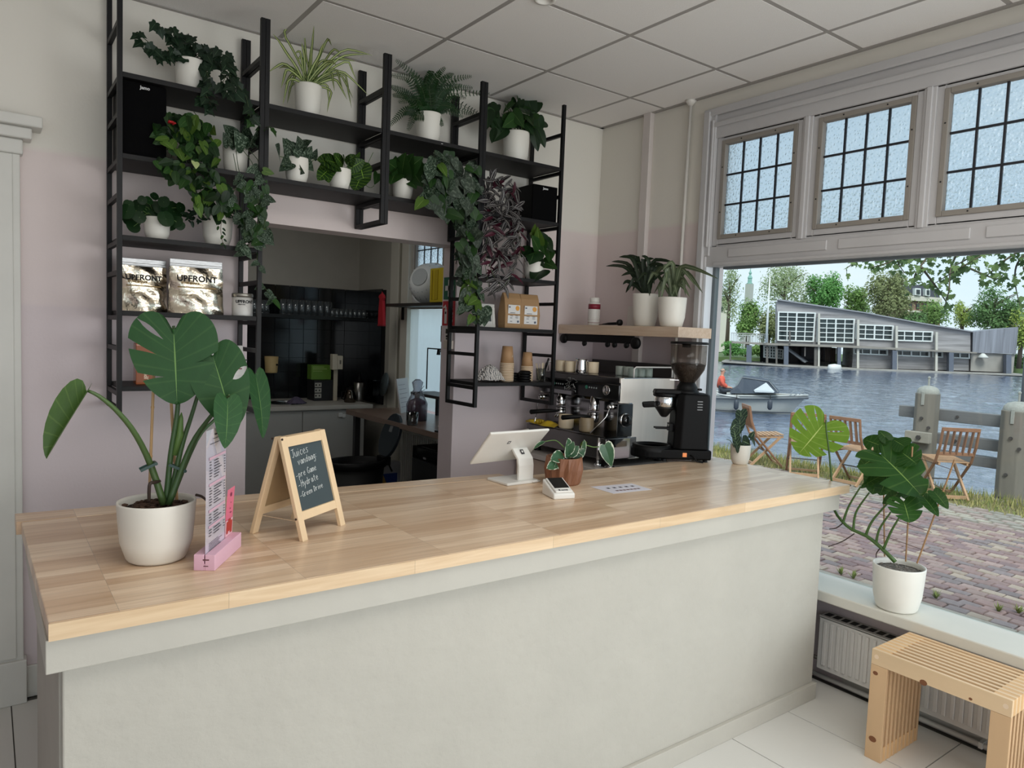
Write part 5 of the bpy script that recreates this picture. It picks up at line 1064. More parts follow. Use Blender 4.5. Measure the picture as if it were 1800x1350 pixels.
# 4 peace lily like plant
t, c, r = pot_plant('flamingo_plant', 'broad leaved green plant with one pale bloom, right end of top shelf', 883, 933, 234, Z1, ys)
foliage(t, [(855,205),(870,182),(905,178),(940,190),(955,215),(950,240),(915,235),(880,235),(865,230)], 3.46, .07, 42, lm_heart, [GRDARK,GRDARK,GRMID], 34, 21, down=.7, spread=.8)
for B, T in (((935,225),(945,262)),((940,220),(955,255)),((868,225),(862,245))): leaf(t, lm_lance, GRDARK, at(*B,'y',3.42), at(*T,'y',3.38), w=1.6)
leaf(t, lm_oval, M('pale_spathe',(214,210,200),.5), at(912,197,'y',3.42), at(932,200,'y',3.40), V((.1,-.6,.8)), label='pale greenish white bloom')
for q in range(10): a = q*.63; part('stem', MB().tube([c+V((.02*math.cos(a),.02*math.sin(a),-.02)), c+V((.05*math.cos(a),.04*math.sin(a),.05)), c+V((.09*math.cos(a),.06*math.sin(a),.10))], .0022, 5), STEM, t, True)
# 5 lipstick plant
t, c, r = pot_plant('lipstick_plant', 'bushy trailing plant with red flowers beside the tall loudspeaker', 318, 374, 252, Z2, ys)
foliage(t, [(272,215),(300,205),(345,205),(382,225),(380,300),(400,330),(405,372),(385,392),(350,370),(335,335),(300,312),(278,290)], 3.36, .06, 225, [lm_oval,lm_heart], [GRDARK,GRDARK,GRDARK,GRMID,GRMID,GRLIME], 23, 31, down=.8, y1=3.27)
foliage(t, [(318,215),(345,205),(352,225),(335,262),(318,290),(330,250)], 3.28, .02, 10, lm_oval, [GRLIME,GRMID], 30, 33)
foliage(t, [(272,290),(300,275),(330,295),(335,318),(300,315)], 3.28, .03, 22, lm_oval, [GRLIME,GRMID,GRDARK], 22, 34)
for pts in ([(330,230),(335,290),(360,350)],[(345,230),(380,310),(392,370)],[(310,240),(300,280),(292,315)],[(340,195),(352,215),(350,240)]): vine(t, pts, 3.40, 3.29)
for u, v in ((300,217),(304,219),(296,216),(328,219),(334,221)): part('flower', MB().tube([at(u,v,'y',3.32), at(u+2,v-3,'y',3.31), at(u+5,v-2,'y',3.30)],[.004,.0055,.003],6), M('flower_red',(196,40,44),.5), t, True)
leaf(t, lm_heart, M('pale_leaf',(176,190,130),.5), at(342,285,'y',3.27), at(342,297,'y',3.26))
# 6 satin pothos with long trails by the second ladder
t, c, r = pot_plant('satin_pothos', 'silver spotted pothos in white pot trailing down the second ladder', 390, 438, 256, Z2, 3.46)
for B, T, w in (((415,250),(395,222),1.3),((428,262),(412,232),1.2),((440,246),(430,220),1.1),((400,258),(392,235),1),((440,258),(455,230),1),((446,240),(458,262),.9)): leaf(t, lm_heart, GRSCIN, at(*B,'y',3.40), at(*T,'y',3.36), w=w)
for pts, n, sd in (([(425,262),(445,290),(450,330),(455,370),(452,420)],18,41),([(415,265),(420,300),(432,335),(440,380),(445,430)],15,42),([(435,262),(455,285),(462,330),(466,380),(460,425)],17,43),([(410,270),(418,320),(408,345),(415,375)],9,44),([(430,330),(425,370),(430,400),(428,440)],11,45),([(455,420),(452,455),(458,470)],4,46),([(462,500),(470,512),(478,520),(485,528)],4,47)):
    vine_leaves(t, vine(t, pts, 3.36, 3.27), lm_heart, [GRSCIN,GRSCIN,GRMID], 21, int(n*.75)+1, sd, .5, .3 if sd < 46 else 0)
for B, T in (((462,300),(482,306)),((455,395),(470,405))): leaf(t, lm_heart, GRLIME, at(*B,'y',3.30), at(*T,'y',3.29))
# 7 second satin pothos, 8 prayer plant, 9 philodendron
t, c, r = pot_plant('satin_pothos', 'small silver leaved pothos in white pot, leftmost in the middle bay', 500, 545, 279, Z2, 3.43)
for B, T, w in (((515,275),(505,243),1.2),((525,275),(518,246),1.2),((530,270),(522,242),1),((535,278),(548,258),1.2),((492,275),(484,258),1.3),((512,282),(495,288),1),((510,288),(492,298),1.2),((538,282),(553,300),1.2),((550,280),(556,262),.9),((522,292),(530,305),1),((520,268),(536,255),1.2),((512,262),(498,246),1),((528,262),(540,248),1.1)): leaf(t, lm_heart, GRSCIN, at(*B,'y',3.40), at(*T,'y',3.36), w=w)
for pts in ([(520,280),(505,278),(492,275)],[(525,280),(545,285),(552,280)],[(520,282),(508,290),(498,292)],[(525,284),(520,290),(530,300)]): vine(t, pts, 3.42, 3.37, .0018, STEM)
t, c, r = pot_plant('prayer_plant', 'prayer plant with yellow green veined leaves in white pot, middle bay', 577, 619, 298, Z2, 3.43)
for B, T, w in (((600,292),(562,277),1.2),((598,290),(575,278),1.3),((603,292),(590,270),1.2),((610,290),(622,272),1.3),((612,298),(640,282),1.2),((640,302),(622,330),1.4),((632,285),(640,320),1.5),((585,292),(560,312),1),((572,292),(578,318),1.1),((628,295),(618,272),1),((605,290),(606,272),1.2),((588,296),(566,290),1.2),((618,285),(634,270),1)): leaf(t, lm_oval, GRMAR, at(*B,'y',3.40), at(*T,'y',3.35), V((LR.gauss(0,.4),-1,.5)), w=w*1.1)
for pts in ([(600,298),(590,290),(575,285)],[(605,298),(620,285),(635,285)],[(600,298),(585,292),(570,300)],[(640,300),(656,268)],[(636,320),(650,330),(658,326)]): vine(t, pts, 3.42, 3.36, .0014, STEM)
t, c, r = pot_plant('philodendron', 'glossy green philodendron in white pot, just right of middle ladder', 689, 728, 317, Z2, 3.44)
for B, T, w in (((705,308),(700,275),1.3),((712,308),(718,272),1.3),((715,300),(738,276),1.3),((700,300),(680,285),1.2),((695,305),(682,320),1.2),((722,300),(735,328),1.3),((730,290),(742,300),1.2),((710,300),(708,272),1.1),((690,298),(678,305),1.2),((718,312),(728,330),1.2),((725,285),(740,282),1.1),((745,290),(760,312),1.3),((750,300),(745,322),1.2),((760,295),(770,318),1.3),((664,305),(662,322),.9),((700,292),(692,278),1)): leaf(t, lm_heart, GRMID, at(*B,'y',3.41), at(*T,'y',3.36), w=w)
for q in range(8): a = q*.8; part('stem', MB().tube([c+V((.015*math.cos(a),.015*math.sin(a),-.01)), c+V((.05*math.cos(a),.03*math.sin(a),.05)), c+V((.09*math.cos(a),-.02,.07))], .0018, 5), STEM, t, True)
# 10 silver trailing mass, 11 zebrina
t, c, r = pot_plant('silver_pothos', 'huge grey green trailing pothos hanging over the opening corner', 775, 822, 330, Z2, 3.45)
foliage(t, [(752,300),(768,272),(800,278),(840,290),(848,320),(838,360),(842,410),(838,470),(812,505),(808,450),(800,400),(780,380),(760,360),(750,340)], 3.34, .07, 205, lm_heart, [GRSILV,GRSILV,GRSCIN,GRMID], 27, 61, down=.9, y1=3.26)
for pts, n, sd in (([(770,330),(752,345),(745,358)],6,62),([(815,470),(820,510),(815,540)],5,63),([(820,500),(828,530),(832,560)],5,64),([(790,300),(765,285),(764,265)],4,65),([(830,450),(840,500),(838,540)],6,66)): vine_leaves(t, vine(t, pts, 3.30, 3.26), lm_heart, [GRSILV,GRSCIN,GRLIME], 26, n, sd)
for pts in ([(800,320),(805,380),(815,440),(822,500)],[(810,320),(830,380),(835,450)]): vine(t, pts, 3.36, 3.28)
t, c, r = pot_plant('zebra_plant', 'purple and silver striped trailing plant hanging beside the grey pothos', 846, 890, 345, Z2, 3.45)
foliage(t, [(850,330),(862,302),(885,310),(908,325),(918,370),(920,410),(908,455),(885,470),(862,455),(848,400)], 3.35, .06, 175, lm_lance, [GRZEB]*7+[GRZEBP], 27, 71, down=.6, spread=1, wj=.3, y1=3.28)
for pts, n, sd in (([(860,410),(852,440),(862,470),(870,490)],12,72),([(900,420),(908,450),(900,480),(885,505)],14,73),([(865,430),(880,455),(872,480),(880,505)],11,74),([(848,440),(855,480),(860,510)],8,75),([(910,400),(915,430),(912,455)],7,76)): vine_leaves(t, vine(t, pts, 3.32, 3.26), lm_lance, [GRZEB,GRZEB,GRZEB,GRZEBP], 26, n, sd, .8)
for m_ in (GRZEB,): pass
# 12 pilea, 13 dark trailing
t, c, r = pot_plant('pilea', 'round leaved pilea in white pot on the third shelf, far left', 251, 301, 383, Z3, 3.44)
rr = random.Random(77)
for (u,v,s) in ((232,383,34),(243,362,24),(222,372,28),(262,365,30),(282,365,24),(270,372,36),(292,385,28),(306,372,34),(300,395,22),(318,365,18),(235,398,24),(250,352,16),(272,345,14),(310,390,22),(316,396,18),(288,355,20),(245,382,22),(226,360,18),(262,352,16)):
    p = at(u,v,'y',3.38+rr.uniform(-.04,.05)); L = s*depth(p)/FPX; d = V((rr.gauss(0,.5),-.3,-1)).normalized()
    leaf(t, lm_round, GRPIL, p-d*L*.5, p+d*L*.5, V((rr.gauss(0,.35),-1,.35+rr.gauss(0,.2))))
    part('stem', MB().tube([c+V((0,0,-.01)), c.lerp(p,.5)+V((0,0,.02)), p], .0013, 5), STEM, t, True)
t, c, r = pot_plant('hoya', 'small dark curly leaved plant in white pot on third shelf', 354, 411, 380, Z3, 3.44)
foliage(t, [(322,375),(345,362),(375,372),(410,368),(440,380),(445,392),(420,388),(380,380),(345,392),(335,395)], 3.40, .05, 85, lm_oval, [GRIVY], 11, 81, down=.3, spread=1)
for pts, n, sd in (([(390,380),(388,405),(392,430)],10,82),([(425,385),(430,410),(425,435)],12,83),([(438,385),(440,420),(432,440)],9,84)): vine_leaves(t, vine(t, pts, 3.38, 3.28, .0012, STEMB), lm_oval, [GRIVY,GRMID], 9, n, sd)
# 14 pothos on the right middle shelf, 15 vine at the photo frame
t, c, r = pot_plant('pothos', 'green pothos with pale new leaf in white pot, right bay', 921, 958, 461, Z3R, 3.42)
for B, T, w, m in (((945,440),(932,415),1.2,GRMID),((940,440),(928,470),1.6,GRDARK),((950,425),(958,455),1.3,GRMID),((958,420),(972,450),1.2,GRDARK),((945,430),(940,402),1,GRLIME),((938,425),(925,412),1,GRLIME),((955,460),(975,478),1.2,GRMID),((950,475),(930,500),1.5,GRDARK),((960,430),(950,405),1.1,GRDARK),((930,435),(918,455),1.2,GRDARK),((965,440),(962,466),1.1,GRMID),((948,450),(955,478),1,GRDARK),((936,450),(915,446),1.2,GRMID),((942,418),(936,398),.9,GRLIME)): leaf(t, lm_heart, m, at(*B,'y',3.38), at(B[0]+(T[0]-B[0])*.85,B[1]+(T[1]-B[1])*.85-4,'y',3.33), w=w*.85)
for pts in ([(940,458),(945,430),(942,410)],[(942,458),(960,425),(968,440)],[(940,460),(948,475),(940,490)],[(945,460),(965,465),(972,475)]): vine(t, pts, 3.41, 3.34, .0018, STEM)
t, c, r = pot_plant('heartleaf_vine', 'small trailing plant in white pot left of the framed photo', 830, 856, 544, Z4, 3.40)
for pts, n, sd in (([(842,545),(835,530),(822,535),(808,532)],6,91),([(845,545),(838,520),(832,500),(826,470)],5,92),([(843,547),(830,560),(822,556)],3,93)): vine_leaves(t, vine(t, pts, 3.38, 3.28, .0013), lm_heart, [GRSCIN,GRDARK], 19, n, sd)
leaf(t, lm_heart, GRSCIN, at(850,540,'y',3.33), at(848,572,'y',3.31), w=1.2); leaf(t, lm_heart, GRSCIN, at(846,555,'y',3.33), at(840,570,'y',3.32), w=1.2)
# 16, 17 on the wooden wall shelf
def shelf_pot(name, label, u0, u1, vr, x, grp):
    p = at((u0+u1)/2, vr, 'x', x); q = at((u0+u1)/2, 566, 'z', SZ); r = (u1-u0)/2*rad(p)
    h = p.z-SZ; t = thing(name, label, 'plant', (x, p.y, SZ), 0, grp); pot_parts(t, r, h, POTW, .74); return t, V((x,p.y,p.z)), r
t, c, r = shelf_pot('calathea', 'dark wavy leaved plant in white pot, left one on the wooden shelf', 1112, 1160, 517, 3.19, 'pots on the wooden shelf')
rr = random.Random(5)
for i, (mu,mv,tu,tv) in enumerate([(1100,470,1065,468),(1105,465,1075,460),(1112,455,1088,452),(1120,455,1100,450),(1115,480,1092,485),(1120,450,1118,478),(1130,455,1130,480),(1140,458,1128,450),(1150,458,1185,462),(1155,470,1200,468),(1150,465,1172,470),(1110,500,1100,515),(1105,495,1095,500),(1125,470,1105,480),(1145,475,1150,500),(1135,480,1120,495),(1150,480,1165,495),(1128,465,1110,460),(1140,470,1160,462),(1115,490,1105,510),(1132,460,1150,455),(1122,488,1112,512),(1140,495,1142,520),(1155,485,1170,480)]):
    dx = rr.uniform(-.05,.06); B = c+V((rr.uniform(-.02,.02),rr.uniform(-.02,.02),-.005)); mid = at(mu,mv,'x',3.19+dx*.6); T = at(tu,tv,'x',3.19+dx)
    ribbon(t, [B, B.lerp(mid,.6)+V((0,0,.01)), mid, mid.lerp(T,.55)+V((0,0,.008)), T], .022, GRCAL, wave=.12)
t, c, r = shelf_pot('bird_nest_plant', 'grey green strap leaved plant in white pot nearest window, wooden shelf', 1157, 1208, 523, 3.17, 'pots on the wooden shelf')
for i, (mu,mv,tu,tv,w) in enumerate([(1165,470,1140,500,.03),(1150,480,1138,500,.025),(1175,470,1160,535,.03),(1180,490,1175,535,.028),(1200,468,1262,490,.032),(1205,478,1235,515,.03),(1195,470,1222,502,.028),(1170,465,1172,495,.03),(1190,480,1215,510,.03),(1185,500,1190,520,.024),(1195,500,1212,522,.025),(1160,500,1158,528,.026),(1182,462,1165,475,.03),(1168,490,1160,515,.03),(1190,470,1180,500,.03),(1178,475,1150,515,.028),(1200,490,1205,520,.026)]):
    dx = rr.uniform(-.08,.03); B = c+V((rr.uniform(-.015,.015),rr.uniform(-.015,.015),-.005)); mid = at(mu,mv,'x',3.17+dx*.6); T = at(tu,tv,'x',3.17+dx)
    ribbon(t, [B, B.lerp(mid,.6)+V((0,0,.02)), mid, mid.lerp(T,.5)+V((0,0,.01)), T], w*.8, GRFERN)
# ---------------------------------------------------------------- big monstera on the counter
SL1 = leaf_mesh('monstera_a', H_MON, 30, 10, .06, .05, (((.58,.03,.55),),((.33,.020,.35,.93),(.50,.030,.40),(.68,.022,.35))), wave=.35)
SL2 = leaf_mesh('monstera_b', H_MON2, 30, 10, .16, .12, (((.50,.030,.40,.97),),()), wave=.3)
SL4 = leaf_mesh('monstera_d', H_MON, 40, 10, .10, .12, (((.45,.05,.5),(.72,.04,.5)),((.36,.05,.45),(.58,.05,.4))), wave=.4)
SL3 = leaf_mesh('monstera_c', H_MON, 44, 12, .10, .10, (((.34,.012,.30,.8),(.50,.022,.45),(.66,.026,.45),(.80,.02,.5)),((.28,.012,.35,.85),(.40,.022,.45),(.52,.012,.3,.8),(.62,.026,.45),(.76,.024,.5))), wave=.3)
mc = V((.370,2.085,CT))
mo = thing('monstera_plant', 'large monstera with split leaves in white pot on the counter', 'plant', mc)
pr = 71.5*rad(mc+V((0,0,.25))); ph = at(276,879,'y',2.085).z-CT
pot_parts(mo, pr, ph, POTW, .73, n=48, soilz=.86, soilmat=M('bark_soil',(66,48,36),.95,var=.5,vscale=60,bump=1,bscale=60,bdist=.03))
ch = MB(); rr = random.Random(12)
for k in range(150): a, q = rr.uniform(0,6.28), pr*.90*math.sqrt(rr.random()); ch.ico((q*math.cos(a),q*math.sin(a),ph*.868+rr.uniform(0,.004)), rr.uniform(.004,.009), 1, (1,rr.uniform(.5,1),.6), .25)
loc_part('bark_chips', ch, M('bark_chip',(74,54,42),.9,var=.4,vscale=30), mo, kind='stuff')
def Pm(u, v, y): return at(u, v, 'y', y)
YM = 2.085
def petiole(root, pts, r0, r1, mat=STEM, ax='y', name='petiole'):
    P = [at(u,v,ax,q) for u,v,q in pts]; Q = [V(lerp_list([tuple(p) for p in P], i/16)) for i in range(17)]
    part(name, MB().tube(Q, [r0+(r1-r0)*i/16 for i in range(17)], 8), mat, root, True); return Q
petiole(mo, [(292,886,YM),(300,800,YM),(312,720,YM),(313,640,2.10),(305,573,2.085)], .0085, .004, M('petiole_green',(58,86,46),.45))
petiole(mo, [(298,884,YM),(318,790,YM),(340,720,YM+.02),(368,625,YM)], .008, .004, MATS['petiole_green'])
petiole(mo, [(296,887,YM-.02),(335,785,YM-.02),(368,735,YM-.05),(398,700,YM-.09),(403,694,YM-.1)], .0085, .003, MATS['petiole_green'])
petiole(mo, [(300,882,YM),(345,775,YM+.02),(380,735,YM+.05),(420,695,YM+.06),(448,660,YM+.05)], .006, .003, MATS['petiole_green'])
petiole(mo, [(288,887,YM-.01),(264,815,YM),(236,760,YM-.03),(205,722,YM-.06),(175,697,YM-.08),(155,687,YM-.08)], .010, .0035, M('petiole_dark',(72,96,50),.45))
part('sheath', MB().tube([Pm(306,800,YM),Pm(316,765,YM),Pm(318,735,YM),Pm(319,725,YM)],[.008,.010,.006,.001],8), STEM, mo, True)
leaf(mo, SL1, GRMON, Pm(305,575,YM-.03), Pm(312,711,YM-.06), V((-.12,-1,.30)), .84)
leaf(mo, SL2, GRMON, Pm(373,622,YM-.03), Pm(415,755,YM-.09), V((-.15,-1,.55)), .78)
leaf(mo, lm_spear, GRMON, Pm(400,698,YM-.11), Pm(402,787,YM-.15), V((.3,-1,.3)), 1.05)
leaf(mo, lm_spear, GRMON, Pm(448,655,YM+.05), Pm(474,768,YM-.0), V((.55,-1,.35)), .72)
leaf(mo, leaf_mesh('folded_leaf', H_SPEAR, 12, 3, .9, .02), GRMONL, Pm(156,686,YM-.08), Pm(80,806,YM-.12), V((-.80,-.75,.35)), .62)
CANE = M('bamboo_cane', (186,150,104), .5, var=.08)
def cane(root, pts, r, ax='y', mat=None):
    P = [at(u,v,ax,q) for u,v,q in pts]; mb = MB().tube(P, r, 8)
    for k in (.3,.62): q = P[0].lerp(P[-1],k); d = (P[-1]-P[0]).normalized(); mb.cyl(q-d*.003,q+d*.003,r*1.25,n=8)
    part('cane', mb, mat or CANE, root)
cane(mo, [(262,882,YM+.03),(272,614,YM+.05)], .0038); cane(mo, [(311,880,YM+.05),(300,690,YM+.05)], .004); cane(mo, [(300,700,YM+.05),(300,665,YM+.05)], .0038)
CLIP = M('clip_green', (26,62,56), .35)
for (a, b) in (((247,828,YM-.02),(274,815,YM-.02)),((297,817,YM-.02),(325,828,YM-.02))):
    p, q = at(a[0],a[1],'y',a[2]), at(b[0],b[1],'y',b[2]); part('plant_clip', MB().bar(p,q,.005,.007).bar(p+V((0,.02,.002)),q+V((0,.02,.002)),.004,.006).cyl(q+V((0,-.004,0)),q+V((0,.024,0)),.0045,n=8), CLIP, mo)
petiole(mo, [(262,882,YM-.02),(263,852,YM-.03),(272,848,YM-.02),(280,846,YM)], .004, .005, M('root_brown',(58,44,36),.7), name='aerial_root')
petiole(mo, [(345,870,YM-.0),(355,873,YM-.02),(366,882,YM-.03)], .004, .003, MATS['root_brown'], name='aerial_root')
# ---------------------------------------------------------------- brown pot plant
bc = V((2.035,2.36,CT)); wp_ = thing('variegated_plant', 'small white edged plant in brown facetted wooden pot on counter', 'plant', bc)
WALN = M('brown_pot_wood', (124,80,54), .55, var=.12, vscale=12, stretch=(1,1,.15), bump=.06)
br_ = 32.5*rad(bc); vs, fs = [], []; nf = 28
for zf, rf_, am in ((0,.86,0),(.06,.93,.02),(.55,1,.07),(1,.97,.01),(1,.88,0),(.85,.86,0)):
    for k in range(nf): a = 2*math.pi*k/nf; q = br_*rf_*(1+am*(1 if k%2 else -1)); vs.append(V((q*math.cos(a),q*math.sin(a),zf*.118)))
for i in range(5):
    for k in range(nf): fs.append((i*nf+k,i*nf+(k+1)%nf,(i+1)*nf+(k+1)%nf,(i+1)*nf+k))
fs.append(tuple(range(nf))[::-1]); loc_part('pot', MB().add(vs,fs), WALN, wp_); loc_part('soil', MB().lathe([(br_*.86,.103),(0,.108)],20), SOIL, wp_)
for B, T, w in (((998,805),(1003,772),1.3),((1008,806),(1030,790),1.2),((990,800),(972,806),1.2),((985,808),(965,822),1),((1010,812),(1020,822),1.2),((1022,800),(1030,775),1),((1000,802),(1018,785),1.4),((1005,810),(1012,826),1.2),((995,800),(1010,778),1.3),((1015,790),(1028,800),1.2),((988,815),(978,820),1.1)): leaf(wp_, lm_oval, GRHOYA, at(*B,'y',2.34), at(*T,'y',2.31), V((.1,-1,.5)), w*.95)
leaf(wp_, lm_heart, GRHOYA, at(1063,782,'y',2.30), at(1078,822,'y',2.28), V((-.5,-1,.4)), .9, label='drooping leaf on a long stalk'); leaf(wp_, lm_oval, GRLIME, at(1026,783,'y',2.35), at(1022,776,'y',2.34), w=1.5); leaf(wp_, lm_lance, GRHOYA, at(958,776,'y',2.30), at(940,782,'y',2.28), V((0,-.4,1)))
petiole(wp_, [(1003,812,2.35),(998,795,2.34),(985,780,2.32),(975,774,2.31),(958,776,2.30)], .003, .0015); petiole(wp_, [(1008,810,2.35),(1024,784,2.34),(1045,786,2.32),(1063,783,2.30)], .003, .0018, MATS['stem_green'])
# ---------------------------------------------------------------- velvet plant by the window
vc = V((3.235,2.325,CT)); vp = thing('velvet_plant', 'small white pot with dark veined heart leaves, counter end by window', 'plant', vc)
r_ = 18.5*rad(vc); pot_parts(vp, r_, .105, POTW, .72)
for B, T, w in (((1300,735),(1303,765),1.15),((1290,755),(1296,778),1.2),((1293,768),(1300,795),1),((1305,775),(1322,782),1.3),((1318,770),(1328,758),1.1),((1300,790),(1294,772),1.1)): leaf(vp, lm_heart, GRANTH, at(*B,'y',2.30), at(*T,'y',2.29), V((-.2,-1,.15)), w)
leaf(vp, lm_heart, GRANTH, at(1302,722,'y',2.31), at(1305,752,'y',2.30), V((-.1,-1,.1)), 1.45); leaf(vp, lm_heart, GRANTH, at(1296,742,'y',2.30), at(1285,756,'y',2.30), V((-.1,-1,.3)), 1.2); leaf(vp, lm_heart, GRANTH, at(1320,768,'y',2.30), at(1330,785,'y',2.28), V((.3,-1,.2)), 1)
for pts in ([(1306,787,2.32),(1303,765,2.32),(1302,735,2.31)],[(1304,788,2.32),(1298,770,2.31),(1296,745,2.3)],[(1308,788,2.32),(1316,778,2.31),(1320,770,2.3)],[(1290,786,2.31),(1284,775,2.30),(1277,772,2.29)]): petiole(vp, pts, .002, .0015, STEMD)
# ---------------------------------------------------------------- monstera on the sill
SILL = .495; XS = 3.285
sp_ = V((XS, at(1578,1030,'x',XS).y, SILL)); sm = thing('sill_monstera', 'monstera with bright window lit leaves in white pot on the sill', 'plant', sp_)
pr = 49*rad(sp_+V((0,0,.2))); ph = .198
pot_parts(sm, pr, ph, POTS, .76, n=44, soilz=.88, soilmat=M('grey_grit',(120,112,104),.95,var=.45,vscale=70,bump=1,bscale=80,bdist=.02))
ph0 = V(sp_)+V((0,0,ph*.9))
def X(u, v, dx=0): return at(u, v, 'x', XS+dx)
def pet(pts, r0, r1, mat=None, name='petiole'):
    P = [X(*p) for p in pts]; Q = [V(lerp_list([tuple(p) for p in P], i/14)) for i in range(15)]
    part(name, MB().tube(Q, [r0+(r1-r0)*i/14 for i in range(15)], 8), mat or MATS['petiole_sill'], sm, True)
M('petiole_sill', (70,98,44), .45, var=.06)
pet([(1574,988,0),(1548,962,-.01),(1523,942,-.01),(1498,931,-.02),(1480,916,-.02),(1466,895,0),(1463,868,.03),(1462,845,.05)], .010, .005, name='main_stem')
pet([(1462,850,.05),(1458,800,.06),(1453,760,.06),(1452,738,.06)], .005, .0035)
for pts in ([(1482,918,-.02),(1492,890,-.02),(1513,855,-.02)],[(1500,932,-.02),(1505,900,-.02),(1528,866,-.02)],[(1522,940,-.01),(1536,912,-.02),(1578,866,-.03)],[(1540,955,-.01),(1546,930,-.02),(1566,900,-.03)],[(1553,965,-.01),(1566,935,-.02),(1581,909,-.04)]): pet(pts, .0065, .0035)
pet([(1481,920,-.02),(1470,928,-.03),(1458,930,-.03)], .003, .002, MATS['root_brown'], 'aerial_root'); pet([(1502,938,-.02),(1480,952,-.03),(1456,961,-.04)], .0025, .002, MATS['root_brown'], 'aerial_root'); pet([(1546,965,-.01),(1541,972,-.02),(1540,980,-.02)], .003, .002, MATS['root_brown'], 'aerial_root')
leaf(sm, SL3, GRMONY, X(1451,741,.06), X(1404,800,.03), V((-.75,-.7,.1)), 1.02, label='large bright green leaf standing up on a long stalk')
NB = V((-.75,-.75,.25))
leaf(sm, SL4, GRMONB, X(1546,797,-.03), X(1624,866,-.06), V((-.6,-.7,.55)), .85)
leaf(sm, SL1, GRMONB, X(1588,880,-.07), X(1600,918,-.10), V((-.5,-.6,.8)), 1.25)
leaf(sm, lm_spear, GRMONB, X(1640,862,-.05), X(1668,892,-.07), V((-.6,-.6,.5)), 1.1)
leaf(sm, lm_spear, GRMONB, X(1622,872,-.05), X(1652,905,-.06), V((-.5,-.7,.5)), 1.1)
leaf(sm, SL2, GRMONB, X(1552,785,.0), X(1516,770,0), NB, 1.0); leaf(sm, lm_spear, GRMONB, X(1562,775,.02), X(1545,755,.02), NB, 1.5)
leaf(sm, lm_spear, GRMONB, X(1543,802,-.02), X(1506,825,-.02), NB, 1.1); leaf(sm, lm_spear, GRMONB, X(1552,835,-.02), X(1508,855,-.03), V((-.5,-.5,.8)), .8)
leaf(sm, lm_heart, GRMONB, X(1590,785,.02), X(1568,770,.03), NB, 1.9); leaf(sm, SL1, GRMONB, X(1585,795,.02), X(1612,815,.0), NB, 1.3)
leaf(sm, SL2, GRMONB, X(1545,825,.02), X(1535,870,.01), NB, 1.1); leaf(sm, lm_spear, GRMONB, X(1578,865,-.03), X(1551,888,-.04), NB, .9)
leaf(sm, SL2, GRMONB, X(1560,835,.03), X(1548,872,.02), NB, 1.2); leaf(sm, SL1, GRMONB, X(1595,840,.01), X(1600,880,-.01), NB, 1.1)
SCANE = M('sill_cane', (150,116,80), .6, var=.08)
for a, b, dx in (((1555,978),(1552,770),.04),((1592,987),(1604,785),.02),((1612,990),(1678,808),-.03)):
    P = [X(a[0],a[1],dx), X(b[0],b[1],dx)]; mb = MB().tube(P, .0036, 8)
    for k in (.3,.6): q = P[0].lerp(P[1],k); d = (P[1]-P[0]).normalized(); mb.cyl(q-d*.003,q+d*.003,.0045,n=8)
    part('cane', mb, SCANE, sm)
for a, b in (((1545,903),(1638,936)),((1548,940),(1626,968)),((1606,802),(1680,828)),((1640,850),(1668,866))): part('trellis_wire', MB().tube([X(a[0],a[1],.03),X(b[0],b[1],-.02)], .0013, 5), M('wire_brown',(96,72,56),.6), sm)
gr_ = MB(); rr = random.Random(2)
for k in range(160): a, q = rr.uniform(0,6.28), pr*.9*math.sqrt(rr.random()); gr_.ico((q*math.cos(a),q*math.sin(a),ph*.885+rr.uniform(0,.003)), rr.uniform(.002,.0045), 1, (1,1,.7), .2)
loc_part('grit', gr_, M('grit_stone',(136,128,120),.9,var=.4,vscale=60), sm, kind='stuff')
# ================================================================ kitchen things
LAM = M('grey_laminate', (168,168,164), .45, var=.015); WTOP = M('grey_worktop', (184,180,172), .4, var=.02)
KF = 6.60
def kcab(x0, x1, doors, label):
    c = thing('base_cabinet', label, 'cabinet', ((x0+x1)/2,KF+.35,0), 0, 'grey kitchen base cabinets')
    part('carcass', MB().box(x0,x1,KF+.02,KY-.01,.08,.86), LAM, c)
    for a, b in doors: part('door', MB().box(a+.002,b-.002,KF,KF+.018,.09,.845), LAM, c, bevel=.0015)
    part('plinth', MB().box(x0,x1,KF+.06,KF+.08,0,.08), DARK, c); return c
kcab(1.80, 2.42, [(1.80,2.42)], 'grey kitchen base cabinet on the left, under the sink')
k2 = kcab(2.422, 3.05, [(2.422,3.05)], 'grey kitchen base cabinet with a white child lock on its door')
p = at(602,729,'y',KF); part('child_lock', MB().box(p.x-.045,p.x-.005,KF-.018,KF,p.z-.02,p.z+.02).box(p.x-.005,p.x+.03,KF-.012,KF,p.z-.028,p.z+.004), M('lock_white',(206,208,206),.4), k2, bevel=.004)
kcab(1.18, 1.798, [(1.18,1.798)], 'grey kitchen base cabinet mostly hidden behind the wall')
kt = thing('kitchen_worktop', 'pale grey kitchen worktop running along the black tiles', 'worktop', (2.2,7,.86))
part('slab', MB().box(1.18,3.13,KF-.02,KY,.86,.90), WTOP, kt, bevel=.003)
sx = at(495,703,'z',.9).x; part('sink_bowl', MB().lathe([(.19,.004),(.18,.006),(.17,-.001),(.16,-.02)],30,(sx-.05,6.9,.90)), M('sink_steel',(150,150,148),.25,metal=1), kt, True)
cl2 = cloth_mesh(at(518,706,'z',.92).x,6.78,.90,.09,.07,.06,8); solo('cleaning_cloth', cl2, M('purple_cloth',(84,76,96),.9,bump=.4,bscale=60), 'small crumpled purple cloth beside the kitchen sink', 'cloth', (at(518,706,'z',.92).x,6.78,.90), smooth=True)
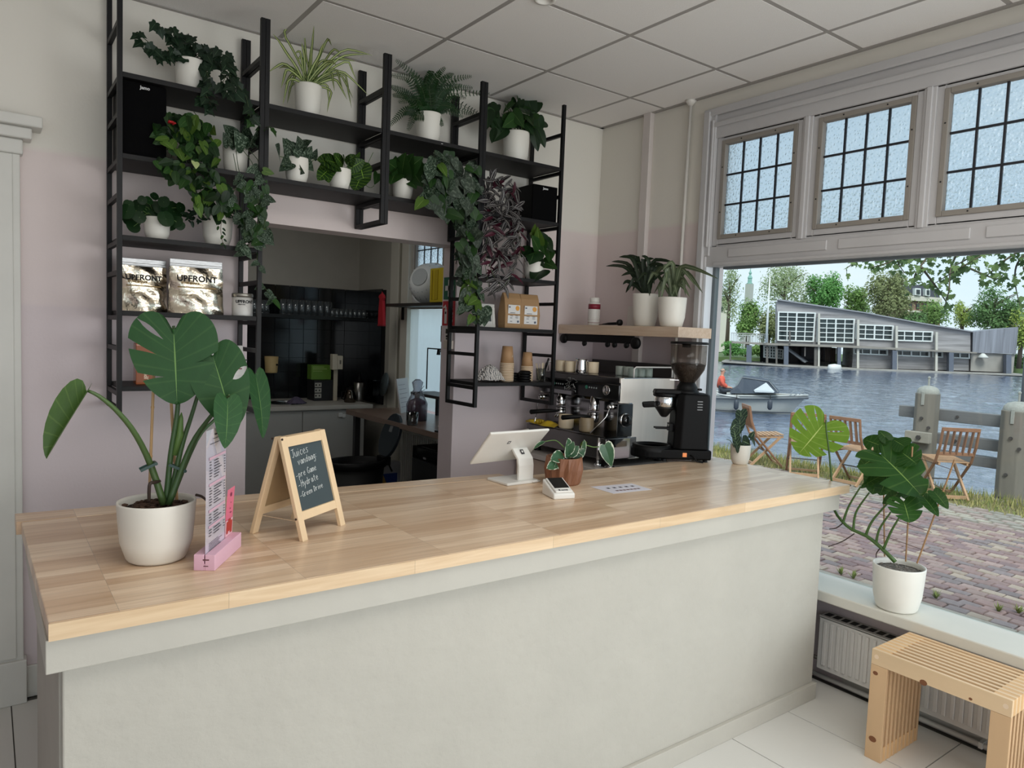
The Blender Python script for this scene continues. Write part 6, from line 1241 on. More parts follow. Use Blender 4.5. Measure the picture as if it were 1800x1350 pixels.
ks = thing('glass_shelf', 'black wall shelf on dark tiles with rows of glasses', 'shelf', (2.4,7.2,1.74))
part('board', MB().box(1.2,3.28,7.08,KY-.008,1.725,1.762), M('shelf_black',(20,24,26),.35), ks, bevel=.002)
TGL = glassy('tumbler_glass', (214,222,226), .3, .12, .10, (190,198,202))
g0_ = None
def tumbler(x, y, h, r, label, grp):
    c = thing('drinking_glass', label, 'glass', (x,y,1.762), 0, grp)
    loc_part('glass', MB().lathe([(r*1.0,0),(r*.80,h),(r*.78,h),(r*.0,h-.004)],14).lathe([(r*.97,.001),(r*.77,h-.008),(0,h-.009)],14), TGL, c, True); loc_part('rim', MB().lathe([(r*.99,0),(r*1.02,.003),(r*.99,.006)],14), TGL, c, True); return c
gA = None
for i in range(8):
    for j in range(2):
        x = at(497+11*i+j*5,540,'y',7.15+.08*j).x; y = 7.14+.085*j; lb_ = 'tall upturned glass, %s from the left in the %s row on kitchen shelf'%(ORD[i].replace('lowest','first'),('front','back')[j])
        if gA is None: gA = tumbler(x,y,.15,.036,lb_,'tall glasses on the kitchen shelf')
        else: copy_tree(gA,(x,y,1.762),0,lb_)
gB = None
for i in range(8):
    x = at(584+8*i,545,'y',7.15).x; lb_ = 'short drinking glass right of the tall ones, %s from the left'%ORD[i].replace('lowest','first')
    if gB is None: gB = tumbler(x,7.15,.085,.034,lb_,'short glasses on the kitchen shelf')
    else: copy_tree(gB,(x,7.15,1.762),0,lb_)
gC = None
for i in range(5):
    x = at(440+7*i,540,'y',7.15).x; lb_ = 'glass on the kitchen shelf seen through the ladder, %s from the left'%ORD[i].replace('lowest','first')
    if gC is None: gC = tumbler(x,7.15,.13,.033,lb_,'glasses seen through the shelf ladder')
    else: copy_tree(gC,(x,7.15,1.762),0,lb_)
pc = at(477,640,'y',7.27); pcup = thing('wall_cup', 'tan cup with a black dot hanging on the black tiles', 'cup', (pc.x,7.27,1.17))
loc_part('cup', MB().lathe([(.056,0),(.060,.01),(.068,.165),(.064,.165),(.055,.012)],22), M('tan_cup',(202,176,124),.55), pcup, True); loc_part('dot', MB().cyl((.035,-.058,.085),(.037,-.064,.085),.010,n=12), BLKP, pcup); loc_part('bracket', MB().box(-.02,.02,.05,.08,.08,.12), BLKP, pcup)
gb = at(561,655,'y',7.18); gx_ = thing('green_carton', 'green printed carton on top of dark boxes by kitchen tiles', 'box', (gb.x,7.18,1.11))
loc_part('box', MB().box(-.105,.105,-.06,.06,0,.15), M('carton_green',(104,146,50),.5), gx_, bevel=.003); loc_part('printed_lines', MB().box(-.09,.03,-.0612,-.06,.125,.132).box(-.09,.06,-.0612,-.06,.105,.115).box(-.09,.01,-.0612,-.06,.085,.09), M('print_lime',(160,190,110),.6), gx_)
bx = thing('dark_boxes', 'dark appliance box with white printed side under the green carton', 'box', (gb.x,7.12,.9)); loc_part('box', MB().box(-.11,.11,-.10,.10,0,.209), M('box_dark',(24,25,28),.5), bx, bevel=.003)
pr_ = MB()
for i in range(3): pr_.box(-.105,-.035,-.102,-.10,.03+.055*i,.075+.055*i)
loc_part('printed_panel', pr_, M('panel_pale',(170,168,160),.5), bx); pr_ = MB()
for i in range(3): pr_.box(-.098,-.085,-.1035,-.1015,.045+.055*i,.06+.055*i); pr_.box(-.062,-.05,-.1035,-.1015,.045+.055*i,.06+.055*i)
loc_part('printed_marks', pr_, BLKP, bx)
so_ = thing('socket_post', 'cream double socket box on a conduit rising from worktop', 'socket', (at(590,650,'y',7.0).x,7.0,.90))
loc_part('conduit', MB().box(-.02,.02,-.01,.012,0,.33), M('conduit_cream',(196,188,168),.5), so_, bevel=.003); loc_part('socket_box', MB().box(-.055,.0,-.05,.02,.32,.48), M('socket_cream',(206,198,178),.45), so_, bevel=.006); loc_part('socket_box', MB().box(-.0,.055,-.055,.01,.325,.465), MATS['socket_cream'], so_, bevel=.006); loc_part('socket_hole', MB().box(.018,.035,-.0565,-.055,.38,.42), M('hole_grey',(110,104,92),.5), so_)
kx = at(587,697,'z',.92).x; kt2 = thing('coffee_pot', 'small shiny dark coffee pot on the kitchen worktop', 'kettle', (kx,6.82,.90))
loc_part('pot', MB().lathe([(.055,0),(.06,.01),(.062,.06),(.05,.10),(.035,.125),(.036,.13),(0,.135)],22), M('smoked_chrome',(96,88,80),.15,metal=1), kt2, True); loc_part('lid', MB().lathe([(.038,.13),(.036,.145),(.012,.15),(.01,.165),(0,.167)],16), BLKP, kt2, True); loc_part('handle', MB().tube([(-.045,0,.115),(-.09,0,.11),(-.09,0,.04),(-.06,0,.03)],.007,8), BLKP, kt2, True)
th = thing('milk_frother', 'tall steel blender jug on the worktop in the kitchen corner', 'jug', (at(631,685,'y',6.95).x,6.95,.90))
loc_part('jug', MB().lathe([(.062,0),(.064,.01),(.064,.19),(.055,.195),(.0,.2)],24), M('dull_steel',(140,138,134),.3,metal=1), th, True); loc_part('lid', MB().lathe([(.05,.2),(.03,.22),(.015,.24),(.008,.30),(0,.30)],16), BLKP, th, True); loc_part('handle', MB().tube([(-.06,0,.16),(-.10,0,.14),(-.10,0,.07),(-.062,0,.06)],.006,8), BLKP, th, True)
bl = thing('acrylic_bin', 'dark clear acrylic container at the right end of worktop', 'container', (at(664,690,'y',6.9).x,6.9,.90))
loc_part('walls', MB().box(-.09,-.086,-.07,.07,0,.22).box(.086,.09,-.07,.07,0,.22).box(-.086,.086,-.07,-.066,0,.22).box(-.086,.086,.066,.07,0,.22).box(-.086,.086,-.066,.066,0,.004), glassy('smoke_acrylic',(120,128,136),.15), bl); loc_part('edge', MB().box(-.09,.09,-.072,-.068,.215,.222), M('edge_grey',(90,96,104),.3), bl)
# tray leaning in the corner
tr3 = thing('round_tray', 'dark oval tray standing upright against the tiles near window', 'tray', (3.24,6.55,.90)); loc_part('disc', MB().lathe([(0,0),(.14,0),(.15,.012),(.0,.004)],30,(0,0,.20),(-1,.30,.1),.75,1.35), M('tray_slate',(44,54,58),.35), tr3, True); loc_part('rim', MB().lathe([(.146,.0),(.153,.006),(.15,.014)],30,(0,0,.20),(-1,.30,.1),.75,1.35), M('tray_rim',(92,104,108),.3), tr3, True)
# side table along the window
st_ = thing('side_worktop', 'brown wood kitchen side table along the window wall', 'table', (3.0,5.3,.86))
part('top', MB().box(2.68,3.27,4.2,6.20,.86,.905), stave_mat('brown_laminate',(128,108,96),(118,98,88),'y',.3,2), st_, bevel=.003)
for y in (6.10,4.35): part('leg', MB().box(2.72,2.77,y-.025,y+.025,0,.86), M('leg_dark',(36,36,38),.5), st_)
part('rear_rail', MB().box(3.2,3.25,4.2,6.2,.75,.86), MATS['leg_dark'], st_)
bo = thing('soap_bottle', 'dark purple bottle wrapped in clear film on the side table', 'bottle', (at(733,710,'y',5.25).x,5.25,.905))
loc_part('bottle', MB().lathe([(.082,0),(.086,.01),(.086,.12),(.07,.165),(.03,.185),(.02,.19),(.02,.215),(.0,.216)],24,(0,0,0),None,1,.7), M('purple_bottle',(88,30,72),.2,coat=.3), bo, True); loc_part('cap', MB().lathe([(.022,.19),(.022,.225),(0,.226)],16), M('cap_pale',(190,186,184),.4), bo, True)
loc_part('film_wrap', MB().lathe([(.09,.0),(.094,.14),(.06,.21),(.035,.26),(.05,.32),(.02,.345)],20,(0,0,0),None,1,.75), glassy('wrap',(214,214,220),.12,.1,.12,(190,190,196)), bo, True); loc_part('tie', MB().tube([(-.05,-.02,.21),(.0,-.03,.24),(.05,-.02,.29)],.002,5).tube([(-.06,-.02,.23),(.0,-.03,.235),(.06,-.02,.26)],.002,5), BLKP, bo)
gs = thing('water_glass', 'empty clear drinking glass on the brown side table edge', 'glass', (at(729,728,'y',5.0).x-.02,5.0,.905)); loc_part('glass', MB().lathe([(.04,0),(.043,.012),(.048,.105),(.045,.105),(.04,.014),(0,.012)],22), glassy('table_glass',(228,230,230),.3), gs, True); loc_part('base', MB().lathe([(.0,0),(.038,0),(.04,.008),(0,.01)],20), TGL, gs, True)
solo('soap_block', MB().box(2.85,2.92,4.78,4.83,.906,.925), M('soap_white',(196,190,182),.5), 'small white soap block lying beside the clear drinking glass', 'soap', (2.885,4.8,.905), bevel=.006)
solo('dark_pad', MB().box(2.70,2.84,4.45,4.62,.906,.915), BLKP, 'thin black pad lying at the right of side table', 'pad', (2.77,4.53,.905), bevel=.002)
pl = thing('paper_stack', 'grey printed papers standing behind the purple bottle', 'paper', (3.10,5.85,.905)); T3 = Matrix.Translation((3.12,5.85,.905)) @ Matrix.Rotation(math.radians(40),4,'Z') @ Matrix.Rotation(math.radians(-10),4,'X')
part('sheets', MB().box(-.13,.13,0,.012,0,.31,T3), M('paper_grey',(186,182,182),.6), pl); pm_ = MB()
for k in range(6): pm_.box(-.10,.08-.02*(k%3),-.002,0,.05+.04*k,.054+.04*k,T3)
part('printed_lines', pm_, M('print_faint',(130,126,128),.7), pl)
# fruit shelf in the window, black cage
cg = thing('window_rack', 'thin black wire frame with hook standing in the window', 'rack', (3.18,5.0,1.15))
part('wire', MB().tube([(3.15,5.55,1.14),(3.15,5.55,1.50),(3.15,4.7,1.50),(3.15,4.7,1.14)],.006,6), BLM, cg); part('hook', MB().cyl((3.15,5.36,1.495),(3.15,5.36,1.45),.012,.018,10).cyl((3.15,5.31,1.495),(3.15,5.31,1.475),.012,n=8), BLM, cg)
part('shelf', MB().box(3.02,3.26,4.55,5.60,1.09,1.115), M('rack_shelf',(52,48,46),.5), cg); part('support', MB().box(3.24,3.26,4.6,4.64,.905,1.09).box(3.24,3.26,5.5,5.54,.905,1.09), BLM, cg)
for (u,v,y,r,c,nm,lb) in ((768,668,5.0,.055,(196,104,34),'orange','orange fruit on the rack shelf by the kitchen window'),(758,662,5.2,.035,(52,40,36),'avocado','small dark avocado left of the orange fruit'),(772,650,4.9,.07,(92,60,38),'coconut','brown round coconut above the orange on the rack')):
    p = at(u,v,'y',y); f_ = thing(nm, lb, 'fruit', (3.12,y,1.115)); loc_part('flesh', MB().lathe([(0,0)]+[(r*math.sin(math.pi*k/10),r*(1-math.cos(math.pi*k/10))) for k in range(1,10)]+[(0,2*r)],18), M('fruit_'+nm,c,.6,bump=.4,bscale=60), f_, True); loc_part('stalk', MB().cyl((0,0,2*r-.004),(.003,0,2*r+.008),.004,n=6), STEMB, f_)
bs = thing('storage_box', 'dark brown box with pale edge on a high window shelf', 'box', (3.18,4.9,1.56)); part('box', MB().box(3.08,3.25,4.62,5.22,1.565,1.70), M('box_brown',(74,62,50),.6), bs, bevel=.004); part('pale_edge', MB().box(3.076,3.08,4.8,5.2,1.655,1.665), M('edge_pale',(170,160,140),.5), bs)
part('support', MB().box(3.25,3.27,4.62,5.22,1.55,1.565), BLM, bs)
# high shelf with colander and yellow box
hs = thing('window_shelf', 'narrow dark shelf across the kitchen window carrying a colander', 'shelf', (3.2,5.5,1.885)); part('board', MB().box(3.08,3.29,4.6,6.28,1.868,1.895), M('shelf_brown_black',(50,46,42),.5), hs, bevel=.002); part('bracket', MB().box(3.26,3.29,6.24,6.28,1.75,1.868).box(3.26,3.29,4.62,4.66,1.75,1.868), BLM, hs)
co = thing('colander', 'round white plastic colander standing on edge on the window shelf', 'colander', (3.17,5.64,1.895)); co.scale = (1.14,1.14,1.14)
ax_ = V((-.75,-.35,.25)).normalized(); cc = V((0,0,.168)); PLW = M('translucent_white', (222,226,226), .3, trans=.0); loc_part('bowl', MB().lathe([(.168,-.05),(.165,-.04),(.155,0),(.13,.05),(.095,.085),(.07,.095),(0,.097)],36,cc+ax_*0.0,ax_), PLW, co, True)
loc_part('rim', MB().lathe([(.165,-.052),(.176,-.05),(.176,-.042),(.166,-.04)],36,cc,ax_), PLW, co, True)
hol = MB(); q_ = V((0,0,1)).rotation_difference(ax_).to_matrix()
for i in range(4):
    for k in range(18): a = 2*math.pi*k/18; r1 = .152-.012*i; z1 = .008+.017*i; hol.bar(cc+q_@V((math.cos(a)*r1*1.01,math.sin(a)*r1*1.01,z1)), cc+q_@V((math.cos(a)*(r1-.006)*1.01,math.sin(a)*(r1-.006)*1.01,z1+.011)), .004,.003)
loc_part('slots', hol, M('slot_grey',(150,156,158),.5), co, kind='stuff'); loc_part('base_ring', MB().lathe([(.068,.094),(.07,.10),(.066,.10)],24,cc,ax_), M('ring_grey',(168,174,176),.4), co, True); loc_part('lug', MB().box(-.02,.02,.15,.19,.24,.27).box(-.02,.02,.17,.20,.08,.11), PLW, co, bevel=.006)
yb = thing('yellow_box', 'tall yellow plastic box beside the white colander', 'box', (3.15,5.28,1.895)); py = at(762,510,'x',3.13).y
loc_part('box', MB().box(-.09,.09,-.11,.11,0,.285), M('box_yellow',(190,168,34),.45), yb, bevel=.006); loc_part('ridge', MB().box(-.096,-.09,-.03,.03,.02,.27).box(-.0965,-.09,.06,.075,.02,.27), M('ridge_yellow',(172,150,28),.45), yb, bevel=.003)
rc = thing('red_mitt', 'red oven mitt hanging from the end of window shelf', 'oven mitt', (3.07,6.28,1.89))
mp_ = [(.0,.10),(-.045,.085),(-.055,.06),(-.035,.05),(-.04,.02),(-.05,-.06),(-.055,-.20),(-.045,-.21),(.055,-.20),(.06,-.19),(.045,-.05),(.035,.03),(.045,.06),(.03,.085)]
loc_part('mitt', MB().prism([V((0,-y*1.0,z)) for y,z in mp_],(-.03,0,0)), M('mitt_red',(178,32,44),.8,var=.08), rc, bevel=.008); loc_part('loop', MB().tube([(-.015,0,.09),(-.015,.01,.115),(-.0,.012,.10),(.01,.01,.01)],.004,6), MATS['mitt_red'], rc); loc_part('cuff', MB().box(-.033,.003,-.058,.056,-.21,-.195), M('cuff_red',(140,24,36),.8), rc, bevel=.003)
# net blind
NET = bpy.data.materials.new('net_curtain'); NET.use_nodes = True; n = NET.node_tree.nodes; l = NET.node_tree.links; n.clear()
df = n.new('ShaderNodeBsdfDiffuse'); df.inputs[0].default_value = lin((222,226,226)); tl2 = n.new('ShaderNodeBsdfTranslucent'); tl2.inputs[0].default_value = lin((232,240,240)); tpp = n.new('ShaderNodeBsdfTransparent')
a1 = n.new('ShaderNodeMixShader'); a1.inputs[0].default_value = .7; l.new(df.outputs[0],a1.inputs[1]); l.new(tl2.outputs[0],a1.inputs[2]); a2 = n.new('ShaderNodeMixShader'); a2.inputs[0].default_value = .25; l.new(a1.outputs[0],a2.inputs[1]); l.new(tpp.outputs[0],a2.inputs[2]); oo = n.new('ShaderNodeOutputMaterial'); l.new(a2.outputs[0],oo.inputs[0]); MATS['net_curtain'] = NET
nc = thing('net_curtain', 'white net curtain filling the kitchen window below the shelf', 'curtain', (3.30,5.5,1.86))
part('cloth', MB().sheet(lambda a,b: (3.305+.008*math.sin(52*a)+.004*math.sin(23*a), 4.58+1.60*a, .92+.93*b), 90, 4), NET, nc, True); part('rod', MB().cyl((3.30,4.56,1.857),(3.30,6.2,1.857),.006,n=8), WPL, nc)
# bin with open lid, undercounter machine, box and bits under the table
bn = thing('waste_bin', 'black oval waste bin with its lid standing open', 'bin', (2.37,5.25,0))
loc_part('body', MB().lathe([(.18,0),(.19,.01),(.225,.56)],32,(0,0,0),None,1,.75), M('bin_black',(22,23,24),.4), bn, True); loc_part('rim', MB().lathe([(.225,.55),(.24,.56),(.242,.60),(.228,.615),(.215,.61),(.21,.56),(.0,.3)],32,(0,0,0),None,1,.75), BLKP, bn, True)
lx = V((.225,.02,.61)); T4 = Matrix.Translation(lx) @ Matrix.Rotation(math.radians(18),4,'Y'); oc_ = [(.018*0, .15*math.cos(2*math.pi*k/20), .19+.19*math.sin(2*math.pi*k/20)) for k in range(20)]
loc_part('lid', MB().prism([T4 @ V(q) for q in oc_], T4.to_3x3() @ V((.03,0,0))), M('bin_lid',(40,48,54),.4), bn, bevel=.006); loc_part('lid_sticker', MB().box(-.002,0,-.03,.02,.22,.27,T4), M('sticker_grey',(110,112,114),.5), bn); loc_part('hinge', MB().box(.20,.27,-.06,.06,.56,.63), BLKP, bn, bevel=.006)
dw = thing('dishwasher', 'black undercounter appliance below the brown side table', 'appliance', (3.0,4.75,0))
part('body', MB().box(2.745,3.25,4.30,5.03,.02,.74), M('appliance_black',(26,27,30),.35), dw, bevel=.004); part('control_panel', MB().box(2.74,2.746,4.31,5.02,.65,.735), MBLK, dw, bevel=.002); part('door', MB().box(2.738,2.746,4.31,5.02,.05,.64), M('appliance_door',(40,41,44),.4), dw, bevel=.002); part('badge', MB().box(2.736,2.739,4.80,4.84,.66,.675), M('badge_grey',(120,120,124),.4), dw); part('top_tray', MB().box(2.76,3.2,4.35,4.98,.74,.75), MBLK, dw)
kr = thing('kitchen_radiator', 'white ribbed radiator under the brown side table', 'radiator', (3.25,5.7,.3)); part('panel', MB().box(3.22,3.25,5.1,6.15,.15,.70), M('radiator_white',(212,210,204),.4), kr); rbs = MB()
for k in range(25): rbs.box(3.212,3.22,5.12+.04*k,5.14+.04*k,.17,.68)
part('ribs', rbs, MATS['radiator_white'], kr, kind='stuff'); part('bracket', MB().box(3.25,3.297,5.2,5.24,.3,.6), MATS['radiator_white'], kr); part('bracket', MB().box(3.25,3.297,6.0,6.04,.3,.6), MATS['radiator_white'], kr)
cbx = thing('cardboard_box', 'open brown cardboard box on the floor behind the bin', 'box', (2.85,5.45,0)); loc_part('walls', MB().box(-.16,.16,-.16,-.155,0,.26).box(-.16,.16,.155,.16,0,.26).box(-.16,-.155,-.155,.155,0,.26).box(.155,.16,-.155,.155,0,.26).box(-.155,.155,-.155,.155,0,.005), M('cardboard',(112,86,62),.8), cbx); loc_part('flap', MB().prism([V((-.16,-.16,.26)),V((-.16,.16,.26)),V((-.24,.15,.20)),V((-.24,-.15,.20))],(0,0,.004)), MATS['cardboard'], cbx)
bgb = thing('blue_pack', 'blue and white plastic pack under the side table', 'bag', (2.95,5.85,.0)); loc_part('pack', MB().box(-.10,.10,-.06,.06,0,.46), M('pack_white',(176,178,184),.4,bump=.4,bscale=12,bdist=.02), bgb, bevel=.02); loc_part('blue_panel', MB().box(-.102,.06,-.0615,-.0605,.22,.36).box(-.1025,-.1,-.05,.05,.22,.36), M('pack_blue',(44,72,146),.4), bgb)
yg = thing('yellow_bag', 'dull yellow bag beside the bin under the table', 'bag', (2.70,5.60,0)); loc_part('sack', MB().lathe([(.10,0),(.13,.08),(.12,.28),(.07,.40),(.03,.44),(.05,.48),(0,.47)],18), M('bag_ochre',(150,118,42),.6,bump=.5,bscale=14,bdist=.03), yg, True); loc_part('strap', MB().tube([(.05,0,.42),(.10,-.02,.52),(.16,0,.42)],.008,6), BLKP, yg, True)
# ================================================================ bench and radiator by the shop window
be = thing('slatted_bench', 'small pine bench of parallel slats standing by the radiator', 'bench', (3.03,1.135,0))
BP = M('bench_pine', (222,192,154), .45, var=.10, vscale=6, stretch=(1,.18,1), bump=.05); BPL = M('bench_pine_upright', (208,172,132), .45, var=.10, vscale=6, stretch=(1,1,.18)); KN = M('knot', (120,72,40), .5)
bx0_, bx1_, by0, by1, bh = 2.866, 3.178, .892, 1.384, .45
ns = 10; sw = .0158; gapw = (bx1_-bx0_-ns*sw)/(ns-1)
for k in range(ns):
    x = bx0_+k*(sw+gapw)
    part('top_slat', MB().box(x,x+sw,by0,by1,bh-.062,bh), BP, be, bevel=.0015)
    for y0, y1 in ((by0,by0+.065),(by1-.065,by1)): part('leg_slat', MB().box(x,x+sw,y0+.0,y1,0,bh-.0625), BPL, be, bevel=.0015)
    if k < ns-1:
        for y0, y1 in ((by0,by0+.065),(by1-.065,by1)):
            part('spacer', MB().box(x+sw,x+sw+gapw,y0,y1,bh-.060,bh-.001), M('spacer_pine',(214,172,122),.5,var=.1), be); part('spacer', MB().box(x+sw,x+sw+gapw,y0+.002,y1-.002,0.001,.06), MATS['spacer_pine'], be)
def knot(p, n_, r): part('knot', MB().lathe([(0,.0006),(r,.0006),(r,0)],14,p,n_,1,1.25), KN, be)
knot((bx0_-.0001,by1-.02,.355),(-1,0,0),.008); knot((bx0_-.0001,by1-.028,.085),(-1,0,0),.012); knot((bx0_-.0001,by1-.20,bh-.058),(-1,0,0),.011); knot((bx0_-.0001,by0+.13,bh-.05),(-1,0,0),.005)
FILL = M('plug_pale', (232,206,178), .5)
for y in (by1-.02,by0+.02): part('wood_plug', MB().lathe([(0,.0006),(.009,.0006),(.009,0)],14,(bx0_-.0001,y,bh-.028),(-1,0,0)), FILL, be)
rd = thing('radiator', 'long white ribbed radiator below the shop window sill', 'radiator', (3.29,1.0,.08)); RW = M('radiator_paint', (214,212,208), .38, var=.02)
part('panel', MB().box(3.268,3.295,.30,1.84,.085,.345), RW, rd, bevel=.004)
for k in range(44): part('rib', MB().prism([V((3.268,1.815-.034*k,.11)),V((3.268,1.797-.034*k,.11)),V((3.268,1.797-.034*k,.325)),V((3.268,1.815-.034*k,.325))],(-.008,0,0)), RW, rd, bevel=.003)
part('grille_top', MB().box(3.268,3.352,.30,1.84,.338,.3475), M('radiator_top',(172,170,166),.5), rd); slt = MB()
for k in range(36): slt.box(3.288,3.335,.33+.042*k,.36+.042*k,.3476,.3482)
part('grille_slots', slt, DARK, rd); part('rear_panel', MB().box(3.33,3.35,.30,1.84,.085,.34), RW, rd); part('valve', MB().cyl((3.30,1.84,.12),(3.30,1.91,.12),.010,n=10).cyl((3.30,1.90,.12),(3.30,1.90,.0),.009,n=10).cyl((3.25,1.90,.12),(3.30,1.90,.12),.018,n=12), M('valve_grey',(110,104,98),.4,metal=.5), rd, True)
part('pipe', MB().cyl((3.315,-1,.032),(3.315,1.95,.032),.011,n=10), RW, rd, True); part('clip', MB().box(3.30,3.345,1.12,1.135,.02,.046).box(3.30,3.345,.62,.635,.02,.046), RW, rd)
part('bracket', MB().box(3.30,3.355,1.2,1.23,.1,.33).box(3.30,3.355,.5,.53,.1,.33), RW, rd)
# ================================================================ outside: street, quay, water
GZ, WZ = -.15, -.90
struct('ground', MB().box(3.58,10.2,-30,40,GZ-.6,GZ-.05), M('sand_bed',(112,104,94),.95,var=.2,vscale=6)).name = 'trim_5'
pv = thing('brick_pavement', 'old red brick paving of the street in front of the shop', 'pavement', (7,3,GZ-.05))
bms = [M('brick_%d'%i, c, .8, var=.14, vscale=14, rnd=.14, bump=.4, bscale=60, bdist=.004) for i,c in enumerate(((146,122,118),(134,112,112),(156,134,128),(130,118,118),(166,150,136)))]
rr = random.Random(21); BL_, BW = .150, .104; bricks = []
nx = int((8.48-5.45)/BW)
for i in range(nx):
    x = 5.45+BW*(i+.5)
    for j in range(-4, 58):
        y = -.6+BL_*(j+(.5 if i%2 else 0)+rr.uniform(-.04,.04)); bricks.append((x,y))
def seen(x, y): 
    q = W2C @ (V((x,y,GZ))-EYE); u, v = 900+FPX*q.x/q.z, 675+FPX*q.y/q.z; return 1455 < u < 1815 and v < 1120 and not (1530 < u < 1628 and v > 985)
bricks.sort(key=lambda b: (not seen(*b), math.hypot(b[0],b[1])))
bmesh_ = {}
def bvar(k):
    if k not in bmesh_:
        r2 = random.Random(k); t = lambda: r2.uniform(-.004,.004); l_, w_ = BL_/2-.005, BW/2-.0045; h = .05
        top = [(-w_+.006+t(),-l_+.006+t(),h),(w_-.006+t(),-l_+.006+t(),h+t()),(w_-.006+t(),l_-.006+t(),h),(-w_+.006+t(),l_-.006+t(),h+t())]; mid = [(-w_,-l_,h-.008),(w_,-l_,h-.008),(w_,l_,h-.008),(-w_,l_,h-.008)]; bot = [(x,y,0) for x,y,_ in mid]
        me = MB().add(bot+mid+top,[(a+q,a+(q+1)%4,a+4+(q+1)%4,a+4+q) for a in (0,4) for q in range(4)]+[(8,9,10,11)]).mesh('brick'); me.materials.append(bms[k%5]); bmesh_[k] = me
    return bmesh_[k]
stuff = [MB() for _ in range(5)]
for n_, (x,y) in enumerate(bricks):
    if n_ < 300:
        o = put('brick', bvar(int(rr.random()*15)), None, pv, (x-7,y-3,rr.uniform(-.004,.005))); o.rotation_euler = (rr.uniform(-.02,.02),rr.uniform(-.03,.03),rr.uniform(-.03,.03))
    else:
        dz = rr.uniform(-.004,.005); l_, w_ = BL_/2-.005, BW/2-.0045; mb = stuff[int(rr.random()*5)]; z0, z1 = GZ-.05, GZ+dz
        mb.add([(x-w_,y-l_,z0),(x+w_,y-l_,z0),(x+w_,y+l_,z0),(x-w_,y+l_,z0),(x-w_,y-l_,z1),(x+w_,y-l_,z1),(x+w_,y+l_,z1),(x-w_,y+l_,z1)],[(4,5,6,7),(0,1,5,4),(1,2,6,5),(2,3,7,6),(3,0,4,7)])
for k, mb in enumerate(stuff): part('further_bricks', mb, bms[k], pv, kind='stuff')
kb = thing('kerb', 'grey worn concrete gutter strip between shop front and brick paving', 'kerb', (5.3,3,GZ)); 
for j in range(-1,9): part('kerb_stone', MB().box(5.02,5.44,-1.0+.9*j,-.112+.9*j,GZ-.05,GZ+.004*(j%3)), M('kerb_grey',(156,150,140),.9,var=.12,vscale=16,bump=.4,bscale=40,bdist=.006), kb, bevel=.01)
solo('pavement_slabs', MB().box(3.58,5.0,-10,20,GZ-.05,GZ+.005), M('slab_grey',(150,146,140),.9,var=.1,vscale=3), 'grey pavement along the outside of the shop wall', 'pavement', (4.3,3,GZ))
solo('outer_pavement', MB().box(5.46,8.48,8.15,40,GZ-.05,GZ).box(5.46,8.48,-30,-2.0,GZ-.05,GZ), bms[0], 'plain brick street further along, outside the view', 'pavement', (7,20,GZ))
cbl = thing('cobble_strip', 'band of greyish cobbles between red bricks and grass verge', 'pavement', (8.9,3,GZ)); cms = [M('cobble_%d'%i,c,.85,var=.15,vscale=12) for i,c in enumerate(((172,164,150),(154,148,138),(164,148,140)))]; cst = [MB() for _ in range(3)]
for i in range(7):
    for j in range(-10, 60):
        x = 8.49+.118*i; y = -1.5+.165*(j+(.5 if i%2 else 0)); z1 = GZ+rr.uniform(-.006,.008); mb = cst[int(rr.random()*3)]
        mb.add([(x,y,GZ-.05),(x+.106,y,GZ-.05),(x+.106,y+.153,GZ-.05),(x,y+.153,GZ-.05),(x+.012,y+.012,z1),(x+.094,y+.012,z1),(x+.094,y+.14,z1),(x+.012,y+.14,z1)],[(4,5,6,7),(0,1,5,4),(1,2,6,5),(2,3,7,6),(3,0,4,7)])
for k, mb in enumerate(cst): part('cobbles', mb, cms[k], cbl, kind='stuff')
gv_ = MB(); gv_.box(9.3,10.12,-30,40,GZ-.05,GZ-.01); vg = solo('grass_verge', gv_, M('verge_soil',(120,112,78),.95,var=.3,vscale=5), 'thin dry grass verge along the quay edge', 'grass', (9.7,3,GZ)); gb_ = [MB(), MB()]
for k in range(9000):
    x = 9.22+.95*rr.random()**.8; y = rr.uniform(-.5,9.5); h = rr.uniform(.03,.10)*(1.4 if x > 9.75 else .8); a = rr.uniform(0,6.28); dx, dy = .006*math.cos(a), .006*math.sin(a); lx, ly = rr.gauss(0,.03), rr.gauss(0,.03)
    gb_[k%2].add([(x-dx,y-dy,GZ-.02),(x+dx,y+dy,GZ-.02),(x+lx,y+ly,GZ+h)],[(0,1,2)])
part('grass_blades', gb_[0], M('grass_green',(122,132,66),.8,var=.2), vg, kind='stuff'); part('dry_blades', gb_[1], M('grass_dry',(172,164,104),.8,var=.2), vg, kind='stuff')
def weed(x, y, s, lab):
    mb = MB(); r2 = random.Random(int(x*100+y*37))
    for k in range(26): a = r2.uniform(0,6.28); h = s*r2.uniform(.5,1); q = s*r2.uniform(.2,.8); w = .008; mb.add([(x+w*math.sin(a),y-w*math.cos(a),GZ),(x-w*math.sin(a),y+w*math.cos(a),GZ),(x+q*math.cos(a),y+q*math.sin(a),GZ+h)],[(0,1,2)])
    o = solo('weed', mb, M('weed_green',(128,140,72),.8,var=.2), lab, 'weed', (x,y,GZ))
for u, v, lab in ((1478,1010,'small weed in the paving left of the sill pot'),(1500,1017,'taller green weed in the paving close to the sill pot'),(1645,1052,'dry weed in the gutter just right of the sill pot'),(1755,1075,'weed tuft in the gutter near the right picture edge'),(1790,1078,'last weed in the gutter at the right picture edge')):
    p = at(u,v,'z',GZ); weed(p.x,p.y,.07,lab)
struct('quay_wall', MB().box(10.02,10.2,-30,40,-2.5,GZ-.005), M('quay_stone',(130,124,112),.9,var=.15,vscale=8)).name = 'trim_6'
WM = M('canal_water', (84,98,122), .05, spec=.9); n = WM.node_tree.nodes; l = WM.node_tree.links
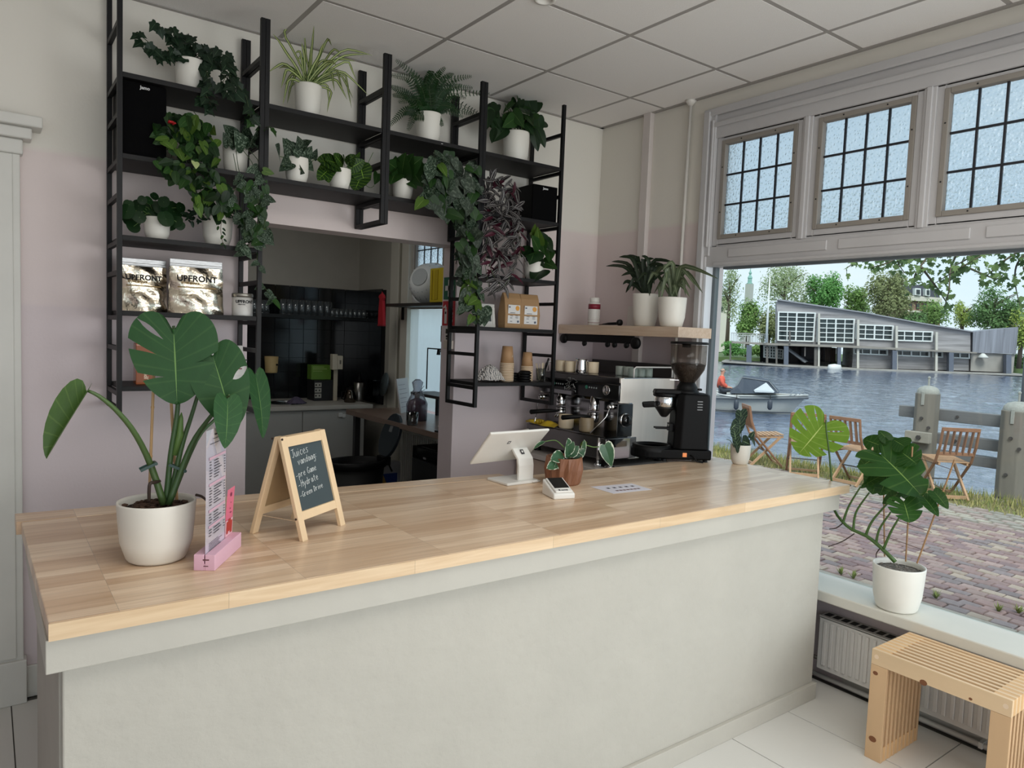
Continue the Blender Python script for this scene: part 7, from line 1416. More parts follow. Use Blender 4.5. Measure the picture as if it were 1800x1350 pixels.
t = n.new('ShaderNodeTexCoord'); mp_n = n.new('ShaderNodeMapping'); mp_n.inputs['Scale'].default_value = (1,.55,1); mp_n.inputs['Rotation'].default_value = (0,0,.5); l.new(t.outputs['Object'], mp_n.inputs[0])
z1 = n.new('ShaderNodeTexNoise'); z1.inputs['Scale'].default_value = 1.5; z1.inputs['Detail'].default_value = 6; z1.inputs['Roughness'].default_value = .62; l.new(mp_n.outputs[0], z1.inputs['Vector'])
bp = n.new('ShaderNodeBump'); bp.inputs['Strength'].default_value = 1; bp.inputs['Distance'].default_value = .075; l.new(z1.outputs[0], bp.inputs['Height']); l.new(bp.outputs[0], n['Principled BSDF'].inputs['Normal'])
from mathutils import noise as mnoise
wt_ = thing('river', 'wide rippled grey blue river between the quay and far bank', 'water', (60,40,WZ))
part('open_water', MB().add([(10.15,-200,WZ-.09),(420,-300,WZ-.09),(420,420,WZ-.09),(10.15,200,WZ-.09)],[(0,1,2,3)]), WM, wt_)
def ripple(a, b):
    th = math.radians(4+50*a); r = 10.4*(9.6**b); x, y = r*math.cos(th), r*math.sin(th); f = min(1, r/22)
    z = .030*mnoise.noise(V((x*.55+y*.2,y*.9,0)))+.030*mnoise.noise(V((x*1.3,y*2.0,3)))+.017*mnoise.noise(V((x*3.1,y*4.3,7)))
    return (max(x,10.16), y, WZ+z*1.0)
part('ripples', MB().sheet(ripple, 330, 430), WM, wt_, True)
# ---------------------------------------------------------------- mooring posts and guard rails
OAK = M('grey_oak', (128,122,112), .85, var=.16, vscale=5, stretch=(1,1,.12), bump=.35, bscale=26, bdist=.01); OAKD = M('wet_oak', (62,60,58), .8, var=.15); RAILM = M('grey_rail', (112,112,112), .8, var=.14, vscale=5, stretch=(1,.12,1), bump=.25, bdist=.008); CAPM = M('post_cap', (158,158,150), .7, var=.10, vscale=30, bump=.3); IRON = M('iron', (86,82,80), .6, metal=.5)
PX = 10.42
def mooring(u0, u1, vtop, vcap, label):
    q = at((u0+u1)/2, vcap, 'x', PX); w = (u1-u0)*depth(q)/FPX*.80; h = w/2
    t = thing('mooring_post', label, 'post', (PX, q.y, -.9), 0, 'oak mooring posts')
    oct_ = lambda s, z: [V((PX+s*h*a, q.y+s*h*b, z)) for a, b in ((-1,-.55),(-.55,-1),(.55,-1),(1,-.55),(1,.55),(.55,1),(-.55,1),(-1,.55))]
    part('post', MB().prism(oct_(1,-.35), (0,0,q.z+.35)), OAK, t, bevel=.012); part('wet_foot', MB().prism(oct_(1.0,-2.2), (0,0,1.85)), OAKD, t, label='dark wet lower end')
    zt = at((u0+u1)/2, vtop, 'x', PX).z; d = zt-q.z
    part('cap', MB().lathe([(h*1.0,-.03),(h*1.04,0),(h*.98,d*.45),(h*.75,d*.8),(h*.3,d),(0,d*1.01)],16,(PX,q.y,q.z)), CAPM, t, True); part('pin', MB().cyl((PX,q.y,zt),(PX,q.y,zt+.10),.014,n=8).ico((PX,q.y,zt+.11),.022,1), CAPM, t)
    part('strap', MB().box(PX-h-.012,PX-h,q.y-.02,q.y+.02,q.z-.16,q.z+.02), CAPM, t, bevel=.003)
    for k, (dy, dz) in enumerate(((.0,-.34),(-.10,-.46),(.02,-.80),(.06,-1.1))): part('bolt', MB().cyl((PX-h-.02,q.y+dy,q.z+dz),(PX-h,q.y+dy,q.z+dz),.022,n=8), IRON, t)
    return q, h
q1, h1 = mooring(1610,1653,678,691,'grey oak mooring post with pale domed cap, left one beside chair'); q2, h2 = mooring(1762,1818,706,722,'grey oak mooring post with pale cap at the right picture edge')
for (v0, v1, u0, lab, dx) in ((718,739,1580,'topmost grey timber rail between the two mooring posts',.0),(766,785,1600,'middle grey timber rail between the two mooring posts',.0),(797,815,1640,'lowest grey timber rail between the two mooring posts',.0)):
    um = 1700; zt, zb = at(um,v0+ (2 if u0 != 1580 else 6),'x',PX+.1).z, at(um,v1+(2 if u0 != 1580 else 6),'x',PX+.1).z; ya = at(u0,v0,'x',PX+.1).y
    g = thing('guard_rail', lab, 'rail', (PX+.12,2.5,zb), 0, 'timber rails at the quay'); part('beam', MB().box(PX+.10,PX+.24,-3,ya,zb,zt), RAILM, g, bevel=.008)
    part('bolt', MB().cyl((PX+.085,q1.y-.9,(zt+zb)/2),(PX+.10,q1.y-.9,(zt+zb)/2),.02,n=8).cyl((PX+.085,q1.y-.35,(zt+zb)/2),(PX+.10,q1.y-.35,(zt+zb)/2),.02,n=8), IRON, g)
zt, zb = at(1630,761,'x',PX-.2).z, at(1630,780,'x',PX-.2).z; g = thing('cross_block', 'pale timber block bolted across the front of left mooring post', 'block', (PX-.2,q1.y,zb)); part('beam', MB().box(PX-h1-.09,PX-h1-.005,q1.y-h1*1.15,q1.y+h1*1.25,zb,zt), M('pale_oak',(156,150,138),.85,var=.12,vscale=8,bump=.3), g, bevel=.008); part('bolt', MB().cyl((PX-h1-.115,q1.y-.02,(zt+zb)/2),(PX-h1-.09,q1.y-.02,(zt+zb)/2),.032,n=6), IRON, g)
pq = at(1786,850,'z',GZ); po = thing('steel_pole', 'grey steel pole on the street crossing the right post', 'pole', (pq.x,pq.y,GZ)); part('tube', MB().cyl((pq.x,pq.y,GZ),(pq.x,pq.y,4.2),.036,n=14), M('galvanised',(128,130,132),.5,metal=.2), po, True); part('foot_plate', MB().box(pq.x-.1,pq.x+.1,pq.y-.1,pq.y+.1,GZ,GZ+.02), MATS['galvanised'], po); part('collar', MB().cyl((pq.x,pq.y,3.6),(pq.x,pq.y,3.7),.045,n=14), MATS['galvanised'], po)
# ---------------------------------------------------------------- folding chairs
CHW = M('teak', (146,106,80), .55, var=.12, vscale=10, stretch=(1,1,.2)); CHL = M('teak_faded', (184,146,112), .65, var=.12, vscale=10)
def folding_chair(x, y, rz, label, first=None):     # faces its own +x
    if first: return copy_tree(first, (x,y,GZ), rz, label)
    t = thing('folding_chair', label, 'chair', (x,y,GZ), rz, 'wooden folding chairs on the quay'); w = .21
    for s in (-1,1):
        loc_part('back_leg', MB().tube([(-.30,s*w,.88),(-.26,s*w,.66),(-.18,s*w,.46),(.22,s*w,0)],[.017,.018,.018,.016],6), CHW, t); loc_part('front_leg', MB().bar((.17,s*(w-.03),.44),(-.24,s*(w-.03),0),.024,.034), CHL, t)
        loc_part('seat_bearer', MB().bar((-.19,s*(w-.045),.435),(.22,s*(w-.045),.45),.022,.03), CHL, t)
    loc_part('top_rail', MB().bar((-.302,-w-.012,.87),(-.302,w+.012,.87),.022,.045), CHW, t, bevel=.004); loc_part('lower_rail', MB().bar((-.225,-w,.565),(-.225,w,.565),.022,.04), CHW, t, bevel=.004)
    for k in range(5): yy = -.145+.0725*k; loc_part('back_slat', MB().bar((-.30,yy,.86),(-.228,yy,.575),.042,.012,(0,1,0)), CHW, t)
    for k in range(7): xx = -.165+.06*k; loc_part('seat_slat', MB().box(xx-.024,xx+.024,-w+.02,w-.02,.452+.004*k,.466+.004*k), CHL, t, bevel=.002)
    loc_part('foot_bar', MB().bar((-.21,-w+.03,.035),(-.21,w-.03,.035),.02,.04), CHL, t); loc_part('foot_bar', MB().bar((.195,-w,.035),(.195,w,.035),.02,.03), CHL, t); loc_part('hinge_bar', MB().cyl((-.035,-w,.225),(-.035,w,.225),.008,n=8), IRON, t)
    return t
c4 = folding_chair(9.62,3.93,math.radians(50),'wooden folding chair beside the mooring post, seen from behind')
folding_chair(9.36,4.92,math.radians(-5),'wooden folding chair partly behind the monstera leaves on the sill',c4)
folding_chair(9.25,5.60,math.radians(35),'wooden folding chair behind the tall bright monstera leaf',c4)
folding_chair(9.42,6.36,math.radians(-40),'wooden folding chair seen sideways behind the small velvet plant',c4)
# ---------------------------------------------------------------- boat and its skipper
BD = 25.4; px = BD/FPX
bo = far(1425,697,BD); Fw = ray(1310,690); Fw.z = 0; Fw.normalize(); Rt = V((Fw.y,-Fw.x,0)); BDn = (bo-EYE).dot(Fw)
def fb(u, v): d = ray(u, v); return EYE+d*(BDn/d.dot(Fw))
bt_ = thing('motor_boat', 'pale grey open motor boat with dark folded hood on river', 'boat', (bo.x-Rt.x*3.4, bo.y-Rt.y*3.4, WZ))
def bpt(u, v, side=0): p = fb(u, v); return p+Fw*side                 # a point of the boat, shifted across its beam
zs = fb(1340,700).z; zb_ = WZ-.15; Lb = 7.0; ns_ = 14
def sect(t):                                   # t 0 stern .. 1 bow : half-breadth, sheer height
    hb = 1.15*(1-max(0,(t-.45)/.55)**2.2)*(.86+.14*min(1,t/.3)); return max(hb,.02), zs-.04+.17*t*t
def hull(t, k):                                # k -1..1 around the section
    hb, sh = sect(t); x = -Lb*(1-t) + .0; rake = .62*(max(0,t-.8)/.2)
    a = abs(k); s = 1 if k > 0 else -1
    if a > .5: q = (a-.5)/.5; return bo+Rt*(x-rake*(1-q))+Fw*(1.15+s*hb*(.80+.20*q))+V((0,0,(zb_+.10+(sh-zb_-.10)*q)-bo.z))
    q = a/.5; return bo+Rt*(x-rake)+Fw*(1.15+s*hb*.80*q)+V((0,0,zb_-.12+.22*q*q-bo.z))
HUL = M('hull_grey', (176,178,176), .35, var=.02); HTR = M('strake_grey', (112,116,120), .5); HOOD = M('hood_cloth', (70,78,90), .8, bump=.3, bscale=8, bdist=.03)
part('hull', MB().sheet(lambda a,b: hull(b,a*2-1), 16, ns_), HUL, bt_, True)
def edge(s, off, dz): return [bo+Rt*(-Lb*(1-i/ns_))+Fw*(1.15+s*(sect(i/ns_)[0]+off))+V((0,0,sect(i/ns_)[1]+dz-bo.z)) for i in range(ns_+1)]
part('rubbing_strake', MB().tube(edge(-1,.03,-.09),.055,8).tube(edge(1,.03,-.09),.055,8), HTR, bt_, True); part('gunwale', MB().tube(edge(-1,0,.0),.03,6).tube(edge(1,0,0),.03,6), M('gunwale_pale',(196,198,196),.4), bt_, True)
part('waterline', MB().tube([p-V((0,0,p.z-WZ-.07)) +Fw*.10 for p in edge(-1,.0,0)[:-1]],.025,6), M('boot_stripe',(60,66,74),.5), bt_)
part('deck', MB().sheet(lambda a,b: bo+Rt*(-Lb*(1-b))+Fw*(1.15+(a*2-1)*sect(b)[0]*.98)+V((0,0,sect(b)[1]-.03-bo.z)), 4, ns_), M('deck_pale',(188,186,180),.5), bt_)
def tent(u, v, w): p = fb(u,v); return p+Fw*(1.15+w)
prof = [(1283,691),(1296,682),(1306,665),(1324,666),(1352,672),(1370,690)]
hb_ = [.95,.95,.80,.78,.75,.9]
hd = MB(); vs = []
for (u,v), w in zip(prof,hb_): vs += [tent(u,v,-w), tent(u,v,0)+V((0,0,.05)), tent(u,v,w)]
low = [tent(u,692,-.97) for u,_ in prof]
hd.add(vs,[(3*i+k,3*i+k+1,3*i+4+k,3*i+3+k) for i in range(5) for k in range(2)])
hd.add([vs[3*i] for i in range(6)]+low,[(i,i+1,i+7,i+6) for i in range(5)]); hd.add([vs[3*i+2] for i in range(6)]+[p+Fw*1.94 for p in low],[(i,i+1,i+7,i+6) for i in range(5)])
part('hood', hd, HOOD, bt_); part('hood_frame', MB().tube([tent(1352,671,-.79),tent(1368,690,-.93)],.02,6).tube([tent(1303,664,-.82),tent(1351,671,-.78)],.016,6).tube([tent(1292,681,-.96),tent(1303,664,-.82)],.014,6), HTR, bt_)
part('hood_window', MB().add([tent(1325,686,-1.0),tent(1347,673,-.90),tent(1362,689,-1.0)],[(0,1,2)]).add([tent(1325,686,-1.0)-Rt*.0,tent(1362,689,-1.0),tent(1360,691,-1.0),tent(1327,690,-1.0)],[(0,1,2,3)]), M('hood_window',(206,212,216),.2), bt_, label='clear plastic window panel in the hood')
for u in (1295,1354):
    p = fb(u,698)+Fw*.0; part('fender', MB().lathe([(.0,-.36),(.05,-.34),(.085,-.28),(.085,-.06),(.05,0),(.02,.02)],12,p+V((0,0,-.10))-Fw*.12), M('fender_dark',(64,70,80),.5), bt_, True); part('fender_line', MB().cyl(p+V((0,0,.12)),p-Fw*.12+V((0,0,-.10)),.012,n=6), BLKP, bt_)
part('cleat', MB().bar(fb(1397,697)+Fw*.5,fb(1402,695)+Fw*.5,.04).bar(fb(1407,696)+Fw*.7,fb(1416,691)+Fw*.7,.03), M('cleat_steel',(180,182,184),.3,metal=.7), bt_)
part('bow_rail', MB().tube([fb(1390,697)+Fw*.7,fb(1398,690)+Fw*.7,fb(1410,691)+Fw*.9,fb(1418,696)+Fw*1.0],.016,6), MATS['cleat_steel'], bt_)
# skipper: one skinned body, seated, looking ahead along the boat
def skin_body(name, joints, edges, mat, root=None, loc=(0,0,0), sub=1):
    me = bpy.data.meshes.new(name); me.from_pydata([j[0] for j in joints], edges, []); o = bpy.data.objects.new(name, me); COL.objects.link(o)
    mod = o.modifiers.new('skin','SKIN'); 
    if not me.skin_vertices: 
        bpy.context.view_layer.objects.active = o
    sv = me.skin_vertices[0].data if me.skin_vertices else None
    if sv is None:
        bpy.context.view_layer.objects.active = o; bpy.ops.mesh.customdata_skin_add(); sv = me.skin_vertices[0].data
    for i, j in enumerate(joints): r = j[1]; sv[i].radius = (r,r) if not isinstance(r,tuple) else r; sv[i].use_root = (i == 0)
    sb = o.modifiers.new('sub','SUBSURF'); sb.levels = sub; sb.render_levels = sub
    dg = bpy.context.evaluated_depsgraph_get(); dg.update(); m2 = bpy.data.meshes.new_from_object(o.evaluated_get(dg)); bpy.data.objects.remove(o); m2.name = name
    m2.polygons.foreach_set('use_smooth',[True]*len(m2.polygons)); m2.materials.clear(); return put(name, m2, mat, root, loc)
hp = fb(1267,654)+Fw*1.0; HS = .235                                   # head centre
SKIN = M('skin', (206,152,128), .6); COAT = M('coral_jacket', (222,98,78), .75, bump=.3, bscale=14, bdist=.02); TROU = M('dark_trousers', (58,66,78), .8)
sit = V((hp.x,hp.y,hp.z-.72)); rot_ = math.atan2(Rt.y,Rt.x)
pr_ = thing('person', 'bald person in a coral red jacket sitting at the boat stern', 'person', sit, rot_)
J = [((0,0,.02),.14),((0,0,.20),.145),((.02,0,.40),.155),((.02,0,.50),.09),((.03,0,.57),.055),((.035,0,.64),.07),((.045,0,.74),.088),((.03,0,.82),.06),
     ((.02,.20,.46),.065),((.08,.27,.24),.052),((.25,.20,.12),.040),((.32,.17,.12),.030),((.02,-.20,.46),.065),((.08,-.27,.24),.052),((.25,-.18,.12),.040),((.32,-.15,.12),.030),
     ((.05,.10,.02),.095),((.45,.13,.04),.072),((.48,.13,-.36),.050),((.60,.13,-.42),.040),((.05,-.10,.02),.095),((.45,-.13,.04),.072),((.48,-.13,-.36),.050),((.60,-.13,-.42),.040)]
E_ = [(0,1),(1,2),(2,3),(3,4),(4,5),(5,6),(6,7),(2,8),(8,9),(9,10),(10,11),(2,12),(12,13),(13,14),(14,15),(0,16),(16,17),(17,18),(18,19),(0,20),(20,21),(21,22),(22,23)]
for s, wi in ((1,11),(-1,15)):
    b = J[wi][0]
    for f_, (dy, L) in enumerate(((-.030,.055),(-.010,.070),(.010,.068),(.028,.050))): J.append(((b[0]+.03,b[1]+dy,b[2]),.010)); J.append(((b[0]+.03+L*.7,b[1]+dy,b[2]-.01),.009)); J.append(((b[0]+.03+L,b[1]+dy,b[2]-.035),.007)); k = len(J); E_ += [(wi,k-3),(k-3,k-2),(k-2,k-1)]
    J.append(((b[0]+.01,b[1]-s*.045,b[2]),.010)); J.append(((b[0]+.045,b[1]-s*.06,b[2]-.01),.008)); k = len(J); E_ += [(wi,k-2),(k-2,k-1)]
skin_body('body', J, E_, SKIN, pr_)
CJ = [((0,0,.03),.165),((0,0,.20),.17),((.02,0,.40),.18),((.02,0,.50),.12),((.025,0,.555),.085),((.02,.21,.46),.085),((.08,.28,.24),.072),((.24,.20,.125),.055),((.02,-.21,.46),.085),((.08,-.28,.24),.072),((.24,-.18,.125),.055)]
skin_body('jacket', CJ, [(0,1),(1,2),(2,3),(3,4),(2,5),(5,6),(6,7),(2,8),(8,9),(9,10)], COAT, pr_)
TJ = [((0,0,0),.165),((.05,.10,.01),.115),((.45,.13,.04),.09),((.48,.13,-.34),.066),((.05,-.10,.01),.115),((.45,-.13,.04),.09),((.48,-.13,-.34),.066)]
skin_body('trousers', TJ, [(0,1),(1,2),(2,3),(0,4),(4,5),(5,6)], TROU, pr_)
loc_part('ear', MB().ico((.03,.088,.735),.022,1,(.7,.4,1.1)).ico((.03,-.088,.735),.022,1,(.7,.4,1.1)), SKIN, pr_, True); loc_part('nose', MB().ico((.135,0,.725),.018,1,(1,.7,1.2)), SKIN, pr_, True); loc_part('eye', MB().ico((.122,.032,.75),.010,1).ico((.122,-.032,.75),.010,1), M('eye_dark',(40,34,32),.4), pr_); loc_part('mouth', MB().box(.115,.128,-.022,.022,.688,.695), M('lip',(150,84,78),.6), pr_); loc_part('hair', MB().lathe([(.080,-.02),(.090,.0),(.088,.03)],14,(.018,0,.74),None,1,1), M('hair_grey',(150,140,132),.8), pr_, True); loc_part('shoe', MB().box(.48,.70,.09,.17,-.48,-.41).box(.48,.70,-.17,-.09,-.48,-.41), BLKP, pr_, bevel=.02)
so2 = thing('stern_seat', 'dark stern bench and outboard hood behind the bald skipper', 'seat', (sit.x,sit.y,sit.z-.15), rot_); loc_part('bench', MB().box(-.35,.22,-.8,.8,-.42,-.12), M('bench_dark',(58,66,76),.6), so2, bevel=.03); loc_part('backrest', MB().box(-.42,-.22,-.8,.8,-.10,.42), M('bench_dark2',(66,76,88),.6), so2, bevel=.04); loc_part('side_rail', MB().tube([(-.3,-1.0,.12),(.2,-1.0,.02),(.7,-1.0,-.02)],.02,6), M('gunwale_pale',(196,198,196),.4), so2)
bu = far(1467,645,81.5); solo('buoy', MB().lathe([(0,-.3),(.9,-.2),(1.05,.2),(.9,.55),(0,.65)],18,(bu.x,bu.y,WZ),None,1,.6), M('buoy_white',(220,220,216),.5), 'white round float moored in front of the timber building', 'buoy', (bu.x,bu.y,WZ), smooth=True)
# ---------------------------------------------------------------- timber building across the water
FD = 86; PUSH = ray(1345,600); PUSH.z = 0; PUSH.normalize()
def F(u, v, d=0): return far(u, v, FD)+HF*d
CLAD = M('weathered_cladding', (150,147,148), .85, var=.34, vscale=3, stretch=(.07,.07,1.1), bump=.2, bscale=3, bdist=.05); n = CLAD.node_tree.nodes
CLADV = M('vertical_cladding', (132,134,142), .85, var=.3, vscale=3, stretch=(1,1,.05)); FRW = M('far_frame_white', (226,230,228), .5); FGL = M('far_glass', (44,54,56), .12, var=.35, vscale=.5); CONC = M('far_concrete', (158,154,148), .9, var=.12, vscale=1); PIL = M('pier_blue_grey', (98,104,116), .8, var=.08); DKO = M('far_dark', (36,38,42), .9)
tb_ = thing('timber_building', 'long grey timber clad building on piers across the river', 'building', (F(1520,640).x,F(1520,640).y,WZ))
def fpoly(nm, px_, mat, d0=0, dd=8, par=tb_, **k): return part(nm, MB().prism([F(u,v,d0) for u,v in px_], PUSH*dd), mat, par, **k)
fpoly('upper_wall', [(1365.5,527),(1520,550),(1610,567.5),(1706,583.5),(1706,620),(1500,610.5),(1365.5,605)], CLAD, 0, 14)
fpoly('roof_edge', [(1365,525.5),(1520,549),(1610,566),(1707,582),(1707,584),(1610,568),(1520,551),(1365,528)], M('roof_zinc',(150,152,156),.5), -.4, 15)
fpoly('end_wing', [(1708,583.5),(1787,574.8),(1783,622),(1707,620)], CLADV, -.3, 12); fpoly('wing_base', [(1707,620),(1784,622.5),(1781,655),(1706,652)], CONC, 0, 10)
fpoly('lower_wall', [(1502,611),(1706,619),(1706,652),(1500,646)], CLAD, .3, 12); fpoly('floor_band', [(1281,599.5),(1345,602.8),(1500,607.5),(1706,618.5),(1706,621),(1500,611.5),(1345,606.5),(1281,603)], M('band_timber',(146,140,132),.9,var=.1,vscale=1), -1.2, 6)
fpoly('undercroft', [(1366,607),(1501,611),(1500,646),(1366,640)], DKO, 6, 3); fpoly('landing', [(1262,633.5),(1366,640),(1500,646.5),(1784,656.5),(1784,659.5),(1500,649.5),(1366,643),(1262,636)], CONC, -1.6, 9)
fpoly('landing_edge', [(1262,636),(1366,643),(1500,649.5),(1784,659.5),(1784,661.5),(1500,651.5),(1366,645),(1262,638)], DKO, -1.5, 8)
def fwin(p00, p10, p11, p01, nc, nr, d=-.12):       # corners clockwise from top left, in picture points of the facade
    L = lambda a,b: tuple((1-b)*((1-a)*p00[i]+a*p10[i])+b*((1-a)*p01[i]+a*p11[i]) for i in (0,1))
    w = fpoly('window', [p00,p10,p11,p01], FGL, d, .3); px0 = absloc(tb_)
    def sub(nm, px_, mat, d0, dd): put(nm, MB().prism([F(u,v,d0)-px0 for u,v in px_], HF*dd).mesh(nm), mat, w)
    e = .9/(p10[0]-p00[0]); g = .9/(p01[1]-p00[1]); fr_ = MB()
    for k in range(nc+1): a = k/nc; ee = e*(1.3 if k in (0,nc,nc//2) else .75); fr_.prism([F(*L(a-ee,-g),d-.15)-px0,F(*L(a+ee,-g),d-.15)-px0,F(*L(a+ee,1+g),d-.15)-px0,F(*L(a-ee,1+g),d-.15)-px0], HF*.15)
    for k in range(nr+1): b = k/nr; gg = g*(1.2 if k in (0,nr) else .7); fr_.prism([F(*L(0,b-gg),d-.12)-px0,F(*L(1,b-gg),d-.12)-px0,F(*L(1,b+gg),d-.12)-px0,F(*L(0,b+gg),d-.12)-px0], HF*.12)
    put('glazing_bars', fr_.mesh('glazing_bars'), FRW, w)
fwin((1367.5,548.5),(1431.5,550.5),(1428,600),(1366.5,598),4,6); fwin((1436,560),(1500,561.5),(1498,602.5),(1435,600.5),4,5); fwin((1504,570.5),(1568,573),(1567,597.5),(1503,595),4,3); fwin((1572,581.5),(1637,583.5),(1636,600),(1572,598),4,2)
for u0, u1, nw, s in ((1501,1560,4,0),(1570,1634,4,0),(1640,1657,1,0),(1671,1704,2,0)): fwin((u0+.5,612.5+(u0-1501)*.041),(u1,612.5+(u1-1501)*.041),(u1,621.5+(u1-1501)*.041),(u0+.5,621.5+(u0-1501)*.041),nw,1,.15)
fwin((1348,608),(1368,609),(1368,630),(1348,628),4,4,1.0); fwin((1378,614),(1392,616),(1391,632),(1378,630),3,3,3)
for u0, u1, v0, v1 in ((1432.5,1436,551,647),(1500.5,1504.5,562,648),(1567.5,1571.5,573,650),(1637,1641,583.5,653)): fpoly('column', [(u0,v0),(u1,v0+.2),(u1-.6,v1),(u0-.6,v1)], M('column_pale',(196,192,182),.8), -.9, .6)
for u0, u1, v0, v1 in ((1306,1315,606,640),(1371,1379,608,644),(1464,1470,610,648),(1559,1567,615.5,652),(1657,1665,619,655),(1756,1765,623,660)): fpoly('pier', [(u0,v0),(u1,v0+.5),(u1-.4,v1+1),(u0-.4,v1)], PIL, -1.3, 1.2)
for u0, u1, v0, v1 in ((1278.5,1281.5,603,636),(1342,1346,604,640),(1359,1362,606,642),(1426,1431,610,645),(1409,1411,610,626)): fpoly('post', [(u0,v0),(u1,v0+.2),(u1-.4,v1),(u0-.4,v1)], M('pier_timber',(104,100,96),.9), -.9, .5)
fpoly('stair', [(1378,608),(1386,609),(1424,636),(1414,637)], M('stair_grey',(88,92,98),.7), .5, 2.2); fpoly('stair_side', [(1377,610),(1380,609),(1419,636),(1416,638)], M('stair_side',(128,130,134),.7), .2, .25)
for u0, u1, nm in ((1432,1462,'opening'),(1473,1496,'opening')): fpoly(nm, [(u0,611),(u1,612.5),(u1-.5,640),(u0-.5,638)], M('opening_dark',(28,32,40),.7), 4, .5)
gbars = MB()
for k in range(9): u = 1474+2.6*k; gbars.prism([F(u,613,3.6),F(u+.7,613,3.6),F(u+.7,638,3.6),F(u,638,3.6)],HF*.2)
part('gate_bars', gbars, M('gate_timber',(96,82,70),.9), tb_)
rlm = MB(); 
for k in range(22): u = 1281+3.0*k; rlm.prism([F(u,585+ (u-1281)*.03,-1.1),F(u+.6,585+(u-1281)*.03,-1.1),F(u+.6,600.5+(u-1281)*.05,-1.1),F(u,600.5+(u-1281)*.05,-1.1)],HF*.08)
rlm.prism([F(1281,584.5,-1.15),F(1345,587,-1.15),F(1345,588.2,-1.15),F(1281,585.8,-1.15)],HF*.15); part('terrace_railing', rlm, M('rail_far',(170,170,166),.7), tb_)
fpoly('terrace_floor', [(1281,600),(1366,603.5),(1366,606.5),(1281,603)], M('deck_far',(150,144,134),.9), -1, 13)
fpoly('terrace_post', [(1379,582),(1382,582),(1382,604),(1379,604)], MATS['pier_timber'], -1.4, .3)
fpoly('rear_roof', [(1634,567.5),(1683,565),(1742,574.5),(1742,578),(1683,572),(1650,570)], M('rear_roof',(166,168,172),.6), 14, 6); fpoly('rear_wall', [(1648,570),(1683,569),(1730,578),(1706,584)], FGL, 14.5, 5)
rw = MB()
for k in range(6): u = 1664+11*k; rw.prism([F(u,568.5+1.0*k,14.2),F(u+1.2,568.7+1.0*k,14.2),F(u+1.2,580,14.2),F(u,580,14.2)],HF*.2)
part('rear_glazing_bars', rw, FRW, tb_); lp_ = F(1722,626,-.6); part('wall_lamp', MB().lathe([(.0,.35),(.15,.33),(.6,-.1),(.55,-.2),(0,-.2)],12,lp_), M('lamp_far',(206,206,200),.5), tb_, True)
fl_p = thing('flag_pole', 'tall white flag pole with yard left of the timber building', 'pole', far(1347,602,84)); part('mast', MB().tube([far(1347,602,84),far(1350,545,84),far(1353.5,484,84)],[.16,.12,.06],8), FRW, fl_p, True); part('yard', MB().cyl(far(1337,530,84),far(1366,529.5,84),.07,n=6), FRW, fl_p)
ter = MB()
# terrace furniture far away
for k,(u,c) in enumerate(((1300,'pale'),(1318,'pale'),(1332,'pale'))):
    p = far(u,600.5,87); t = thing('terrace_table', ('pale table on the far terrace, leftmost of three','pale table on the far terrace, middle of three','pale table on the far terrace, nearest the pole')[k], 'table', p); loc_part('top', MB().box(-.5,.5,-.4,.4,.72,.78), FRW, t); 
    for a in (-.4,.4): loc_part('leg', MB().box(a-.03,a+.03,-.03,.03,0,.72), FRW, t)
# far bank
bk = MB(); A, B_ = far(1150,625,101), far(2100,660,101); A.z = B_.z = 0; bk.add([(A.x,A.y,-.35),(B_.x,B_.y,-.35),(B_.x+HF.x*400,B_.y+HF.y*400,-.35),(A.x+HF.x*400,A.y+HF.y*400,-.35)],[(0,1,2,3)]).add([(A.x,A.y,-.35),(B_.x,B_.y,-.35),(B_.x,B_.y,-2),(A.x,A.y,-2)],[(0,1,2,3)])
solo('far_bank', bk, M('bank_green',(92,112,66),.9,var=.2,vscale=.4), 'green far bank of the river behind the timber building', 'bank', (A.x,A.y,-.35))
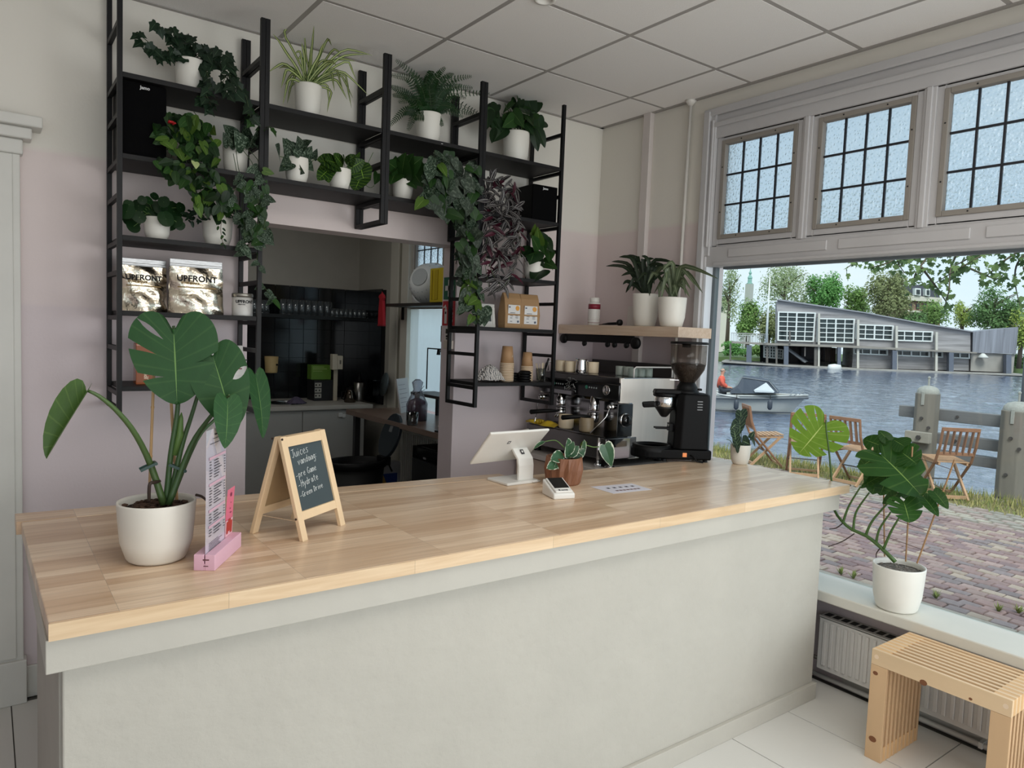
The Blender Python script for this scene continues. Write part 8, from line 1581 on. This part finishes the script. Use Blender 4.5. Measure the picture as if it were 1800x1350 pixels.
# ---------------------------------------------------------------- trees, hedges, houses beyond
def tree(name, label, u, v, ru, rv, d, col, n=2600, seed=0, leaf_px=5.5, trunk=True, loose=0, grp='trees on the far bank', cat='tree'):
    r2 = random.Random(seed); c = far(u, v, d); rx = ru*d/FPX; rz_ = rv*d/FPX; base = V((c.x,c.y,-.35))
    t = thing(name, label, cat, base, 0, grp); n = int(n*1.7); mb = MB(); lumps = [(V((0,0,0)),1)]
    for k in range(16): a, b = r2.uniform(0,6.28), r2.uniform(-.9,.95); q = math.sqrt(1-b*b); lumps.append((V((q*math.cos(a)*.62*rx, q*math.sin(a)*.62*rx, b*.62*rz_)), r2.uniform(.34,.52)))
    s0 = leaf_px*d/FPX
    for k in range(n):
        lc, lr = lumps[1+int(r2.random()*16)] if r2.random() > .12 else (lumps[0][0], .6)
        w = V((r2.gauss(0,1),r2.gauss(0,1),r2.gauss(0,1))).normalized(); rad = (r2.random()**.45 if not loose else r2.random()**.35*1.12)
        p = c+lc+V((w.x*rx*lr*rad, w.y*rx*lr*rad, w.z*rz_*lr*rad)); nrm = (w+V((r2.gauss(0,.5),r2.gauss(0,.5),.5+r2.gauss(0,.4)))).normalized()
        a = nrm.orthogonal().normalized(); a = (a*math.cos(k)+nrm.cross(a)*math.sin(k)).normalized(); b = nrm.cross(a); s = s0*r2.uniform(.5,1.1)
        k0 = len(mb.v); mb.v += [p-a*s*.5, p+b*s*.32, p+a*s*.5, p-b*s*.32]; mb.f.append((k0,k0+1,k0+2,k0+3))
    me = bpy.data.meshes.new('crown'); off = absloc(t); me.from_pydata([tuple(q-off) for q in mb.v],[],mb.f); me.materials.append(col); o = put('crown', me, None, t); o['kind'] = 'stuff'
    if trunk:
        part('trunk', MB().tube([base, V((c.x,c.y,c.z-rz_*.5)), V((c.x,c.y,c.z+rz_*.3))],[.32,.25,.08],7), M('bark',(96,84,72),.9), t, True); lb = MB()
        for k in range(7): a = k*.9; z0 = c.z-rz_*(.55-.1*k); lb.tube([V((c.x,c.y,z0)), V((c.x+rx*.4*math.cos(a),c.y+rx*.4*math.sin(a),z0+rz_*.3)), V((c.x+rx*.75*math.cos(a),c.y+rx*.75*math.sin(a),z0+rz_*.45))],[.14,.09,.03],5)
        part('branches', lb, MATS['bark'], t, kind='stuff')
    return t
def treemat(nm, c, tr=.3):
    m = M(nm, c, .7, var=.32, vscale=.9, spec=.2); n = m.node_tree.nodes; l = m.node_tree.links; b = n['Principled BSDF']; o = n['Material Output']; t_ = n.new('ShaderNodeBsdfTranslucent'); t_.inputs[0].default_value = lin(tuple(min(255,int(x*1.15)) for x in c)); mx_ = n.new('ShaderNodeMixShader'); mx_.inputs[0].default_value = tr; l.new(b.outputs[0],mx_.inputs[1]); l.new(t_.outputs[0],mx_.inputs[2]); l.new(mx_.outputs[0],o.inputs[0]); return m
TG1, TG2, TG3, TG4, TG5, TG6 = treemat('crown_pale',(160,174,134)), treemat('crown_mid',(128,158,92)), treemat('crown_bright',(112,160,92)), treemat('crown_olive',(140,148,104)), treemat('crown_dark',(106,138,88)), treemat('crown_lime',(164,180,96))
for i, (nm, lab, u, v, ru, rv, d, m, n_, lo) in enumerate((
 ('slender_tree','thin pale loose tree at the left window edge',1283,515,20,58,112,TG1,1100,1),('bushy_tree','mid green rounded tree below the church tower',1316,565,24,42,108,TG2,2000,0),
 ('airy_tree','big airy grey green tree behind the flag pole',1380,505,48,52,112,TG1,2600,1),('chestnut_tree','bright green dense chestnut tree behind the timber building roof',1446,515,34,48,108,TG3,3200,0),
 ('bushy_tree','pale flecked tree right of the bright chestnut',1503,538,30,42,112,TG2,2200,0),('bushy_tree','large olive brown tree behind the middle of timber building',1560,520,42,54,106,TG4,3800,0),
 ('young_tree','light green young tree in front of the white gabled house',1642,550,30,32,108,TG2,1500,1),('young_tree','small loose green tree between the houses and right hand tree',1693,552,20,26,110,TG6,1000,1),
 ('broad_tree','large dark green broad tree behind the right wing',1748,540,48,52,105,TG5,4200,0),('yellow_tree','yellow green tree at the right picture edge',1797,575,24,44,100,TG6,1800,0),('bushy_tree','mid green low tree between flag pole and building',1352,575,22,36,106,TG4,1500,0),
 ('bushy_tree','low pale tree behind the roof slope, left of olive tree',1412,555,30,34,116,TG4,1600,0),('bushy_tree','low dark tree in the gap beneath the white house',1600,565,26,22,104,TG5,1400,0))):
    tree(nm, lab, u, v, ru, rv, d, m, n_, i+1, 5 if not lo else 4.2, True, lo)
for i, (lab, u, v, ru, rv, d, m) in enumerate((('green waterside bush left of the building piers',1290,612,26,14,103,TG3),('green waterside bush behind the terrace posts',1335,616,26,14,103.5,TG2),('dark bush at the right foot of the building',1790,636,14,20,103,TG5),('bush at the far right bank beyond the pole',1836,628,30,26,104,TG5))): tree('bush', lab, u, v, ru, rv, d, m, 1200, 40+i, 4.5, False, 0, 'bushes on the far bank', 'bush')
hd_ = 122
def H(u, v, d=0): return far(u, v, hd_)+HF*d
BRI = M('far_brick', (142,112,100), .9, var=.08, vscale=.8); SLA = M('far_slate', (70,74,84), .7, var=.06); STU = M('far_stucco', (206,202,190), .8)
ho = thing('town_house', 'brick town house with dark mansard roof and white dormers', 'house', H(1625,636))
def hp_(nm, px_, m, d0, dd, par): return part(nm, MB().prism([H(u,v,d0) for u,v in px_], HF*dd), m, par)
hp_('wall', [(1592,530),(1652,533),(1652,636.5),(1592,635)], BRI, 0, 10, ho); hp_('cornice', [(1591,519),(1653,524),(1653,532),(1591,528)], STU, -.5, 11, ho); hp_('roof', [(1594,521),(1603,501),(1635,500),(1653,523)], SLA, 0, 9, ho); hp_('dormer', [(1604,507),(1614,507.5),(1614,520),(1604,519)], FRW, -.8, 3, ho); hp_('dormer', [(1622,508),(1630,508.5),(1630,521),(1622,520)], FRW, -.8, 3, ho); hp_('dormer_window', [(1606,509.5),(1612,509.8),(1612,518),(1606,517.5)], FGL, -.9, .2, ho); hp_('dormer_window', [(1624,510.5),(1628.5,510.8),(1628.5,519),(1624,518.5)], FGL, -.9, .2, ho); hp_('stucco_band', [(1592,545),(1652,548),(1652,551),(1592,548)], STU, -.3, .4, ho)
for u in (1597,1610,1622,1634,1645): hp_('window', [(u,552),(u+5,552),(u+5,566),(u,566)], FGL, -.2, .3, ho); hp_('window', [(u,534),(u+5,534),(u+5,543),(u,543)], FGL, -.2, .3, ho)
hg = thing('brick_gable_house', 'smaller red brick gable house right of the mansard house', 'house', H(1662,637)); hp_('wall', [(1654,536),(1656,531),(1672,529),(1679,545),(1679,637),(1654,636)], M('far_red_brick',(140,96,88),.9,var=.06,vscale=1), 13, 9, hg); hp_('roof_edge', [(1651,537.5),(1655,529.5),(1672,527.5),(1680,545),(1678,545),(1671,529.8),(1656,531.5),(1653,538.5)], STU, 12.6, 10, hg); hp_('window', [(1660,545),(1666,545),(1666,556),(1660,556)], FGL, 12.8, .3, hg)
hl = thing('distant_house', 'pale distant house with red roof behind the left trees', 'house', H(1330,619)); hp_('wall', [(1325,520),(1352,522),(1352,625),(1325,624)], STU, 22, 8, hl); hp_('roof', [(1322,521),(1330,511),(1348,512),(1355,523)], M('far_tile_roof',(136,96,86),.8), 21.5, 9, hl); hp_('window', [(1332,530),(1337,530),(1337,540),(1332,540)], FGL, 21.8, .3, hl)
hl2 = thing('distant_house', 'pale grey distant house low behind the bushy left tree', 'house', H(1300,617)); hp_('wall', [(1288,530),(1312,531),(1312,617.5),(1288,616.5)], STU, 30, 8, hl2); hp_('roof', [(1286,531),(1292,522),(1308,523),(1314,532)], SLA, 29.5, 9, hl2); hp_('window', [(1294,540),(1300,540),(1300,550),(1294,550)], FGL, 29.8, .3, hl2)
cg_ = M('copper_green', (134,176,164), .7); td = 330; tb0 = far(1314,560,td); tb0.z = -.35; ct_ = thing('church_tower', 'distant green copper church tower above the left trees', 'tower', tb0); s_ = td/FPX; zz0 = far(1314,499,td).z
part('shaft', MB().box(tb0.x-5*s_,tb0.x+5*s_,tb0.y-5*s_,tb0.y+5*s_,tb0.z,zz0), M('tower_stone',(176,178,168),.9), ct_); zr = zz0
part('lantern', MB().lathe([(5.2*s_,0),(5.4*s_,1.2*s_),(3.6*s_,2*s_),(3.4*s_,9*s_),(4.2*s_,10*s_),(3.6*s_,12*s_),(1.8*s_,15*s_),(1.6*s_,17*s_),(2.6*s_,18*s_),(2.4*s_,20*s_),(1*s_,22*s_),(.3*s_,28*s_),(0,30*s_)],8,(tb0.x,tb0.y,zz0)), cg_, ct_)
# plane tree whose branches hang into the view from the right
pt_ = thing('plane_tree', 'plane tree branches with maple shaped leaves hanging over the quay', 'tree', (11.5,-3.0,GZ)); part('trunk', MB().tube([(11.5,-3,GZ),(11.5,-2.9,3.5),(11.6,-2.6,6.5)],[.32,.26,.2],10), M('plane_bark',(128,120,100),.9,var=.2,vscale=4), pt_, True)
lm2 = [MB(), MB()]; tw = MB(); r2 = random.Random(5)
def aleaf(p, s, mb):
    nrm = V((r2.gauss(-.5,.6),r2.gauss(-.5,.6),r2.gauss(.2,.7))).normalized(); a = V((r2.gauss(0,.5),r2.gauss(0,.5),-1)); a = (a-nrm*a.dot(nrm)).normalized(); b = nrm.cross(a); k0 = len(mb.v)
    for x, y in ((0,0),(.30,-.05),(.5,.28),(.24,.34),(.30,.62),(.10,.60),(0,.95),(-.10,.60),(-.30,.62),(-.24,.34),(-.5,.28),(-.30,-.05)): mb.v.append(p+b*x*s+a*y*s+nrm*(abs(x)*.15*s))
    mb.f.append(tuple(range(k0,k0+12)))
D0 = 12.5
for pts, n_, sp in (([(1830,400),(1700,430),(1600,445),(1545,452)],70,13),([(1830,405),(1745,440),(1690,470),(1640,500)],70,14),([(1690,430),(1672,470),(1668,510),(1660,540)],26,9),([(1640,440),(1610,480),(1608,500)],40,13),([(1600,440),(1560,462),(1530,470)],34,10),([(1620,470),(1650,510),(1672,545)],14,7),([(1830,420),(1770,455),(1740,480),(1720,495)],46,12),([(1830,430),(1790,460),(1785,500),(1795,545)],46,12),([(1720,430),(1700,455),(1660,475)],60,16),([(1560,440),(1510,458),(1490,470)],20,8),([(1700,470),(1750,490),(1765,480)],18,7),([(1830,380),(1760,420),(1660,440)],70,14),([(1800,470),(1812,520),(1806,560)],26,9),([(1640,450),(1580,455),(1590,480)],36,13)):
    yy = [D0+r2.uniform(-1.2,1.2) for _ in pts]; P = [far(u,v,d) for (u,v),d in zip(pts,yy)]; Q = [V(lerp_list([tuple(p) for p in P], i/20)) for i in range(21)]
    tw.tube(Q, [.022-.0008*i for i in range(21)], 5)
    for k in range(n_):
        p = Q[int(r2.random()*20.99)]+V((r2.gauss(0,1),r2.gauss(0,1),r2.gauss(-.2,1)))*(sp*.55*D0/FPX); aleaf(p, r2.uniform(.07,.15), lm2[int(r2.random()*2)])
Pb = [V((11.6,-2.6,6.5)), far(1900,330,D0), far(1830,400,D0)]; tw.tube(Pb, [.16,.07,.03], 7)
part('twigs', tw, M('twig',(92,84,66),.9), pt_, True, kind='stuff'); part('leaves', lm2[0], treemat('plane_leaf',(112,134,82),.35), pt_, kind='stuff'); part('young_leaves', lm2[1], treemat('plane_leaf_dark',(78,102,62),.35), pt_, kind='stuff')
